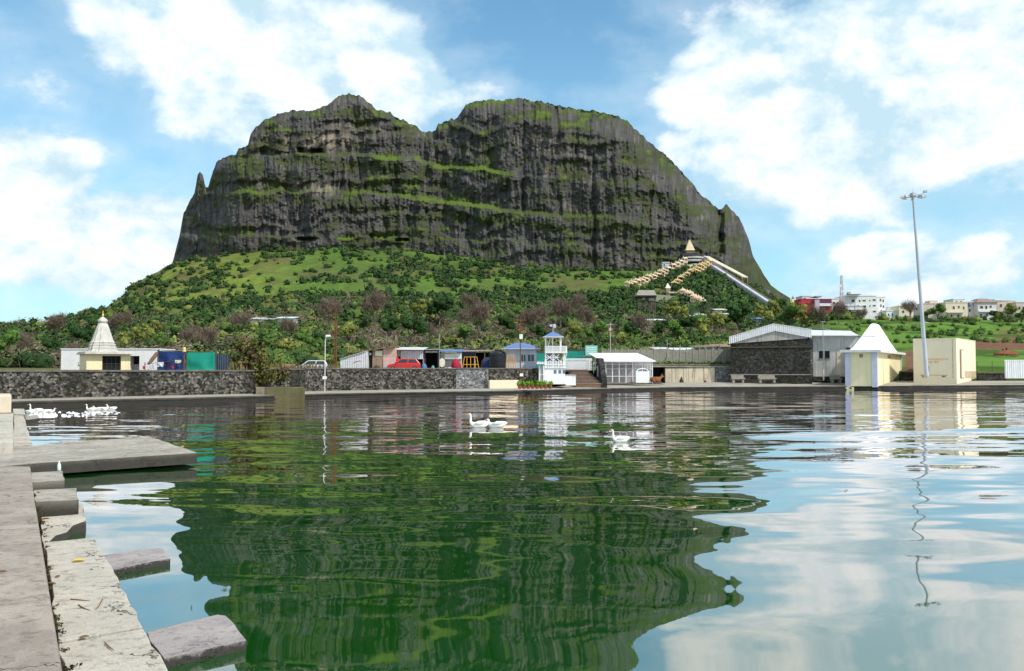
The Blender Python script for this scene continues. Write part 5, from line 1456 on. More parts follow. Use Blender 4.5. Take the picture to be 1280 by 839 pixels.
def cow():
    S = Site(820, 478.3, 107.6)
    COWM = mat('brown_hide', (.26, .095, .035), (.16, .06, .025), 3, .8)
    # lying cow: trunk resting low, forelegs folded, head raised to the left
    v = [(0, 0, .42), (.38, 0, .45), (.72, 0, .40), (.85, 0, .30), (-.36, 0, .48), (-.62, 0, .56), (-.86, 0, .78), (-.98, 0, .92), (-1.18, 0, .84), (-1.30, 0, .78),
         (-.40, -.24, .20), (-.70, -.30, .07), (-.42, -.32, .06), (.55, -.26, .26), (.24, -.40, .12), (.52, -.44, .06), (-.40, .24, .20), (-.68, .28, .07), (.55, .26, .24), (.28, .38, .08),
         (-.96, -.15, .98), (-.96, .15, .98)]
    e = [(0, 1), (1, 2), (2, 3), (0, 4), (4, 5), (5, 6), (6, 7), (7, 8), (8, 9), (4, 10), (10, 11), (11, 12), (1, 13), (13, 14), (14, 15), (4, 16), (16, 17), (1, 18), (18, 19), (7, 20), (7, 21)]
    r = [.36, .36, .28, .12, .34, .24, .17, .15, .11, .085, .13, .07, .05, .20, .09, .05, .13, .06, .20, .07, .04, .04]
    o = animal('cow', '', '', S.loc, R(200), v, e, r, COWM, scale=.88)
    tag(o, 'brown cow lying in the dark recess beside the white cage house', 'cow')
    h = MB()
    for s in (-1, 1): h.path([(-.95, s * .07, 1.03), (-.94, s * .16, 1.13), (-.98, s * .17, 1.24)], [.03, .02, .006], 6)
    h.build('horns', mat('horn', (.3, .26, .2), None, 4, .5), o)
    MB().path([(.86, 0, .34), (1.0, -.05, .2), (.95, -.2, .06)], [.03, .02, .035], 6).build('tail', COWM, o)
cow()

def terrace():
    S = Site(823, 478, 112); x, z = S.x, S.z
    t = thing('recess', 'dark open recess in the retaining wall where the cow lies', 'recess', S.loc)
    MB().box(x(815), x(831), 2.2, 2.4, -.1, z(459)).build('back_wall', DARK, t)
    MB().box(x(814.4), x(816), -.2, 2.2, -.1, z(459)).build('side_wall', STONE_B, t)
    MB().box(x(830.4), x(831.4), -.2, 2.2, -.1, z(459)).build('side_wall', STONE_B, t)
    MB().box(x(813.5), x(832), -.4, 2.5, z(459) + .002, z(457.4)).build('lintel', CONC, t)
    S = Site(863, 478, 118); x, z = S.x, S.z
    t = thing('panel_wall', 'cream panelled retaining wall streaked with brown stains', 'wall', S.loc)
    STAIN = mat('stained_cream_wall', (.66, .58, .44), (.50, .42, .30), .8, .85, streak=.85)
    ed = [831.6, 839.5, 847.5, 854.5, 861, 868, 880, 893.5]
    for i in range(len(ed) - 1): MB().box(x(ed[i]) + .02, x(ed[i + 1]) - .02, 0, .25, -.1, z(460.6 - (i * .18))).build('panel', STAIN, t, bevel=.015)
    MB().box(x(831.2), x(894), .03, .3, -.1, z(459.2)).build('backing', mat('dark_joint', (.10, .085, .06), None, 2, .9), t)
    MB().box(x(831), x(915), -.12, .5, z(459.2) + .002, z(457.7)).build('coping', CONC, t)
    t = thing('stone_wall', 'pale rubble wall section between the cream panels and the stone shed', 'wall', S.loc)
    MB().box(x(894.2), x(915), .02, .45, -.1, z(459.2) - .002).build('masonry', STONE_P, t)
    S = Site(878, 478, 116.5); x, z = S.x, S.z
    # small dark stump-like lumps left along the panel wall foot
    for (px, w, h, lab) in ((852, 5.5, 7.5, 'dark burnt patch of rubbish against the cream panelled wall'), (881.5, 3, 3.2, 'small dark stone at the foot of the cream panelled wall')):
        mb = MB().lathe([(w * S.k * .5, 0), (w * S.k * .4, h * S.k * .35), (w * S.k * .16, h * S.k * .75), (.02, h * S.k)], 9)
        mb.v = [(a * random.uniform(.8, 1.2), b * random.uniform(.8, 1.2), c) for a, b, c in mb.v]
        tag(mb.build('rubbish_heap', mat('charred', (.035, .03, .026), (.06, .05, .04), 5, .9), None, S.loc + Vector((x(px), 0, 0))), lab, 'heap')
    # grey precast fence on the terrace
    S = Site(834, 456, 131); x, z = S.x, S.z
    t = thing('concrete_fence', 'long grey precast panel fence on the terrace above the cage house', 'fence', S.loc)
    GF = concrete('grey_precast', (.34, .32, .27), (.26, .25, .20), (.15, .14, .10), .2, .35)
    GFP = concrete('grey_precast_post', (.40, .38, .34), (.3, .29, .25), (.18, .16, .13), .2, .5)
    edges = [753 + i * 8.1 for i in range(21)]
    for i in range(20):
        MB().box(x(edges[i]) + .08, x(edges[i + 1]) - .08, 0, .1, -.9, z(437.2 + random.uniform(-.3, .3) + (3.2 if i < 9 else 3.2) * 0)).build('panel', GF, t)
    for i in range(21): MB().box(x(edges[i]) - .075, x(edges[i]) + .075, -.05, .15, -.9, z(435.4)).build('post', GFP, t)
    # the kerb line below it
    S = Site(866, 456.8, 124); x, z = S.x, S.z
    t = thing('terrace_kerb', 'thin concrete kerb running along the terrace below the grey fence', 'kerb', S.loc)
    MB().box(x(812), x(916), 0, .5, -1.2, 0).box(x(812), x(916), -.06, .56, .002, .14).build('kerb', CONC, t)
    # hedge on the terrace
    cen = np.array([[(px - CX) / F * 127, 127 + rng.uniform(-1.5, 1), W(px, 456, 127).z + .1] for px in np.linspace(818, 912, 44)])
    V, Fq, c = cards(cen, rng.uniform(.35, .75, 44), PAL[rng.integers(1, 4, 44)] * 1.1, 50, .22)
    org = cen.mean(0); o = npmesh('hedge', V - org, Fq, LEAF, c, nor=CARDN); o.location = org
    tag(o, 'low ragged green hedge on the terrace under the grey fence', 'hedge')
    # flimsy roofs above the fence
    for (a, b, yt, yb_, m, lab) in ((817, 838, 434, 437, TINR, 'low whitish tin roof above the grey fence, left of the teal edged one'),
                                    (838, 872, 434.6, 438, mat('whitish_teal_sheet', (.66, .74, .72), (.55, .62, .62), 2, .6), 'long pale teal edged sheet roof above the grey fence'),
                                    (893, 915, 430, 434, mat('rusty_sheet', (.30, .22, .16), (.2, .14, .10), 2, .8), 'rusty brown sheet roof beside the stone shed')):
        S = Site((a + b) / 2, 446, 142); x, z = S.x, S.z
        t = thing('terrace_shed', lab, 'shed', S.loc)
        MB().box(x(a) + .3, x(b) - .3, .2, 3.5, -1, z(yb_)).build('wall', mat('shed_wall', (.40, .37, .33), (.28, .26, .23), 1, .8, streak=.5), t)
        MB().frus([(x(a), -.4, z(yb_) + .02), (x(b), -.4, z(yb_) + .02), (x(b), 4, z(yt)), (x(a), 4, z(yt))],
                  [(x(a), -.4, z(yb_) + .1), (x(b), -.4, z(yb_) + .1), (x(b), 4, z(yt) + .08), (x(a), 4, z(yt) + .08)]).build('roof', m, t)
    S = Site(883, 448, 139); x, z = S.x, S.z
    t = thing('terrace_shed', 'pale walled shed with a brown roof edge and dark blue window', 'shed', S.loc)
    MB().box(x(869), x(893), 0, 3, -1, z(435)).build('wall', mat('pale_grey_wall', (.52, .50, .50), (.42, .4, .4), 1, .8, streak=.3), t)
    MB().box(x(870), x(875), -.04, -.002, z(442), z(436.5)).build('window', mat('dark_blue_pane', (.03, .04, .12), None, 3, .4), t)
    MB().frus([(x(867.5), -.6, z(434.8)), (x(894), -.6, z(434)), (x(894), 3.4, z(431)), (x(867.5), 3.4, z(432.5))], [(x(867.5), -.6, z(434)), (x(894), -.6, z(433.2)), (x(894), 3.4, z(430.2)), (x(867.5), 3.4, z(431.7))]).build('roof', mat('brown_sheet', (.22, .16, .12), (.15, .11, .085), 1.5, .8), t)
terrace()

def stone_shed():
    S = Site(963, 477.5, 115); x, z = S.x, S.z
    t = thing('stone_shed', 'large black stone walled shed with a low white tin gable', 'shed', S.loc, R(-15))
    zt = z(428.5)
    dep = 16
    MB().box(x(915), x(1011), 0, .5, -.3, z(434.5)).build('front_wall', STONE_B, t)
    MB().box(x(915.3), x(1010.7), .12, .5, z(434.5) + .002, z(422)).build('upper_wall', STONE_B, t)
    MB().box(x(914.4), x(1011.4), -.1, .11, z(434.5) + .002, z(433.6)).build('ledge', mat('mossy_ledge', (.13, .12, .05), (.08, .085, .03), 2, .9), t)
    gp = [(x(917), z(429.2)), (x(1008), z(423.4)), (x(1008), z(421.8)), (x(969), z(413.6)), (x(917), z(427.6))]
    MB().prism(gp, .05, .115).build('gable_panel', mat('streaked_grey_sheet', (.42, .40, .37), (.30, .28, .25), .9, .8, streak=.9), t)
    ou = [(x(913.6), z(429.8)), (x(913.6), z(421.2)), (x(967), z(405.2)), (x(1012.4), z(413)), (x(1012.4), z(422.8)), (x(1005), z(421.4)), (x(969), z(413.8))]
    MB().prism(ou, -.12, .045).build('fascia', TINR, t)
    # side wall on the right, long
    MB().box(x(1010.5) - .3, x(1010.5), .5, dep, -.3, z(421)).build('side_wall', STONE_B, t)
    MB().box(x(915) , x(915) + .3, .5, dep, -.3, z(424)).build('side_wall', STONE_B, t)
    MB().box(x(915) + .3, x(1010.5) - .3, dep - .4, dep, -.3, z(424)).build('rear_wall', STONE_B, t)
    for q, (a, b) in enumerate((((913.4, 421.4), (967, 405.4)), ((967, 405.4), (1012.6, 413)))):
        MB().frus([(x(a[0]), -.15, z(a[1])), (x(b[0]), -.15, z(b[1])), (x(b[0]), dep + .3, z(b[1])), (x(a[0]), dep + .3, z(a[1]))],
                  [(x(a[0]), -.15, z(a[1]) + .09), (x(b[0]), -.15, z(b[1]) + .09), (x(b[0]), dep + .3, z(b[1]) + .09), (x(a[0]), dep + .3, z(a[1]) + .09)]).build('roof', TINR, t)
    MB().box(x(914), x(1012), -.5, -.002, -.3, z(469)).build('plinth', STONE_B, t)
    MB().box(x(914), x(1012), -.56, -.004, z(469) + .002, z(467.8)).build('plinth_coping', CONC, t)
    S = Site(1038, 475, 116.5); x, z = S.x, S.z
    t = thing('side_building', 'grey white plastered building with a small dark window beside the stone shed', 'building', S.loc, R(-15))
    PL = mat('stained_plaster', (.66, .64, .61), (.52, .50, .47), .7, .85, streak=.6, bm=.01)
    MB().box(x(1012.3), x(1070), 0, 8, .45, z(420.4)).build('wall', PL, t)
    MB().box(x(1012), x(1070.3), -.08, 8.05, -.2, .445).build('base', STONE_B, t)
    MB().box(x(1013), x(1018), -.06, -.002, .5, z(424)).build('quoin', STONE_P, t)
    MB().frus([(x(1012.6), -.7, z(420.2)), (x(1071), -.7, z(420.6)), (x(1071), 8.3, z(411.5)), (x(1012.6), 8.3, z(409.5))],
              [(x(1012.6), -.7, z(419.4)), (x(1071), -.7, z(419.8)), (x(1071), 8.3, z(410.7)), (x(1012.6), 8.3, z(408.7))]).build('roof', TINR, t)
    for a, b in ((1025, 1030.6), (1031.8, 1037.6)):
        w = MB().box(x(a), x(b), -.03, -.002, z(447.6), z(438.8)).build('window', DARK, t)
    MB().box(x(1024.4), x(1038.2), -.10, -.002, z(448.6), z(447.8)).build('sill', CONC, t)
    MB().box(x(1046), x(1051), -.06, -.002, .45, z(439.5)).build('door', CREAM2, t)
    MB().box(x(1057), x(1061.5), -.5, -.002, z(437), z(434.8)).build('lamp', BLACKP, t)
    S = Site(1055, 440, 132); x, z = S.x, S.z
    t = thing('grey_roof_shed', 'shed with a dull grey sloping roof behind the white roofed building', 'shed', S.loc)
    MB().box(x(1032), x(1078), 0, 6, -4, z(422)).build('wall', PL, t)
    MB().frus([(x(1030), -.4, z(412)), (x(1080), -.4, z(421.5)), (x(1080), 6.5, z(417)), (x(1030), 6.5, z(407.5))], [(x(1030), -.4, z(411.2)), (x(1080), -.4, z(420.7)), (x(1080), 6.5, z(416.2)), (x(1030), 6.5, z(406.7))]).build('roof', TIN, t)
stone_shed()
def vent(t, S):
    MB().bar((0, -.02, 0), (0, -.02, S.z(462)), .10).build('sleeve', CREAM2, t)
    MB().box(-.3, .3, -.03, .03, S.z(402.8), S.z(402.0)).build('crosspiece', STEEL, t)
pole('thin_pole', 'tall thin pole standing in front of the plastered building window', 'pole', 1029.5, 402, 475.5, 113.5, .055, .035, STEEL, vent)

def bench(px0, px1, label, D=113.2):
    S = Site((px0 + px1) / 2, 478.6, D); x, z = S.x, S.z
    t = thing('stone_bench', label, 'bench', S.loc, 0, 'concrete benches by the stone shed')
    MB().box(x(px0), x(px1), -.35, .35, .46, .62).build('seat', CONC, t, bevel=.02)
    MB().box(x(px0) + .05, x(px1) - .05, .36, .44, .3, .98).build('backrest', CONC, t, bevel=.02)
    for a in (px0 + 2.2, px1 - 2.6): MB().box(x(a) - .13, x(a) + .13, -.25, .28, 0, .457).build('leg', CONC, t)
bench(914.5, 931, 'concrete bench at the left end of the black stone shed')
bench(948, 970, 'concrete bench in the middle of the black stone shed front')
bench(1038, 1052, 'low concrete bench in front of the plastered building, beside the shrine', 113.4)

def shrine():
    D0 = 107.2
    c = W(1097, 485, D0)           # nearest corner
    t = thing('shrine', 'pale yellow lakeside shrine with a blunt white pyramid roof', 'shrine', (c.x, c.y, 0), R(0))
    aL = Vector((-.86, .50)); aR = Vector((.62, .785)).normalized(); aL.normalize()
    # make it square: right axis is the perpendicular of the left one
    aR = Vector((.50, .86)).normalized()
    def ray_len(px, axis):            # distance along an axis until the view column px is met
        k = (px - CX) / F
        return (k * c.y - c.x) / (axis.x - k * axis.y)
    Ln = ray_len(1056, aL); Rn = ray_len(1127, aR); sL = Ln; sR = Rn
    def P(u, v_, z_): q = aL * u + aR * v_; return (q.x, q.y, z_)
    kz = D0 / F; zz = lambda py: H + (YH - py) * kz
    zt = zz(440.5); zb = .45
    def blk(u0, u1, v0, v1, z0, z1, mb=None):
        mb = mb or MB(); r = [(u0, v0), (u1, v0), (u1, v1), (u0, v1)]
        return mb.frus([P(u, v_, z0) for u, v_ in r], [P(u, v_, z1) for u, v_ in r])
    blk(.12, sL - .12, .12, sR - .12, zb, zt).build('wall', CREAM, t)
    for (u, v_, nm) in ((0, 0, ''), (sL - .62, 0, ''), (0, sR - .55, ''), (sL - .62, sR - .55, '')):
        blk(u, u + .62, v_, v_ + .55, zb - .1, zt).build('corner_pillar', LAV, t)
    b = blk(sL - 1.0, sL + .05, -.06, .5, -1.2, zb - .102); b.build('pier', CREAM, t)
    blk(-.05, sL - 1.02, .02, sR, -1.2, zb - .104).build('footing', STONE_B, t)
    blk(-.5, sL + .5, -.5, sR + .5, zt + .002, zt + .32).build('eaves_slab', mat('pale_slab_paint', (.70, .70, .66), (.60, .60, .56), 1.2, .7, streak=.2), t, bevel=.02)
    # roof: slightly concave pyramid with a flat top
    mb = MB(); rings = []
    cu, cv = sL / 2, sR / 2
    za, zb2 = zt + .322, zz(399)
    for f, s in ((0, .93), (.12, .80), (.35, .62), (.6, .44), (.85, .255), (.97, .17), (1, .13)):
        hz = za + (zb2 - za) * f; hu, hv = sL / 2 * s, sR / 2 * s; ch = .84
        rings.append([P(cu - hu * ch, cv - hv, hz), P(cu + hu * ch, cv - hv, hz), P(cu + hu, cv - hv * ch, hz), P(cu + hu, cv + hv * ch, hz), P(cu + hu * ch, cv + hv, hz), P(cu - hu * ch, cv + hv, hz), P(cu - hu, cv + hv * ch, hz), P(cu - hu, cv - hv * ch, hz)])
    n = 8; vs = [p for r in rings for p in r]; fs = [tuple(range(n))[::-1], tuple(range(len(vs) - n, len(vs)))]
    for i in range(len(rings) - 1):
        for j in range(n): fs.append((i * n + j, i * n + (j + 1) % n, (i + 1) * n + (j + 1) % n, (i + 1) * n + j))
    mb.add(vs, fs).build('roof', mat('bright_white_paint', (.86, .86, .85), (.78, .78, .77), 1, .6, streak=.12), t)
    blk(sL * .44, sL * .55, .085, .117, zz(447), zz(442.5)).build('vent_grille', mat('vent_shade', (.32, .26, .16), (.22, .18, .1), 8, .8), t)
    blk(.085, .117, sR * .42, sR * .53, zz(446.5), zz(442.5)).build('vent_grille', MATS['vent_shade'], t)
    blk(sL - .75, sL - .5, -.075, -.062, .1, .3).build('drain_hole', DARK, t)
shrine()

def cream_box():
    D0 = 113.0; c = W(1196, 473, D0)
    t = thing('pump_house', 'plain pale cream box building with red writing and a half open door', 'building', c)
    aL = Vector((-.80, .60)).normalized(); aR = Vector((.60, .80)).normalized()
    def ray_len(px, axis):
        k = (px - CX) / F
        return (k * c.y - c.x) / (axis.x - k * axis.y)
    sL = ray_len(1141.5, aL); sR = min(ray_len(1219.5, aR), 14)
    P = lambda u, v_, z_: (aL.x * u + aR.x * v_, aL.y * u + aR.y * v_, z_)
    def blk(u0, u1, v0, v1, z0, z1): r = [(u0, v0), (u1, v0), (u1, v1), (u0, v1)]; return MB().frus([P(u, v_, z0) for u, v_ in r], [P(u, v_, z1) for u, v_ in r])
    kz = D0 / F; zt = (473 - 423.5) * kz
    CB = mat('pump_house_cream', (.80, .72, .54), (.75, .66, .49), .6, .75, streak=.06)
    blk(0, sL, 0, sR, -1.2, zt).build('wall', CB, t)
    blk(-.04, sL + .04, -.04, sR + .04, zt + .002, zt + .1).build('roof_slab', CB, t)
    blk(.35, .5, -.012, -.001, 0, zt - .05).build('expansion_joint', mat('joint_cream', (.60, .50, .34), None, 2, .8), t)
    d = blk(-.05, -.003, sR * .16, sR * .34, 0, zt * .74).build('door', mat('rusted_door_frame', (.30, .17, .09), (.20, .11, .06), 2, .8), t)
    blk(-.12, -.052, sR * .20, sR * .335, .05, zt * .72).build('door_leaf', CB, d)
    blk(-.03, -.002, sR * .40, sR * .98, .0, .9).build('damp_stain', mat('damp_plaster', (.42, .30, .20), (.58, .46, .32), 1.2, .9), t)
    random.seed(11)
    z1 = zt * .47
    # two lines of hand painted red script hanging from a head stroke
    for (u0, u1, zc) in ((sL * .20, sL * .66, z1), (sL * .42, sL * .66, z1 - .36)):
        a = u1; L = MB()
        while a > u0:
            w_ = random.uniform(.16, .42)
            for (p0, p1, q0, q1) in [(a - w_ + .03, a, zc + .10, zc + .145)]: 
                r = [(p0, -.012), (p1, -.012), (p1, -.002), (p0, -.002)]; L.frus([P(u_, v_, q0) for u_, v_ in r], [P(u_, v_, q1) for u_, v_ in r])
            b = a - .02
            while b > a - w_ + .06:
                hgt = random.uniform(.08, .2)
                r = [(b - .03, -.012), (b, -.012), (b, -.002), (b - .03, -.002)]; L.frus([P(u_, v_, zc + .098 - hgt) for u_, v_ in r], [P(u_, v_, zc + .098) for u_, v_ in r])
                b -= random.uniform(.06, .12)
            a -= w_ + .04
        L.build('lettering', mat('red_lettering', (.60, .14, .09), (.66, .26, .18), 3, .7), t)
    S = Site(1167, 472, 110.8); x, z = S.x, S.z
    t = thing('stone_bench', 'long low bench at the foot of the lighting mast', 'bench', S.loc)
    MB().box(x(1152), x(1183), -.3, .3, .22, .36).build('seat', mat('bench_wood', (.36, .31, .20), (.25, .21, .14), 2, .8), t)
    for a in (1155, 1180): MB().box(x(a) - .15, x(a) + .15, -.22, .22, 0, .217).build('leg', CONC, t)
cream_box()

def mast():
    S = Site(1158.5, 472.5, 109.6); k = S.k
    t = thing('high_mast', 'very tall tapering grey lighting mast in front of the cream box building', 'lighting mast', S.loc, R(0))
    zt = S.z(244); lx = (1144.3 - 1158.5) * k * .94
    n = 10
    MB().bar((0, 0, .0), (lx, 0, zt), .27, .12, 16).build('shaft', MASTM, t, smooth=False)
    MB().lathe([(.52, 0), (.52, .06), (.38, .08), (.34, .3)], 16).build('base_flange', STEEL, t)
    MB().box(.20, .33, -.13, .13, .75, 1.5).build('access_door', STEEL, t)
    hd = MB().lathe([(.34, zt - .15), (.38, zt), (.34, zt + .35), (.1, zt + .45)], 14, (lx, 0, 0)).build('headframe', STEEL, t)
    ring = MB(); rr = .95
    for i in range(16):
        a, b = 2 * math.pi * i / 16, 2 * math.pi * (i + 1) / 16
        ring.bar((lx + rr * math.cos(a), rr * math.sin(a), zt), (lx + rr * math.cos(b), rr * math.sin(b), zt), .035, n=5)
    for i in range(4): a = math.pi / 2 * i; ring.bar((lx, 0, zt), (lx + rr * math.cos(a), rr * math.sin(a), zt), .03, n=5)
    ring.build('lamp_ring', STEEL, t)
    FL = mat('floodlight_case', (.62, .62, .66), (.4, .4, .44), 3, .35)
    for i, (a, tl) in enumerate(((2.9, .1), (3.6, .25), (4.4, .3), (5.2, .3), (5.9, .2), (.3, .1), (1.2, .2), (2.1, .2))):
        cx_, cy_ = lx + 1.15 * math.cos(a), 1.15 * math.sin(a)
        o = MB().frus(MB().rect(0, 0, .34, .16, -.12), MB().rect(0, 0, .26, .12, .12)).build('floodlight', FL, t, (cx_, cy_, zt - .02 - tl * .4), rot=(0, tl * (1 if math.cos(a) > 0 else -1), a))
        MB().box(-.3, .3, -.13, .13, -.14, -.122).build('lens', mat('lamp_lens', (.75, .75, .72), None, 3, .2), o)
    MB().bar((lx + .9, 0, zt + .1), (lx + 1.5, 0, zt + .55), .03).box(lx + 1.35, lx + 1.75, -.14, .14, zt + .45, zt + .7).build('aviation_lamp', STEEL, t)
    MB().bar((lx, 0, zt + .4), (lx, 0, zt + .9), .02).build('lightning_rod', STEEL, t)
mast()

def white_fence():
    S = Site(1275, 474, 112.5); x, z = S.x, S.z
    t = thing('white_fence', 'white ribbed metal fence at the right edge of the promenade', 'fence', S.loc)
    MB().box(x(1256.5), x(1320), 0, .06, .1, z(451)).build('sheet', corrugated('white_ribbed_sheet', (.74, .76, .76), (.64, .66, .66), 2.6), t)
    MB().box(x(1256), x(1320), -.05, .1, z(451) + .002, z(450)).build('top_rail', WHITE2, t)
    mb = MB()
    for i in range(24): a = 1257.5 + i * 2.6; mb.box(x(a), x(a) + .09, -.05, -.002, .1, z(451.5))
    mb.build('ribs', WHITE2, t)
    S = Site(1290, 462, 125)
    t = thing('wire_fence', 'row of thin fence stakes at the foot of the green meadow', 'fence', W(1240, 458, 126))
    for i in range(8): 
        q = (i - 4) * 1.35 * 1.6; MB().bar((q, 0, -1.2), (q + .04, 0, .75), .045, .035, 5).build('stake', BARK, t)
white_fence()
# ================================================================== ON THE MOUNTAIN
SAND = mat('sandstone_yellow', (.74, .58, .30), (.62, .47, .25), .6, .8)
SAND2 = mat('pinkish_sandstone', (.78, .62, .44), (.66, .50, .35), .6, .8)
def covered_stair(label, pts, per, wid, m, rise=0.0):
    """a stairway that climbs through the given points, roofed with short arched canopies set apart on columns"""
    P_ = [W(*p) for p in pts]; a = P_[0].copy()
    t = thing('covered_stairway', label, 'stairway', a)
    up = Vector((0, 0, 1)); k = 0
    rp = MB()
    for j in range(len(P_) - 1):
        p0, p1 = P_[j] - a, P_[j + 1] - a; d = p1 - p0
        hd = Vector((d.x, d.y, 0)).normalized(); side = Vector((hd.y, -hd.x, 0)) * (wid / 2)
        n = per[j]; seg = d / n
        for i in range(n):
            q0, q1 = p0 + seg * i, p0 + seg * (i + 1)
            rp.frus([q0 - side - up * 9, q0 + side - up * 9, q1 + side - up * 9, q1 - side - up * 9], [q0 - side - up * .3, q0 + side - up * .3, q1 + side - up * .3, q1 - side - up * .3])
            c0 = q0.lerp(q1, .5); hl = Vector((seg.x, seg.y, 0)).length * .47; k += 1
            lift = (.5 if k % 3 == 0 else 0.0)
            for s in (-1, 1):
                for e in (-.8, .8): c = c0 + side * s * .92 + hd * hl * e; MB().bar(c - up * .8, c + up * (2.3 + lift), .24, n=5).build('column', m, t)
            cr = MB(); N = 7; rg = []
            for e, rr in ((-1, .5), (-.96, 1), (.96, 1), (1, .5)):
                rg.append([c0 + hd * hl * e + side * math.cos(math.pi * q / N) * 1.15 * rr + up * (2.3 + lift + 1.25 * math.sin(math.pi * q / N) * rr) for q in range(N + 1)])
            M_ = N + 1; vs = [p for r in rg for p in r]; fs = [tuple(range(M_))[::-1], tuple(range(3 * M_, 4 * M_))]
            for r_ in range(3):
                for q in range(M_): fs.append((r_ * M_ + q, r_ * M_ + (q + 1) % M_, (r_ + 1) * M_ + (q + 1) % M_, (r_ + 1) * M_ + q))
            cr.add(vs, fs).build('canopy', m, t)
            MB().bar(c0 - hd * hl * .7 + up * (3.2 + lift), c0 - hd * hl * .7 + up * (4.7 + lift), .45, .05, 5).build('finial', m, t)
            MB().frus([c0 + side * s_ + hd * hl * 1.2 * e_ - up * .3 for s_, e_ in ((-1, -1), (1, -1), (1, 1), (-1, 1))], [c0 + side * s_ * 1.02 + hd * hl * 1.2 * e_ + up * .7 for s_, e_ in ((-1, -1), (1, -1), (1, 1), (-1, 1))]).build('parapet', m, t)
    rp.build('ramp', mat('stair_masonry', (.15, .13, .10), (.10, .085, .065), .5, .9), t)
def dn(px, py): return (px, py, min(Don(px, py + 1), 664))
covered_stair('left flight of pinkish arched canopies zigzagging up to the cliff temple', [dn(783, 359.5), dn(799, 355.5), dn(813, 350), dn(824, 346), dn(833, 341), (844, 334.5, 662), (858, 327, 666)], [3, 3, 2, 2, 2, 3], 3.2, SAND2)
covered_stair('right flight of yellow arched canopies climbing to the cliff temple', [dn(842, 361), dn(854, 351.5), dn(866, 343), (881, 333.5, 656), (888, 330, 660)], [3, 3, 4, 2], 3.4, SAND)

def cliff_temple():
    S = Site(868, 331, 672); x, z = S.x, S.z; k = S.k
    t = thing('cliff_temple', 'cliff temple of curved pale galleries under a tapering cream spire', 'temple', S.loc)
    WG = mat('gallery_paint', (.60, .58, .54), (.46, .44, .42), .3, .8, streak=.3)
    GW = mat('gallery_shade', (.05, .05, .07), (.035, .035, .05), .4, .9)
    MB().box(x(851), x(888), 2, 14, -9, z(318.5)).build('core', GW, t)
    for (a, b, y0, y1, yy) in ((856, 885, 322.6, 320.6, 0), (855, 886, 327, 324.5, -1.2), (862, 889, 332.5, 330, -2.4)):
        n = 10; o = []; 
        mb = MB()
        for i in range(n):
            f, f2 = i / n, (i + 1) / n
            bow = lambda q: -3.0 * math.sin(math.pi * q)
            sag = lambda q: -1.2 * (q - .35) ** 2 * 4 * .5
            X0_, X1_ = x(a + (b - a) * f), x(a + (b - a) * f2)
            mb.frus([(X0_, yy + bow(f), z(y0) + sag(f)), (X1_, yy + bow(f2), z(y0) + sag(f2)), (X1_, 4, z(y0) + sag(f2)), (X0_, 4, z(y0) + sag(f))],
                    [(X0_, yy + bow(f), z(y1) + sag(f)), (X1_, yy + bow(f2), z(y1) + sag(f2)), (X1_, 4, z(y1) + sag(f2)), (X0_, 4, z(y1) + sag(f))])
        mb.build('gallery', WG, t)
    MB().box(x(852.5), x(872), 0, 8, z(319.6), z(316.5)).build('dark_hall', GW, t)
    sp = []
    mb = MB()
    for i, (hw, y0, y1) in enumerate(((5.6, 312.6, 309.6), (4.5, 309.5, 306.8), (3.5, 306.7, 304.2), (2.4, 304.1, 301.8), (1.3, 301.7, 298.8))):
        mb.taper(x(863.4), 4, hw * k * 1.05, hw * k * 1.05, z(y0), hw * k * .80, hw * k * .80, z(y1))
    mb.build('spire', mat('spire_cream', (.72, .62, .40), (.56, .46, .28), .8, .7), t)
    MB().taper(x(863.5), 4, 4.6 * k, 4.6 * k, z(317), 5.2 * k, 5.2 * k, z(312.7)).build('spire_base', mat('ochre_base', (.30, .20, .12), (.2, .14, .09), 1, .8), t)
    S2 = Site(864, 340, 664); x, z = S2.x, S2.z
    t = thing('pavilion', 'small yellowish pavilion between the two canopy flights', 'pavilion', S2.loc)
    MB().box(x(861), x(870.5), 0, 6, -6, z(334)).build('wall', SAND, t)
    for a in (862.2, 864.5, 866.8): MB().box(x(a), x(a + 1.4), -.1, -.01, z(338), z(334.8)).build('window', DARK, t)
    MB().taper(x(865.5), 3, 8 * S2.k, 5, z(334) + .02, 6.5 * S2.k, 3.5, z(331)).build('roof', mat('olive_roof', (.42, .42, .30), (.32, .32, .22), .6, .8), t)
    S3 = Site(831, 334, 685); x, z = S3.x, S3.z
    t = thing('white_house', 'small white house above the left canopy flight', 'house', S3.loc)
    MB().box(x(828), x(837), 0, 6, -6, z(328.5)).build('wall', mat('lilac_white', (.64, .64, .70), (.55, .55, .6), .5, .8), t)
    MB().box(x(827.5), x(837.5), -.4, 6.3, z(328.5) + .02, z(327.6)).build('roof', WHITE, t)
    w = MB().box(x(829.5), x(831), -.1, -.01, z(333), z(330.5)).build('window', DARK, t)
cliff_temple()

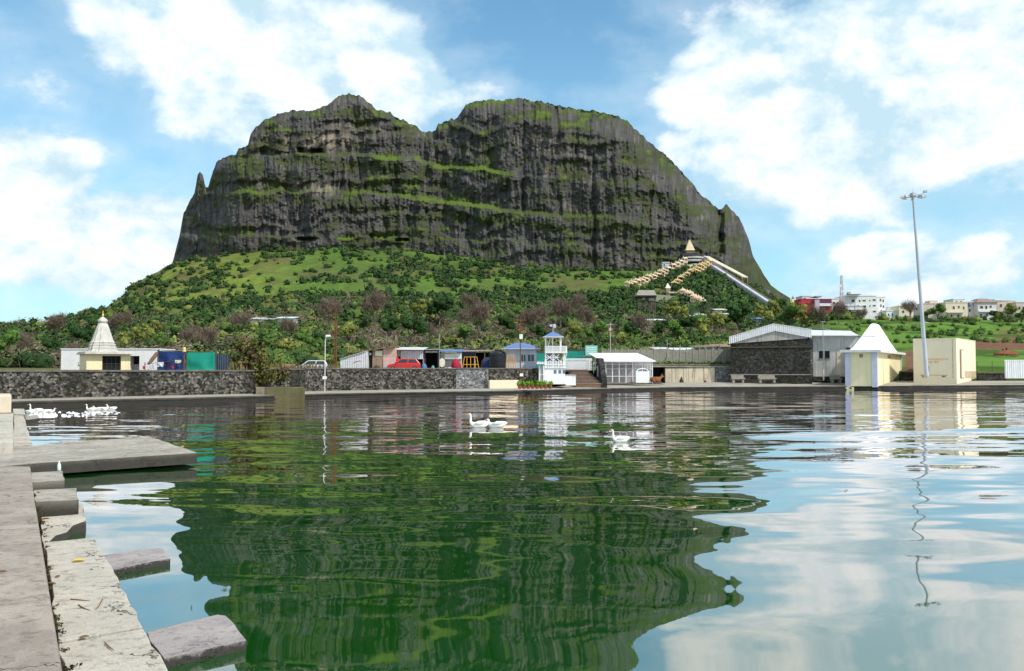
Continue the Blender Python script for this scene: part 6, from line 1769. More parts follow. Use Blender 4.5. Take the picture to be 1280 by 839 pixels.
def lower_gate():
    S = Site(842, 372, Don(842, 373)); x, z = S.x, S.z
    t = thing('gatehouse', 'cream gatehouse with a small white spire at the foot of the right flight', 'gatehouse', S.loc)
    MB().box(x(836), x(852), 0, 7, -8, z(366.5)).build('wall', WHITE, t)
    MB().box(x(837.5), x(843), -.1, -.01, z(371), z(367.6)).build('opening', DARK, t)
    MB().box(x(835.5), x(852.5), -1, 7.5, z(366.4), z(365)).build('roof_slab', SAND2, t)
    MB().taper(x(835.5), 2, 3.4 * S.k, 3.4 * S.k, z(360), .3 * S.k, .3 * S.k, z(353.6)).build('spire', mat('spire_white', (.74, .70, .66), (.62, .58, .54), 1, .7), t)
    MB().box(x(833), x(838), .5, 3.5, z(366), z(360) - .02).build('spire_base', mat('ochre_dark', (.34, .26, .16), None, 1, .8), t)
    covered_stair('short pinkish canopy flight going down from the gatehouse', [dn(880, 384), dn(871, 380), dn(860, 373.5), dn(849, 368.5)], [3, 3, 2], 3.0, SAND2)
    S = Site(832, 378, Don(832, 379)); x, z = S.x, S.z
    t = thing('retaining_wall', 'pale retaining wall between the lattice platform and the gatehouse', 'wall', S.loc)
    MB().prism([(x(820), -6), (x(846), -6), (x(846), z(370.5)), (x(836), z(369.5)), (x(820), z(368))], 0, 2).build('wall', mat('pale_olive_wall', (.36, .36, .24), (.28, .28, .19), .4, .9), t)
lower_gate()

def funicular():
    t = thing('funicular_track', 'long pale blue funicular track running down the right slope', 'track', W(884, 326, 668))
    o = t.location
    a, b = W(884, 327, 668), W(970, 383, 560)
    d = b - a; sd = Vector((-d.y, d.x, 0)).normalized() * 2.1
    up = Vector((0, 0, 1))
    n = 14
    bl = mat('pale_blue_deck', (.46, .52, .60), (.36, .41, .48), .3, .6)
    mb = MB(); pi = MB()
    for i in range(n):
        q, q2 = a + d * (i / n) - o, a + d * ((i + 1) / n) - o
        mb.frus([q - sd - up * 2.2, q + sd - up * 2.2, q2 + sd - up * 2.2, q2 - sd - up * 2.2], [q - sd, q + sd, q2 + sd, q2 - sd])
        pi.bar(q - up * 2.1, q - up * 12, .6, n=6)
    mb.build('deck', bl, t); pi.build('piers', CONC, t)
    rl = MB()
    for s in (-1, 1): rl.bar(a - o + sd * s + up * .5, b - o + sd * s + up * .5, .28, n=4)
    rl.build('rails', mat('rust_orange_rail', (.34, .2, .13), (.22, .14, .1), 1, .7), t)
    t = thing('station_roof', 'long sloping cream roofed station beside the top of the funicular', 'station', W(880, 325, 668))
    o = t.location; a, b = W(883, 321.5, 668), W(931, 347, 640); d = b - a; sd = Vector((-d.y, d.x, 0)).normalized() * 3.6
    MB().frus([a - o - sd, a - o + sd, b - o + sd, b - o - sd], [a - o - sd + up * .8, a - o + sd + up * .8, b - o + sd + up * .8, b - o - sd + up * .8]).build('roof', mat('cream_roof_sheet', (.56, .52, .38), (.46, .42, .32), .3, .7), t)
    lw = d * .5
    MB().frus([a - o + sd * .9 * s - up * 5.5 for s in (-1, 1)] + [a - o + lw + sd * .9 * s - up * 5.5 for s in (1, -1)], [a - o + sd * .9 * s - up * .1 for s in (-1, 1)] + [a - o + lw + sd * .9 * s - up * .1 for s in (1, -1)]).build('wall', mat('lilac_grey_wall', (.48, .46, .50), (.38, .36, .4), .4, .8), t)
    ps = MB()
    for f in (.6, .7, .8, .9, 1.0):
        for s in (-1, 1): q = a - o + d * f + sd * s * .85; ps.bar(q - up * 5, q, .25, n=5)
    ps.build('posts', mat('ochre_posts', (.42, .32, .18), None, 1, .8), t)
funicular()

def lattice_platform():
    S = Site(809, 399, Don(809, 400)); x, z = S.x, S.z
    t = thing('lattice_platform', 'tall dark steel lattice platform with a grey pitched roof', 'platform', S.loc)
    m = mat('dark_girder', (.10, .085, .075), (.16, .12, .10), 1.5, .8)
    mb = MB(); xs = [798, 806.5, 814, 819]; ys = [0, 6]
    for a in xs:
        for y in ys: mb.bar((x(a), y, -3), (x(a), y, z(368)), .20, n=5)
    mb.build('posts', m, t)
    mb = MB(); zs = [z(p) for p in (398, 391, 384, 377, 370)]
    for i in range(4):
        for q in range(3):
            if q == 0 and i < 2: continue
            mb.bar((x(xs[q]), 0, zs[i]), (x(xs[q + 1]), 0, zs[i + 1]), .11, n=4).bar((x(xs[q + 1]), 0, zs[i]), (x(xs[q]), 0, zs[i + 1]), .11, n=4)
        mb.bar((x(798), 0, zs[i + 1]), (x(819), 0, zs[i + 1]), .12, n=4)
    mb.build('bracing', m, t)
    mb = MB().bar((x(798), 6, zs[0]), (x(819), 6, zs[4]), .12, n=4).bar((x(819), 6, zs[0]), (x(798), 6, zs[4]), .12, n=4); mb.build('bracing', m, t)
    MB().box(x(795), x(821), -1, 7, z(371.2), z(370)).build('deck', m, t)
    MB().box(x(797.5), x(820), -.5, 6.5, z(370) + .01, z(368.6)).build('parapet', mat('cabin_wall', (.09, .08, .08), (.16, .13, .12), 1, .8), t)
    MB().box(x(803), x(806), -.3, .3, z(375), z(372)).box(x(811), x(818), -.3, .3, z(376), z(372.5)).build('hung_boards', mat('dull_pink_board', (.45, .35, .34), None, 1, .8), t)
    MB().frus([(x(795), -1.6, z(369.5)), (x(820.5), -1.6, z(369.5)), (x(820.5), 8, z(369.5)), (x(795), 8, z(369.5))], [(x(799.5), 2.4, z(362)), (x(819), 2.4, z(362)), (x(819), 3.6, z(362)), (x(799.5), 3.6, z(362))]).build('roof', mat('grey_thatch', (.30, .27, .23), (.22, .2, .17), .8, .9), t)
    a, b = Vector((x(821), 0, z(377))), Vector((x(837), -4, z(384)))
    MB().bar(a, b, .25, n=4).bar(a + Vector((0, 2, 0)), b + Vector((0, 2, 0)), .25, n=4).build('gangway', m, t)
lattice_platform()

# ================================================================== HOUSES
def house(label, px0, px1, ytop, ybase, D, wall, wins, dep=9, roof=None, name='house', cat='house', bands=(), rz=0, extra=None, winm=GLASS, parapet=True):
    S = Site((px0 + px1) / 2, ybase, D); x, z = S.x, S.z
    t = thing(name, label, cat, S.loc, rz)
    MB().box(x(px0), x(px1), 0, dep, -4, z(ytop)).build('wall', wall, t)
    if parapet: MB().box(x(px0) - .15, x(px1) + .15, -.15, dep + .15, z(ytop) + .003, z(ytop) + .35).build('parapet', wall, t)
    for (a, b, y0, y1) in wins:
        w = MB().box(x(a), x(b), -.10, -.003, z(y1), z(y0)).build('window', wall, t)
        q = .12 * (x(b) - x(a)); MB().box(x(a) + q, x(b) - q, -.13, -.103, z(y1) + q * .6, z(y0) - q * .6).build('pane', winm, w)
    for (a, b, y0, y1, m) in bands: MB().box(x(a), x(b), -.9, -.004, z(y1), z(y0)).build('balcony', m, t)
    if roof:
        yr, m = roof; MB().taper((x(px0) + x(px1)) / 2, dep / 2, (x(px1) - x(px0)) / 2 + .6, dep / 2 + .6, z(ytop) + .36, (x(px1) - x(px0)) / 4, dep / 6, z(yr)).build('roof', m, t)
    if extra: extra(t, S)
    return t
HW = mat('house_white', (.80, .79, .78), (.70, .69, .68), .25, .7, streak=.18)
HC = mat('house_cream', (.74, .66, .50), (.66, .58, .44), .25, .7, streak=.2)
HP = mat('house_pinkish', (.66, .55, .48), (.56, .46, .40), .25, .7, streak=.25)
HR = mat('house_red', (.50, .045, .06), (.42, .04, .05), .25, .7)
HPU = mat('house_dark_purple', (.14, .05, .12), (.1, .04, .09), .4, .7)
def tank_on_roof(a, b, yt, yb, m=BLACKP):
    def f(t, S): MB().lathe([((S.x(b) - S.x(a)) / 2, S.z(yb)), ((S.x(b) - S.x(a)) / 2, S.z(yt) - .3), (.3, S.z(yt))], 14, ((S.x(a) + S.x(b)) / 2, 3, .35)).build('roof_tank', m, t)
    return f
def red_extra(t, S):
    x, z = S.x, S.z
    MB().box(x(1017.5), x(1023), -1.6, -.01, -2, z(375)).build('stair_tower', mat('lilac_plaster', (.52, .44, .52), (.44, .37, .44), .4, .8), t)
    MB().box(x(1018.2), x(1026), -2, 5, z(371.6), z(370.2)).build('tower_slab', mat('grey_lilac', (.46, .46, .54), None, .5, .8), t)
    MB().box(x(1023), x(1039), -.95, -.02, z(382.8), z(379.4)).build('balcony', HW, t)
    MB().box(x(1023), x(1039), -.9, -.02, z(379.3), z(375.6)).build('loggia', HPU, t)
house('red fronted house with a lilac stair tower beside the lattice mast', 1001, 1039.5, 374.5, 390, 385, HR, [(1008, 1012, 378.5, 381.5), (1026, 1030, 384, 388), (1033, 1037, 384, 388)], extra=red_extra)
house('small white house between the red house and the lattice mast', 1039.8, 1049, 374, 392, 395, HW, [(1041, 1044, 377, 380), (1048 - 2, 1048, 377.5, 380), (1041.5, 1043.5, 384, 387)])
def apt_extra(t, S):
    x, z = S.x, S.z
    MB().box(x(1058), x(1074), -2.2, -.01, z(368.8), z(368)).build('roof_canopy', mat('brown_canopy', (.30, .16, .12), None, 1, .8), t)
    MB().box(x(1063), x(1066), 2, 4, z(369) + .4, z(364.6)).build('lift_house', mat('grey_lift', (.34, .34, .36), None, 1, .8), t)
    MB().box(x(1056.5), x(1078), -1.2, -.02, z(387.6), z(384.6)).build('balcony', HW, t)
    MB().box(x(1056.5), x(1078), -1.1, -.02, z(384.4), z(382.2)).build('awning', mat('grey_awning', (.42, .42, .46), None, 1, .7), t)
    MB().box(x(1067.2), x(1067.9), -1.3, -1.15, z(392), z(374)).build('drainpipe', STEEL, t)
house('large white apartment block with four rows of windows', 1056.5, 1096, 370.2, 400, 392, HW,
      [(1064, 1070, 374, 378), (1074, 1076, 374.5, 377.5), (1078, 1083, 374.5, 376.8), (1087, 1088.6, 374.5, 376.4), (1072, 1074, 381, 385), (1078, 1083.5, 381.5, 385), (1087, 1088.6, 381, 383.5),
       (1091, 1095.4, 373.6, 376.2), (1091, 1095.4, 380.8, 383), (1091, 1095.4, 388, 390.4), (1094, 1096, 395, 398)], 14, extra=apt_extra, name='apartment_block', cat='apartment block')
house('narrow white apartment wing right of the large white block', 1096.3, 1107, 371.6, 402, 394.5, HW, [(1100, 1102, 373.5, 376.6), (1103.6, 1105.4, 374.5, 377.6), (1100.5, 1102.4, 380.4, 383.8), (1103.8, 1105.6, 381.5, 384.8), (1100.8, 1102.8, 387.4, 391.4), (1104, 1106, 388, 391.6), (1102, 1105, 395.4, 398)], 13, name='apartment_wing', cat='apartment block')
house('low white house with a pink side wall right of the apartment blocks', 1108, 1122, 389, 404, 388, HW, [(1110, 1112, 392, 395), (1115, 1116.5, 391.5, 395.5), (1119, 1121, 394, 398)], 8)
house('cream house half hidden by the bare tree on the ridge', 1124, 1142, 383, 404, 386, HC, [(1127.5, 1131, 388, 391.2), (1128, 1131, 396.4, 399.4), (1137, 1139.4, 388, 392)])
house('pinkish cream house with a raised roof block behind the leafy ridge tree', 1153, 1182, 379.8, 402, 392, HP, [(1162, 1166, 385, 388.2), (1170, 1174, 385, 388), (1177, 1180, 385, 388), (1158, 1160, 392, 396)], 10,
      extra=lambda t, S: MB().box(S.x(1164), S.x(1174), 1, 6, S.z(379.8) + .37, S.z(375.4)).build('roof_block', HP, t))
house('long cream house with two square upper windows behind the dark wall', 1182.5, 1210, 378.5, 402, 388, HC, [(1191, 1194, 382.8, 386.4), (1197.6, 1200, 382.2, 385.4), (1204, 1206, 383, 386.6), (1188, 1191, 393, 398), (1196, 1200, 393, 398)], 10,
      bands=((1183, 1204, 390, 391.6, HP),))
house('white house with a royal blue upper wall beside the long cream house', 1209.5, 1222, 377.8, 400, 391, HW, [(1211, 1213.5, 386, 390), (1216, 1219.6, 380, 384)], 8,
      bands=((1209.6, 1212.4, 378.6, 383.4, mat('royal_blue_paint', (.10, .11, .42), None, 1, .6)),))
house('whitish two storey house with a brown hipped roof', 1222.5, 1246, 379, 397, 387, mat('house_lilac_white', (.70, .66, .66), (.6, .56, .56), .3, .75, streak=.3), [(1225, 1229.4, 382.2, 386), (1231.6, 1234.6, 382, 386.4), (1237, 1240, 381.8, 384.8), (1224.6, 1228, 392, 395.4), (1232, 1235, 391.4, 396)], 10,
      roof=(372.6, mat('brown_tile_roof', (.30, .20, .16), (.22, .15, .12), 1, .8)), bands=((1222.5, 1246, 388.2, 390.2, HW),))
house('pale house behind the big grey green ridge bush', 1247, 1270, 376.4, 399, 396, HP, [(1250, 1253, 380, 384), (1273 - 6, 1269, 381, 385)], 10, extra=tank_on_roof(1263, 1267, 375.4, 378))
house('pinkish house at the right edge of the ridge', 1270.5, 1300, 378.4, 399, 390, HP, [(1273, 1276, 383, 387), (1278, 1281, 383, 387)], 10)
house('small cream walled hut low on the right ridge edge', 1273, 1284, 402, 408, 352, HC, [(1274.5, 1277, 404.5, 407)], 4)
house('narrow white two storey house squeezed right of the apartment wing', 1110, 1119, 384.5, 402, 398, HW, [(1111.5, 1113.5, 387, 390), (1115.5, 1117.5, 387, 390)], 8)
house('low cream house half behind the low white house, left of the bare ridge tree', 1121, 1128, 386.5, 402, 397, HC, [(1122.5, 1124.5, 389.5, 392.5)], 8)
house('pale lilac house behind the lighting mast on the ridge', 1143, 1154, 381.5, 402, 395, mat('house_lilac', (.66, .64, .70), (.56, .54, .6), .3, .75, streak=.2), [(1144.5, 1147, 384.5, 388), (1149.5, 1152, 384.5, 388)], 9)
house('white upper house rising behind the long cream house', 1192, 1206, 374.4, 400, 404, HW, [(1195, 1197.5, 376, 378), (1200.5, 1203, 376, 378)], 9)
house('white house rising behind the brown hip roofed one, to its right', 1244, 1256, 374.8, 399, 406, HW, [(1246.5, 1249, 377, 380), (1251, 1253.5, 377, 380)], 9)
house('grey white house behind the red house, left of its stair tower', 1003, 1014, 370.6, 390, 402, mat('house_grey_white', (.70, .70, .72), (.6, .6, .62), .3, .75, streak=.2), [(1005, 1007.5, 372, 373.8)], 9)
# far left ridge
house('long white roofed house among bare trees on the left ridge', 50, 71, 408.6, 414, Don(60, 414.5), HW, [(54, 56, 410, 413), (60, 62, 410, 413), (66, 68, 410, 413)], 8)
house('small white hut on the skyline of the left ridge', 57, 65, 402.6, 407, Don(61, 407), HW, [(59, 60.4, 404, 406), (62, 63.4, 404, 406)], 6, roof=(399.6, WHITE))
house('tiny white house among green bushes at the far left', 30, 37, 440.5, 445, 245, HW, [(31.5, 33, 442, 444)], 4)
# houses in the foothill trees
def roofonly(label, px0, px1, yt, yb_, ybase, D, m, wall=HW, dep=6):
    D = Don((px0 + px1) / 2, ybase + .5); S = Site((px0 + px1) / 2, ybase, D); x, z = S.x, S.z
    t = thing('hillside_shed', label, 'shed', S.loc + Vector((0, 0, .9)))
    MB().box(x(px0) + .4, x(px1) - .4, .4, dep, -4, z(yb_)).build('wall', wall, t)
    MB().frus([(x(px0), -.6, z(yb_)), (x(px1), -.6, z(yb_)), (x(px1), dep + .6, z(yt)), (x(px0), dep + .6, z(yt))], [(x(px0), -.6, z(yb_) + .15), (x(px1), -.6, z(yb_) + .15), (x(px1), dep + .6, z(yt) + .15), (x(px0), dep + .6, z(yt) + .15)]).build('roof', m, t)
roofonly('whitish roofed hillside shed in the bushes above the silver car, left of three', 312, 327, 399.4, 402.4, 406, 330, TINR)
roofonly('grey roofed hillside shed between the whitish and turquoise roofs', 327.5, 342, 400.4, 403, 406, 332, TIN, mat('olive_wall', (.3, .26, .2), None, 1, .8))
roofonly('turquoise tinted roof on the hillside shed nearest the lamp pole', 345, 368, 398.4, 401.4, 405, 335, mat('pale_turquoise_sheet', (.55, .74, .72), (.46, .62, .62), 1, .6))
roofonly('long white roofed hillside shed under the lattice platform', 806, 832, 401, 403.4, 408, 330, mat('white_sheet', (.82, .82, .82), (.74, .74, .74), 1, .6))
roofonly('greyish flat roofed hillside shed left of the long white roofed one', 793, 806, 402.6, 404, 408, 334, TIN, HP)
roofonly('small white roofed house in the trees right of the lattice platform', 861, 872, 396, 399.4, 405, 345, TINR)
roofonly('second small white roofed house behind it, nearer the gatehouse flight', 871.5, 883, 394.2, 397, 403, 362, TINR)
roofonly('pale house with a beige roof in the trees below the funicular', 893, 909, 387.6, 390.4, 397, 372, mat('beige_sheet', (.60, .54, .44), (.5, .45, .37), 1, .7))
roofonly('white house beside the thin mast below the funicular', 905, 918, 393.4, 396, 402, 355, TINR, HP)
roofonly('orange brown walled house in the trees below the funicular', 926, 934, 388.6, 390, 395, 375, mat('terracotta_sheet', (.42, .17, .10), (.34, .14, .08), 1, .8), mat('terracotta_wall', (.42, .17, .10), None, 1, .8))
roofonly('yellow house in the trees between the funicular foot and the stone shed', 940, 957, 390.6, 393, 400, 360, mat('yellow_roof', (.68, .52, .22), (.58, .44, .2), 1, .8), mat('yellow_wall', (.68, .52, .22), None, 1, .8))
roofonly('blue sheeted shed in the trees above the stone shed gable', 938, 954, 399, 401, 407, 300, mat('blue_sheet', (.22, .36, .66), (.18, .3, .56), 1, .6), PALEBL)
# small yellow shrine at the funicular foot
S = Site(993, 383, 430); x, z = S.x, S.z
t = thing('small_shrine', 'small yellow shrine spire with a reddish top beside the red house', 'shrine', S.loc)
MB().taper(x(993), 2, 3.4 * S.k, 3.4 * S.k, -3, 3.0 * S.k, 3.0 * S.k, z(378)).taper(x(993), 2, 2.9 * S.k, 2.9 * S.k, z(378) + .01, 1.5 * S.k, 1.5 * S.k, z(373.4)).build('spire', SAND, t)
MB().lathe([(1.7 * S.k, z(373.3)), (1.9 * S.k, z(372.2)), (.9 * S.k, z(371)), (.1, z(369))], 10, (x(993), 2, 0)).build('crown_ring', mat('orange_red', (.55, .16, .08), None, 1, .7), t)
# masts in the town
S = Site(1052.5, 394, 372)
t = thing('telecom_mast', 'red and white telecom lattice mast between the red house and white block', 'mast', S.loc)
lattice(t, S, 1050, 1055, 344, 396, .25, 'lattice', mat('faded_mast_paint', (.52, .36, .36), (.62, .56, .56), .3, .7), .07, 14)
for q, yy in enumerate((356, 363)): MB().box(-.9 + q * .9, -.5 + q * .9, -.7, -.4, S.z(yy + 3), S.z(yy)).build('antenna', WHITE2, t)
pole('thin_pole', 'pale thin mast in the trees below the funicular', 'pole', 912, 387, 402, 340, .25, .15, mat('pale_pole', (.62, .6, .56), None, 1, .7))
pole('thin_pole', 'thin grey pole among the trees below the gatehouse', 'pole', 861, 377, 400, 330, .09, .06, STEEL)
pole('thin_pole', 'thin pole beside the dark wall on the meadow ridge', 'pole', 1228, 394, 410, 345, .08, .06, STEEL)
# dark stone wall and heaps along the ridge
S = Site(1170, 407, 343); x, z = S.x, S.z
t = thing('ridge_wall', 'dark stone boundary wall along the top of the meadow', 'wall', S.loc)
MB().box(x(1141), x(1167), 1, 1.5, -2, z(400.6)).build('left_stretch', STONE_B, t)
MB().box(x(1167) + .05, x(1200), -.4, .3, -2, z(401.8)).build('right_stretch', STONE_B, t)
S = Site(1223, 408, 346); x, z = S.x, S.z
t = thing('ridge_fence', 'weathered grey fence right of the dark wall on the meadow ridge', 'fence', S.loc)
MB().box(x(1201), x(1246), 0, .2, -1.5, z(403.4)).build('panel', mat('grey_fence_wood', (.26, .24, .19), (.18, .17, .13), .8, .9), t)
S = Site(1156, 407, 338); x, z = S.x, S.z
t = thing('covered_truck', 'white covered pickup parked before the dark ridge wall', 'truck', S.loc)
MB().box(x(1152), x(1158.6), 0, 2, .5, z(402.4)).build('cab', mat('tan_cab', (.5, .4, .28), None, 1, .6), t, bevel=.1)
MB().prism([(x(1155.4), .6), (x(1164.6), .6), (x(1164.4), z(405)), (x(1161), z(403.2)), (x(1157), z(402.8)), (x(1155.4), z(403.6))], -.3, 2.2).build('cover', HW, t, bevel=.05)
for a in (1154, 1162): MB().bar((x(a), -.05, .4), (x(a), .25, .4), .4, n=14).build('wheel', BLACKP, t)
for (px, yb_, w, h, c, lab) in ((1113, 408.5, 5, 5, (.06, .30, .14), 'green covered stall at the foot of the apartment blocks'), (1119, 408.5, 7, 4, (.50, .26, .30), 'pinkish covered stall right of the green one below the apartments'), (1106, 409, 6, 5, (.58, .57, .6), 'whitish covered stall left of the green one below the apartments')):
    S = Site(px, yb_, 352)
    t = thing('covered_stall', lab, 'stall', S.loc)
    mm = mat('stall_' + str(px), c, None, .8, .8)
    MB().prism([(-w / 2 * S.k, h * .6 * S.k), (w / 2 * S.k, h * .6 * S.k), (w * .36 * S.k, h * S.k), (-w * .36 * S.k, h * S.k)], -.6, 2.4).build('cover', mm, t, bevel=.06)
    MB().box(-w * .45 * S.k, w * .45 * S.k, 0, 2, -.6, h * .6 * S.k - .01).build('counter', mat('stall_counter', (.3, .26, .24), None, 1, .8), t)
# mound of red earth on the meadow
S = Site(1258, 442.5, 165); x, z = S.x, S.z
random.seed(21)
mb = MB().lathe([(2.3, -.3), (2.0, .12), (1.3, .42), (.6, .62), (.1, .66)], 18); mb.v = [(a * 1.0 * random.uniform(.9, 1.12), b * .7, c * random.uniform(.85, 1.1)) for a, b, c in mb.v]
tag(mb.build('earth_mound', mat('red_earth', (.24, .085, .035), (.16, .06, .03), 2, .95, bm=.08), None, S.loc, smooth=True), 'mound of red brown earth on the green meadow', 'mound')
for (px, h, lab) in ((1253.5, 6, 'thin dark stake on the left of the red earth mound'), (1258, 7.5, 'taller dark stake behind the red earth mound')):
    S2 = Site(px, 442, 167.5); mb = MB().bar((0, 0, -.5), (.05, 0, h * S2.k), .09, .07, 6); mb.box(-.12, .16, -.1, .1, h * S2.k * .55, h * S2.k * .85)
    tag(mb.build('meadow_stake', mat('dark_stake', (.05, .035, .03), None, 3, .9), None, S2.loc), lab, 'stake')

# ================================================================== TREES
TLEAF = attrmat('tree_leaf', var=.25, scale=1.5)
def make_tree(kind, seed, hgt, wid):
    """trunk with limbs (one mesh) and a crown of leaf cards gathered in uneven clumps"""
    random.seed(seed); rg_ = np.random.default_rng(seed)
    t = thing(*{'green': ('leafy_tree',), 'olive': ('olive_tree',), 'dark': ('dense_tree',), 'bare': ('bare_tree',)}[kind], '', 'tree')
    mb = MB(); tips = []
    def limb(p, d, L, r, depth):
        q = p + d * L; mid = p + d * L * .5 + Vector((random.uniform(-1, 1), random.uniform(-1, 1), random.uniform(-.3, .5))) * L * .09
        mb.path([p, mid, q], [r, r * .82, r * .62], 5 if depth < 2 else 3)
        if depth >= (5 if kind == 'bare' else 3): tips.append(q); return
        for _ in range(random.choice((2, 3)) if depth else random.choice((3, 4))):
            nd = (d + Vector((random.gauss(0, .62), random.gauss(0, .62), random.gauss(.10, .3)))).normalized()
            if nd.z < -.1: nd.z = .1; nd.normalize()
            limb(q, nd, L * random.uniform(.62, .86), r * .62, depth + 1)
        if depth >= 2: tips.append(q)
    base_r = .045 * hgt
    limb(Vector((0, 0, -.5)), Vector((random.uniform(-.12, .12), random.uniform(-.1, .1), 1)).normalized(), hgt * (.30 if kind != 'bare' else .26), base_r * .7, 0)
    mx = max(max(abs(v[0]), abs(v[1])) for v in mb.v); mz = max(v[2] for v in mb.v)
    fx, fz = wid / 2 / mx * .86, hgt * .93 / mz
    mb.v = [(a * fx, b * fx, c * fz) for a, b, c in mb.v]; tips = np.array([(q.x * fx, q.y * fx, q.z * fz) for q in tips])
    mb.build('trunk', BARK if kind != 'bare' else mat('bare_bark', (.16, .125, .10), (.11, .085, .07), 3, .9), t)
    col = {'green': [.075, .14, .03], 'olive': [.17, .19, .045], 'dark': [.032, .072, .02], 'bare': [.20, .15, .115]}[kind]
    n = len(tips)
    if kind == 'bare':
        m_ = 14; pos = tips[:, None] + rg_.normal(size=(n, m_, 3)) * wid * .07
        dr = rg_.normal(size=(n, m_, 3)) * .5 + np.array([0, 0, .7]); dr /= np.linalg.norm(dr, axis=-1, keepdims=True)
        sd = np.cross(dr, rg_.normal(size=(n, m_, 3))); sd /= np.linalg.norm(sd, axis=-1, keepdims=True)
        L = wid * .10; q = np.stack([pos - sd * .03, pos + sd * .03, pos + dr * L + sd * .012, pos + dr * L - sd * .012], 2)
        V = q.reshape(-1, 3); Fq = np.arange(len(V)).reshape(-1, 4); c = np.tile(np.array(col) * .9, (len(V), 1)) * np.repeat(.6 + .8 * rg_.random((len(V) // 4, 1)), 4, 0)
        npmesh('crown', V, Fq, TLEAF, c, parent=t)
    else:
        if n > 46: tips = tips[rg_.choice(n, 46, replace=False)]; n = 46
        tone = np.array(col)[None] * (.65 + .7 * rg_.random((n, 1)))
        rd = wid * rg_.uniform(.12, .21, n)
        V, Fq, c = cards(tips, rd, tone, 84, .15, .85)
        Vc, Fc, Cc, Nc = cores(tips, rd, tone, .62)
        nrm_ = np.concatenate([CARDN, Nc]); Fq = np.concatenate([Fq, Fc + len(V)]); V = np.concatenate([V, Vc]); c = np.concatenate([c, Cc])
        npmesh('crown', V, Fq, TLEAF, c, parent=t, nor=nrm_)
    return t

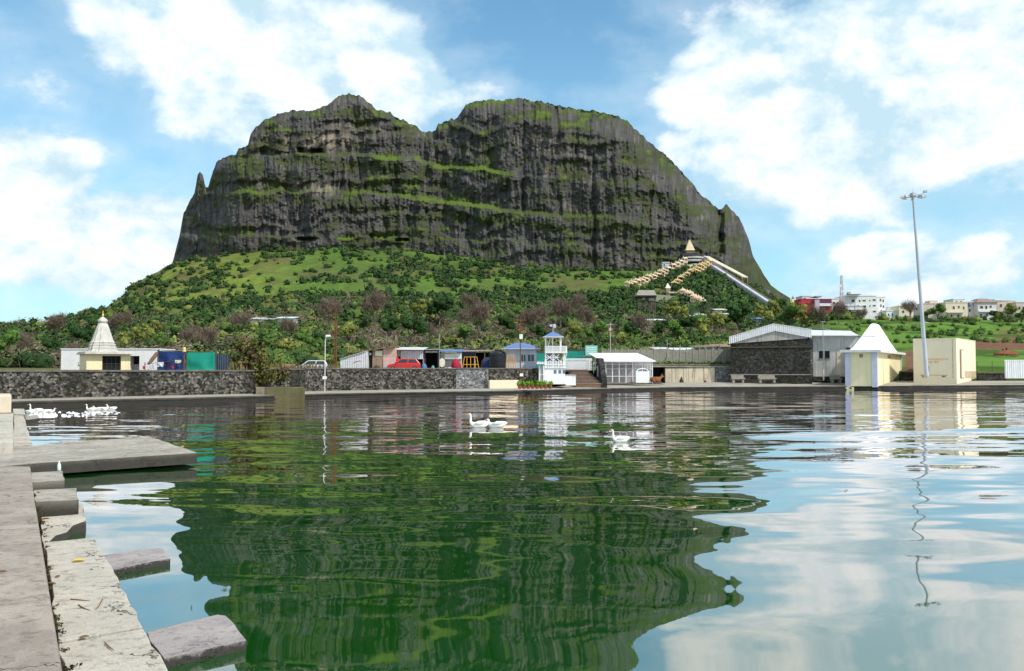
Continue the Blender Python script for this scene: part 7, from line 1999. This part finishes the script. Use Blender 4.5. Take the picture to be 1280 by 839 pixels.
KINDW = {'green': 'mid green bushy tree', 'olive': 'yellowish green tree', 'dark': 'dense dark green tree', 'bare': 'brown leafless tree'}
PROTO = {k: [make_tree(k, 100 + i * 7 + j * 31, 6.0, [6.6, 5.4][j]) for j in range(2)] for i, k in enumerate(KINDW)}
used = {k: [False, False] for k in KINDW}
TREES = [  # kind, px, y of the foot, height in picture, landmark
    ('green', 12, 452, 40, 'at the left edge beyond the stone wall'), ('bare', 28, 448, 34, 'on the left behind the long stone wall'), ('dark', 62, 454, 30, 'left of the low white building'), ('bare', 70, 428, 36, 'in front of the long white ridge house'),
    ('bare', 88, 458, 28, 'just left of the white building wall'), ('olive', 165, 446, 36, 'right behind the temple spire'), ('dark', 100, 446, 38, 'left behind the temple spire'), ('bare', 148, 424, 36, 'upslope to the right of the temple finial'),
    ('green', 205, 446, 30, 'behind the blue tarpaulin shelter'), ('olive', 190, 430, 30, 'upslope behind the white building'), ('dark', 222, 436, 26, 'upslope behind the blue shelter'), ('bare', 236, 440, 34, 'behind the blue shelter edge'),
    ('bare', 262, 448, 36, 'behind the green netting enclosure'), ('green', 330, 450, 34, 'right of the brown wall bush'), ('olive', 352, 452, 28, 'behind the red barrier board'), ('bare', 300, 420, 32, 'left of the three hillside roofs'),
    ('green', 383, 446, 34, 'behind the silver car'), ('bare', 362, 428, 30, 'below the turquoise hillside roof'), ('dark', 398, 440, 24, 'behind the lamp pole'), ('bare', 410, 416, 46, 'beside the rusty radio mast'),
    ('olive', 436, 436, 32, 'behind the whitewashed tin shed'), ('green', 448, 446, 22, 'just above the tin shed roof'), ('bare', 470, 414, 46, 'tall and pale, upslope of the board shed'), ('dark', 487, 430, 36, 'upslope of the board shed'),
    ('dark', 512, 436, 40, 'above the raised white shutter shed'), ('olive', 530, 410, 36, 'upslope of the dark open stall'), ('dark', 556, 412, 40, 'upslope of the blue roofed stall'), ('bare', 536, 432, 28, 'above the dark open stall'), ('green', 578, 432, 26, 'above the purplish stall roof'), ('olive', 570, 438, 18, 'just behind the blue stall roof'),
    ('bare', 600, 424, 46, 'behind the black ribbed tank'), ('bare', 590, 396, 30, 'high behind the black tank'), ('dark', 632, 424, 30, 'left of the blue kiosk roof'), ('bare', 664, 426, 44, 'right above the blue kiosk roof'),
    ('green', 652, 408, 24, 'upslope of the blue kiosk'), ('dark', 674, 432, 28, 'left of the lookout tower roof'), ('bare', 700, 412, 38, 'upslope of the lookout tower'), ('olive', 716, 432, 30, 'right of the lookout tower roof'), ('green', 722, 440, 16, 'just above the teal cloth fence'),
    ('bare', 733, 418, 36, 'upslope of the turquoise signboard'), ('green', 748, 432, 30, 'behind the turquoise signboard'), ('bare', 722, 396, 28, 'high above the signboard'), ('olive', 776, 438, 24, 'behind the cage house roof'), ('dark', 790, 432, 30, 'behind the white cage house'), ('bare', 800, 420, 28, 'left below the white roofed hillside shed'),
    ('dark', 822, 432, 28, 'below the long white roofed hillside shed'), ('green', 842, 434, 34, 'above the terrace roofs'), ('olive', 846, 410, 34, 'right of the lattice platform'), ('dark', 862, 430, 32, 'below the small white hillside houses'), ('olive', 888, 432, 38, 'above the brown roofed terrace shed'), ('green', 874, 418, 26, 'among the small white hillside houses'),
    ('dark', 924, 424, 46, 'behind the left end of the stone shed'), ('olive', 905, 418, 28, 'left of the stone shed gable'), ('olive', 962, 412, 36, 'behind the stone shed ridge'), ('green', 988, 412, 34, 'behind the right part of the stone shed'), ('olive', 1008, 414, 34, 'in front of the red house'), ('dark', 977, 392, 20, 'at the foot of the funicular'), ('bare', 1024, 410, 28, 'below the red house'),
    ('bare', 1048, 404, 26, 'below the telecom mast'), ('bare', 1076, 404, 20, 'below the large white apartment block'), ('bare', 1138, 403, 25, 'spreading on the ridge before the cream house'), ('green', 1172, 402, 23, 'with a broad crown on the ridge before the pinkish house'), ('green', 1160, 402, 16, 'small, left of the broad crowned ridge tree'),
    ('olive', 1262, 406, 28, 'large and greyish before the right ridge houses'), ('dark', 1242, 404, 16, 'small, left of the greyish ridge tree'), ('green', 1277, 406, 20, 'at the right edge of the ridge'),
]
from itertools import count
tk = np.linspace(122, 690, 240)
for n_, (kind, px, yf, hp, where) in enumerate(TREES):
    # the foot stands on the terrain where the picture column reaches that height
    zz = terrain_z(np.full_like(tk, px), tk, False); yy = YH - (zz - H) * F / tk
    ok = np.where(yy <= yf + 1.0)[0]; D = float(tk[ok[0]]) if len(ok) else 130.0
    if px > 1000: D = min(D, 372)
    D += 4
    zf = float(terrain_z(np.array([px]), np.array([D]))[0])
    s = hp * D / F / 6.0
    j = n_ % 2; lab = KINDW[kind] + ' ' + where
    loc = (XD(px, D), D, zf - .1)
    if not used[kind][j]:
        used[kind][j] = True; o = PROTO[kind][j]; o.location = loc; o.rotation_euler = (0, 0, n_ * 1.7); o.scale = (s,) * 3; o['label'] = lab
    else: o = dup(PROTO[kind][j], loc, n_ * 1.7, lab, s)
    o['group'] = 'trees at the foot of the mountain' if px < 1000 else 'trees on the town ridge'

def wall_bush():
    b = W(322, 492, 75.2)
    t = thing('wall_bush', 'sprawling brown and olive bush growing over the stone wall', 'bush', (b.x, b.y, 0))
    random.seed(4); mb = MB(); tips = []
    for i in range(26):
        a = random.uniform(0, 6.28); p0 = Vector((random.uniform(-.7, 1.0), .6 + random.uniform(-.3, .5), .4))
        up = Vector((random.gauss(-.35, .8), random.gauss(.2, .35), random.uniform(.9, 1.9))); L = random.uniform(1.4, 2.9)
        p1 = p0 + up.normalized() * L * .5 + Vector((0, 0, .2)); p2 = p1 + (up + Vector((random.gauss(0, .7), random.gauss(0, .4), random.uniform(-.6, .4)))).normalized() * L * .6
        mb.path([p0, p1, p2], [.035, .022, .008], 4); tips += [p1.lerp(p2, .3), p2, p1.lerp(p2, .7)]
    # limbs leaning over the top of the wall to the left
    for i in range(30):
        p0 = Vector((-.4, .8, 2.3)); p1 = p0 + Vector((random.uniform(-1.9, .5), random.uniform(-.2, .9), random.uniform(.4, 1.9))); p2 = p1 + Vector((random.uniform(-.7, .4), random.uniform(-.4, .4), random.uniform(-.2, .8)))
        mb.path([p0, p1, p2], [.03, .02, .007], 4); tips += [p1, p2, p1.lerp(p2, .5)]
    mb.build('branches', BARK, t)
    tp = np.array([tuple(q) for q in tips]); n = len(tp)
    cl = np.where(rng.random((n, 1)) < .55, np.array([[.12, .085, .045]]), np.array([[.11, .115, .028]])) * (.6 + .7 * rng.random((n, 1)))
    V, Fq, c = cards(tp, rng.uniform(.3, .66, n), cl, 46, .26, .9)
    npmesh('foliage', V, Fq, TLEAF, c, parent=t, nor=CARDN)
wall_bush()

# dry grass along the top of the left wall: nobody could count it
def wall_grass():
    ps = rng.uniform(286, 424, 900); D = wallD(ps) + rng.uniform(1.0, 6, 900); z = terrain_z(ps, D)
    X = (ps - CX) / F * D; h = rng.uniform(.3, .95, 900); a = rng.uniform(0, 3.14, 900); lean = rng.normal(size=(900, 2)) * .18
    b0 = np.stack([X, D, z - .1], 1); w = np.stack([np.cos(a), np.sin(a), a * 0], 1) * .05; tp = b0 + np.stack([lean[:, 0], lean[:, 1], h + .1], 1)
    q = np.stack([b0 - w, b0 + w, tp + w * .3, tp - w * .3], 1).reshape(-1, 3)
    c = np.repeat(np.array([[.20, .16, .07]]) * (.6 + .7 * rng.random((900, 1))), 4, 0)
    tag(npmesh('dry_grass', q, np.arange(len(q)).reshape(-1, 4), TLEAF, c), 'dry yellow grass behind the stone wall near the silver car', 'grass', kind='stuff')
wall_grass()

# ================================================================== GEESE
GW_ = mat('white_feathers', (.84, .82, .77), (.74, .72, .67), 6, .8, bm=.01)
BEAK = mat('orange_beak', (.70, .30, .06), (.6, .24, .05), 6, .5)
EYE = mat('dark_eye', (.01, .01, .01), None, 3, .2)
def goose(label, loc, rz, sc=1.0, neck=1.0, group='geese swimming on the green pond'):
    """swims toward -x: body, neck and head are one surface"""
    v = [(0, 0, .10), (.18, 0, .12), (.34, 0, .17), (.46, 0, .24), (-.18, 0, .11), (-.31, 0, .16), (-.36, 0, .25 + .03 * neck), (-.35, 0, .25 + .14 * neck), (-.35, 0, .25 + .26 * neck), (-.385, 0, .25 + .33 * neck), (-.45, 0, .24 + .325 * neck)]
    e = [(i, i + 1) for i in (0, 1, 2)] + [(0, 4)] + [(i, i + 1) for i in range(4, 10)]
    r = [(.17, .15), (.165, .14), (.10, .08), (.03, .015), (.165, .15), (.105, .10), .06, .046, .044, .056, .036]
    o = animal('goose', '', '', loc, rz, v, e, r, GW_, 2, 0, sc)
    tag(o, label, 'goose', group)
    zb = .238 + .325 * neck
    MB().frus([(-.47, -.026, zb - .022), (-.47, .026, zb - .022), (-.47, .026, zb + .024), (-.47, -.026, zb + .024)], [(-.555, -.018, zb - .03), (-.555, .018, zb - .03), (-.55, .012, zb - .01), (-.55, -.012, zb - .01)]).build('beak', BEAK, o, bevel=.006)
    for s in (-1, 1):
        MB().lathe([(.002, -.01), (.01, -.006), (.01, .006), (.002, .01)], 8, (-.41, s * .042, .262 + .33 * neck)).build('eye', EYE, o)
        w = MB().path([(-.2, s * .145, .17), (-.02, s * .172, .21), (.2, s * .14, .235), (.4, s * .05, .27)], [.03, .075, .06, .012], 8, .45); w.build('wing', GW_, o, smooth=True)
    return o
def at_water(px, py, dz=-.02): p = G(px, py, 0); return (p.x, p.y, dz)
goose('white goose with an upright neck leading the pair on the pond', at_water(599, 534.5), R(4), 1.05)
goose('white goose with a tucked neck following the other of the pair', at_water(621, 534.5), R(-6), 1.0, .35)
goose('lone white goose swimming right of the pair', at_water(775.5, 552.5), R(12), .76)
goose('white goose with raised neck by the left steps in the splashing flock', at_water(45, 515.5), R(20), .85, 1.0, 'geese splashing near the left wall')
for (px, py, rz, nk, lab) in ((38, 517, 170, .4, 'crouching white goose at the left end of the splashing flock'), (53, 516.5, 15, .4, 'white goose just right of the raised neck goose in the flock'), (62, 516, 185, .35, 'white goose facing right in the left flock, fourth from the steps'),
                              (114, 513.5, 5, .9, 'small white goose leading the farther pair near the stone wall'), (123, 513, 10, .35, 'crouched white goose in the middle of the farther group by the wall'), (130, 513, 170, .35, 'white goose facing right in the farther group by the wall'), (139.5, 512.5, 8, .7, 'rightmost white goose of the farther group by the wall')):
    goose(lab, at_water(px, py), R(rz), .74, nk, 'geese splashing near the left wall')
# white flecks on the water, painted in place of reflected sky
def glint():
    n = 220; px = rng.uniform(36, 150, n); f = (px - 36) / 114
    py = 517.5 - 3 * f + rng.normal(size=n) * (2.6 - 1.5 * f) * .8 + 1.5
    keep = rng.random(n) < (1.0 - .85 * f); px, py = px[keep], py[keep]
    mb = MB()
    for a, b in zip(px, py):
        p = G(a, b, .0); s = random.uniform(.03, .10); q = [(p.x + s * random.uniform(.8, 1.8) * math.cos(t), p.y + s * math.sin(t) * random.uniform(.8, 1.6)) for t in (0, 1.05, 2.1, 3.14, 4.2, 5.2)]
        mb.frus([(x_, y_, -.01) for x_, y_ in q], [(p.x + (x_ - p.x) * .6, p.y + (y_ - p.y) * .6, random.uniform(.01, .03)) for x_, y_ in q])
    tag(mb.build('glint', mat('white_glint', (.80, .82, .86), (.7, .73, .78), 6, .6)), 'white flecks standing for sky glints around the geese near the left steps', 'glint', kind='stuff')
glint()
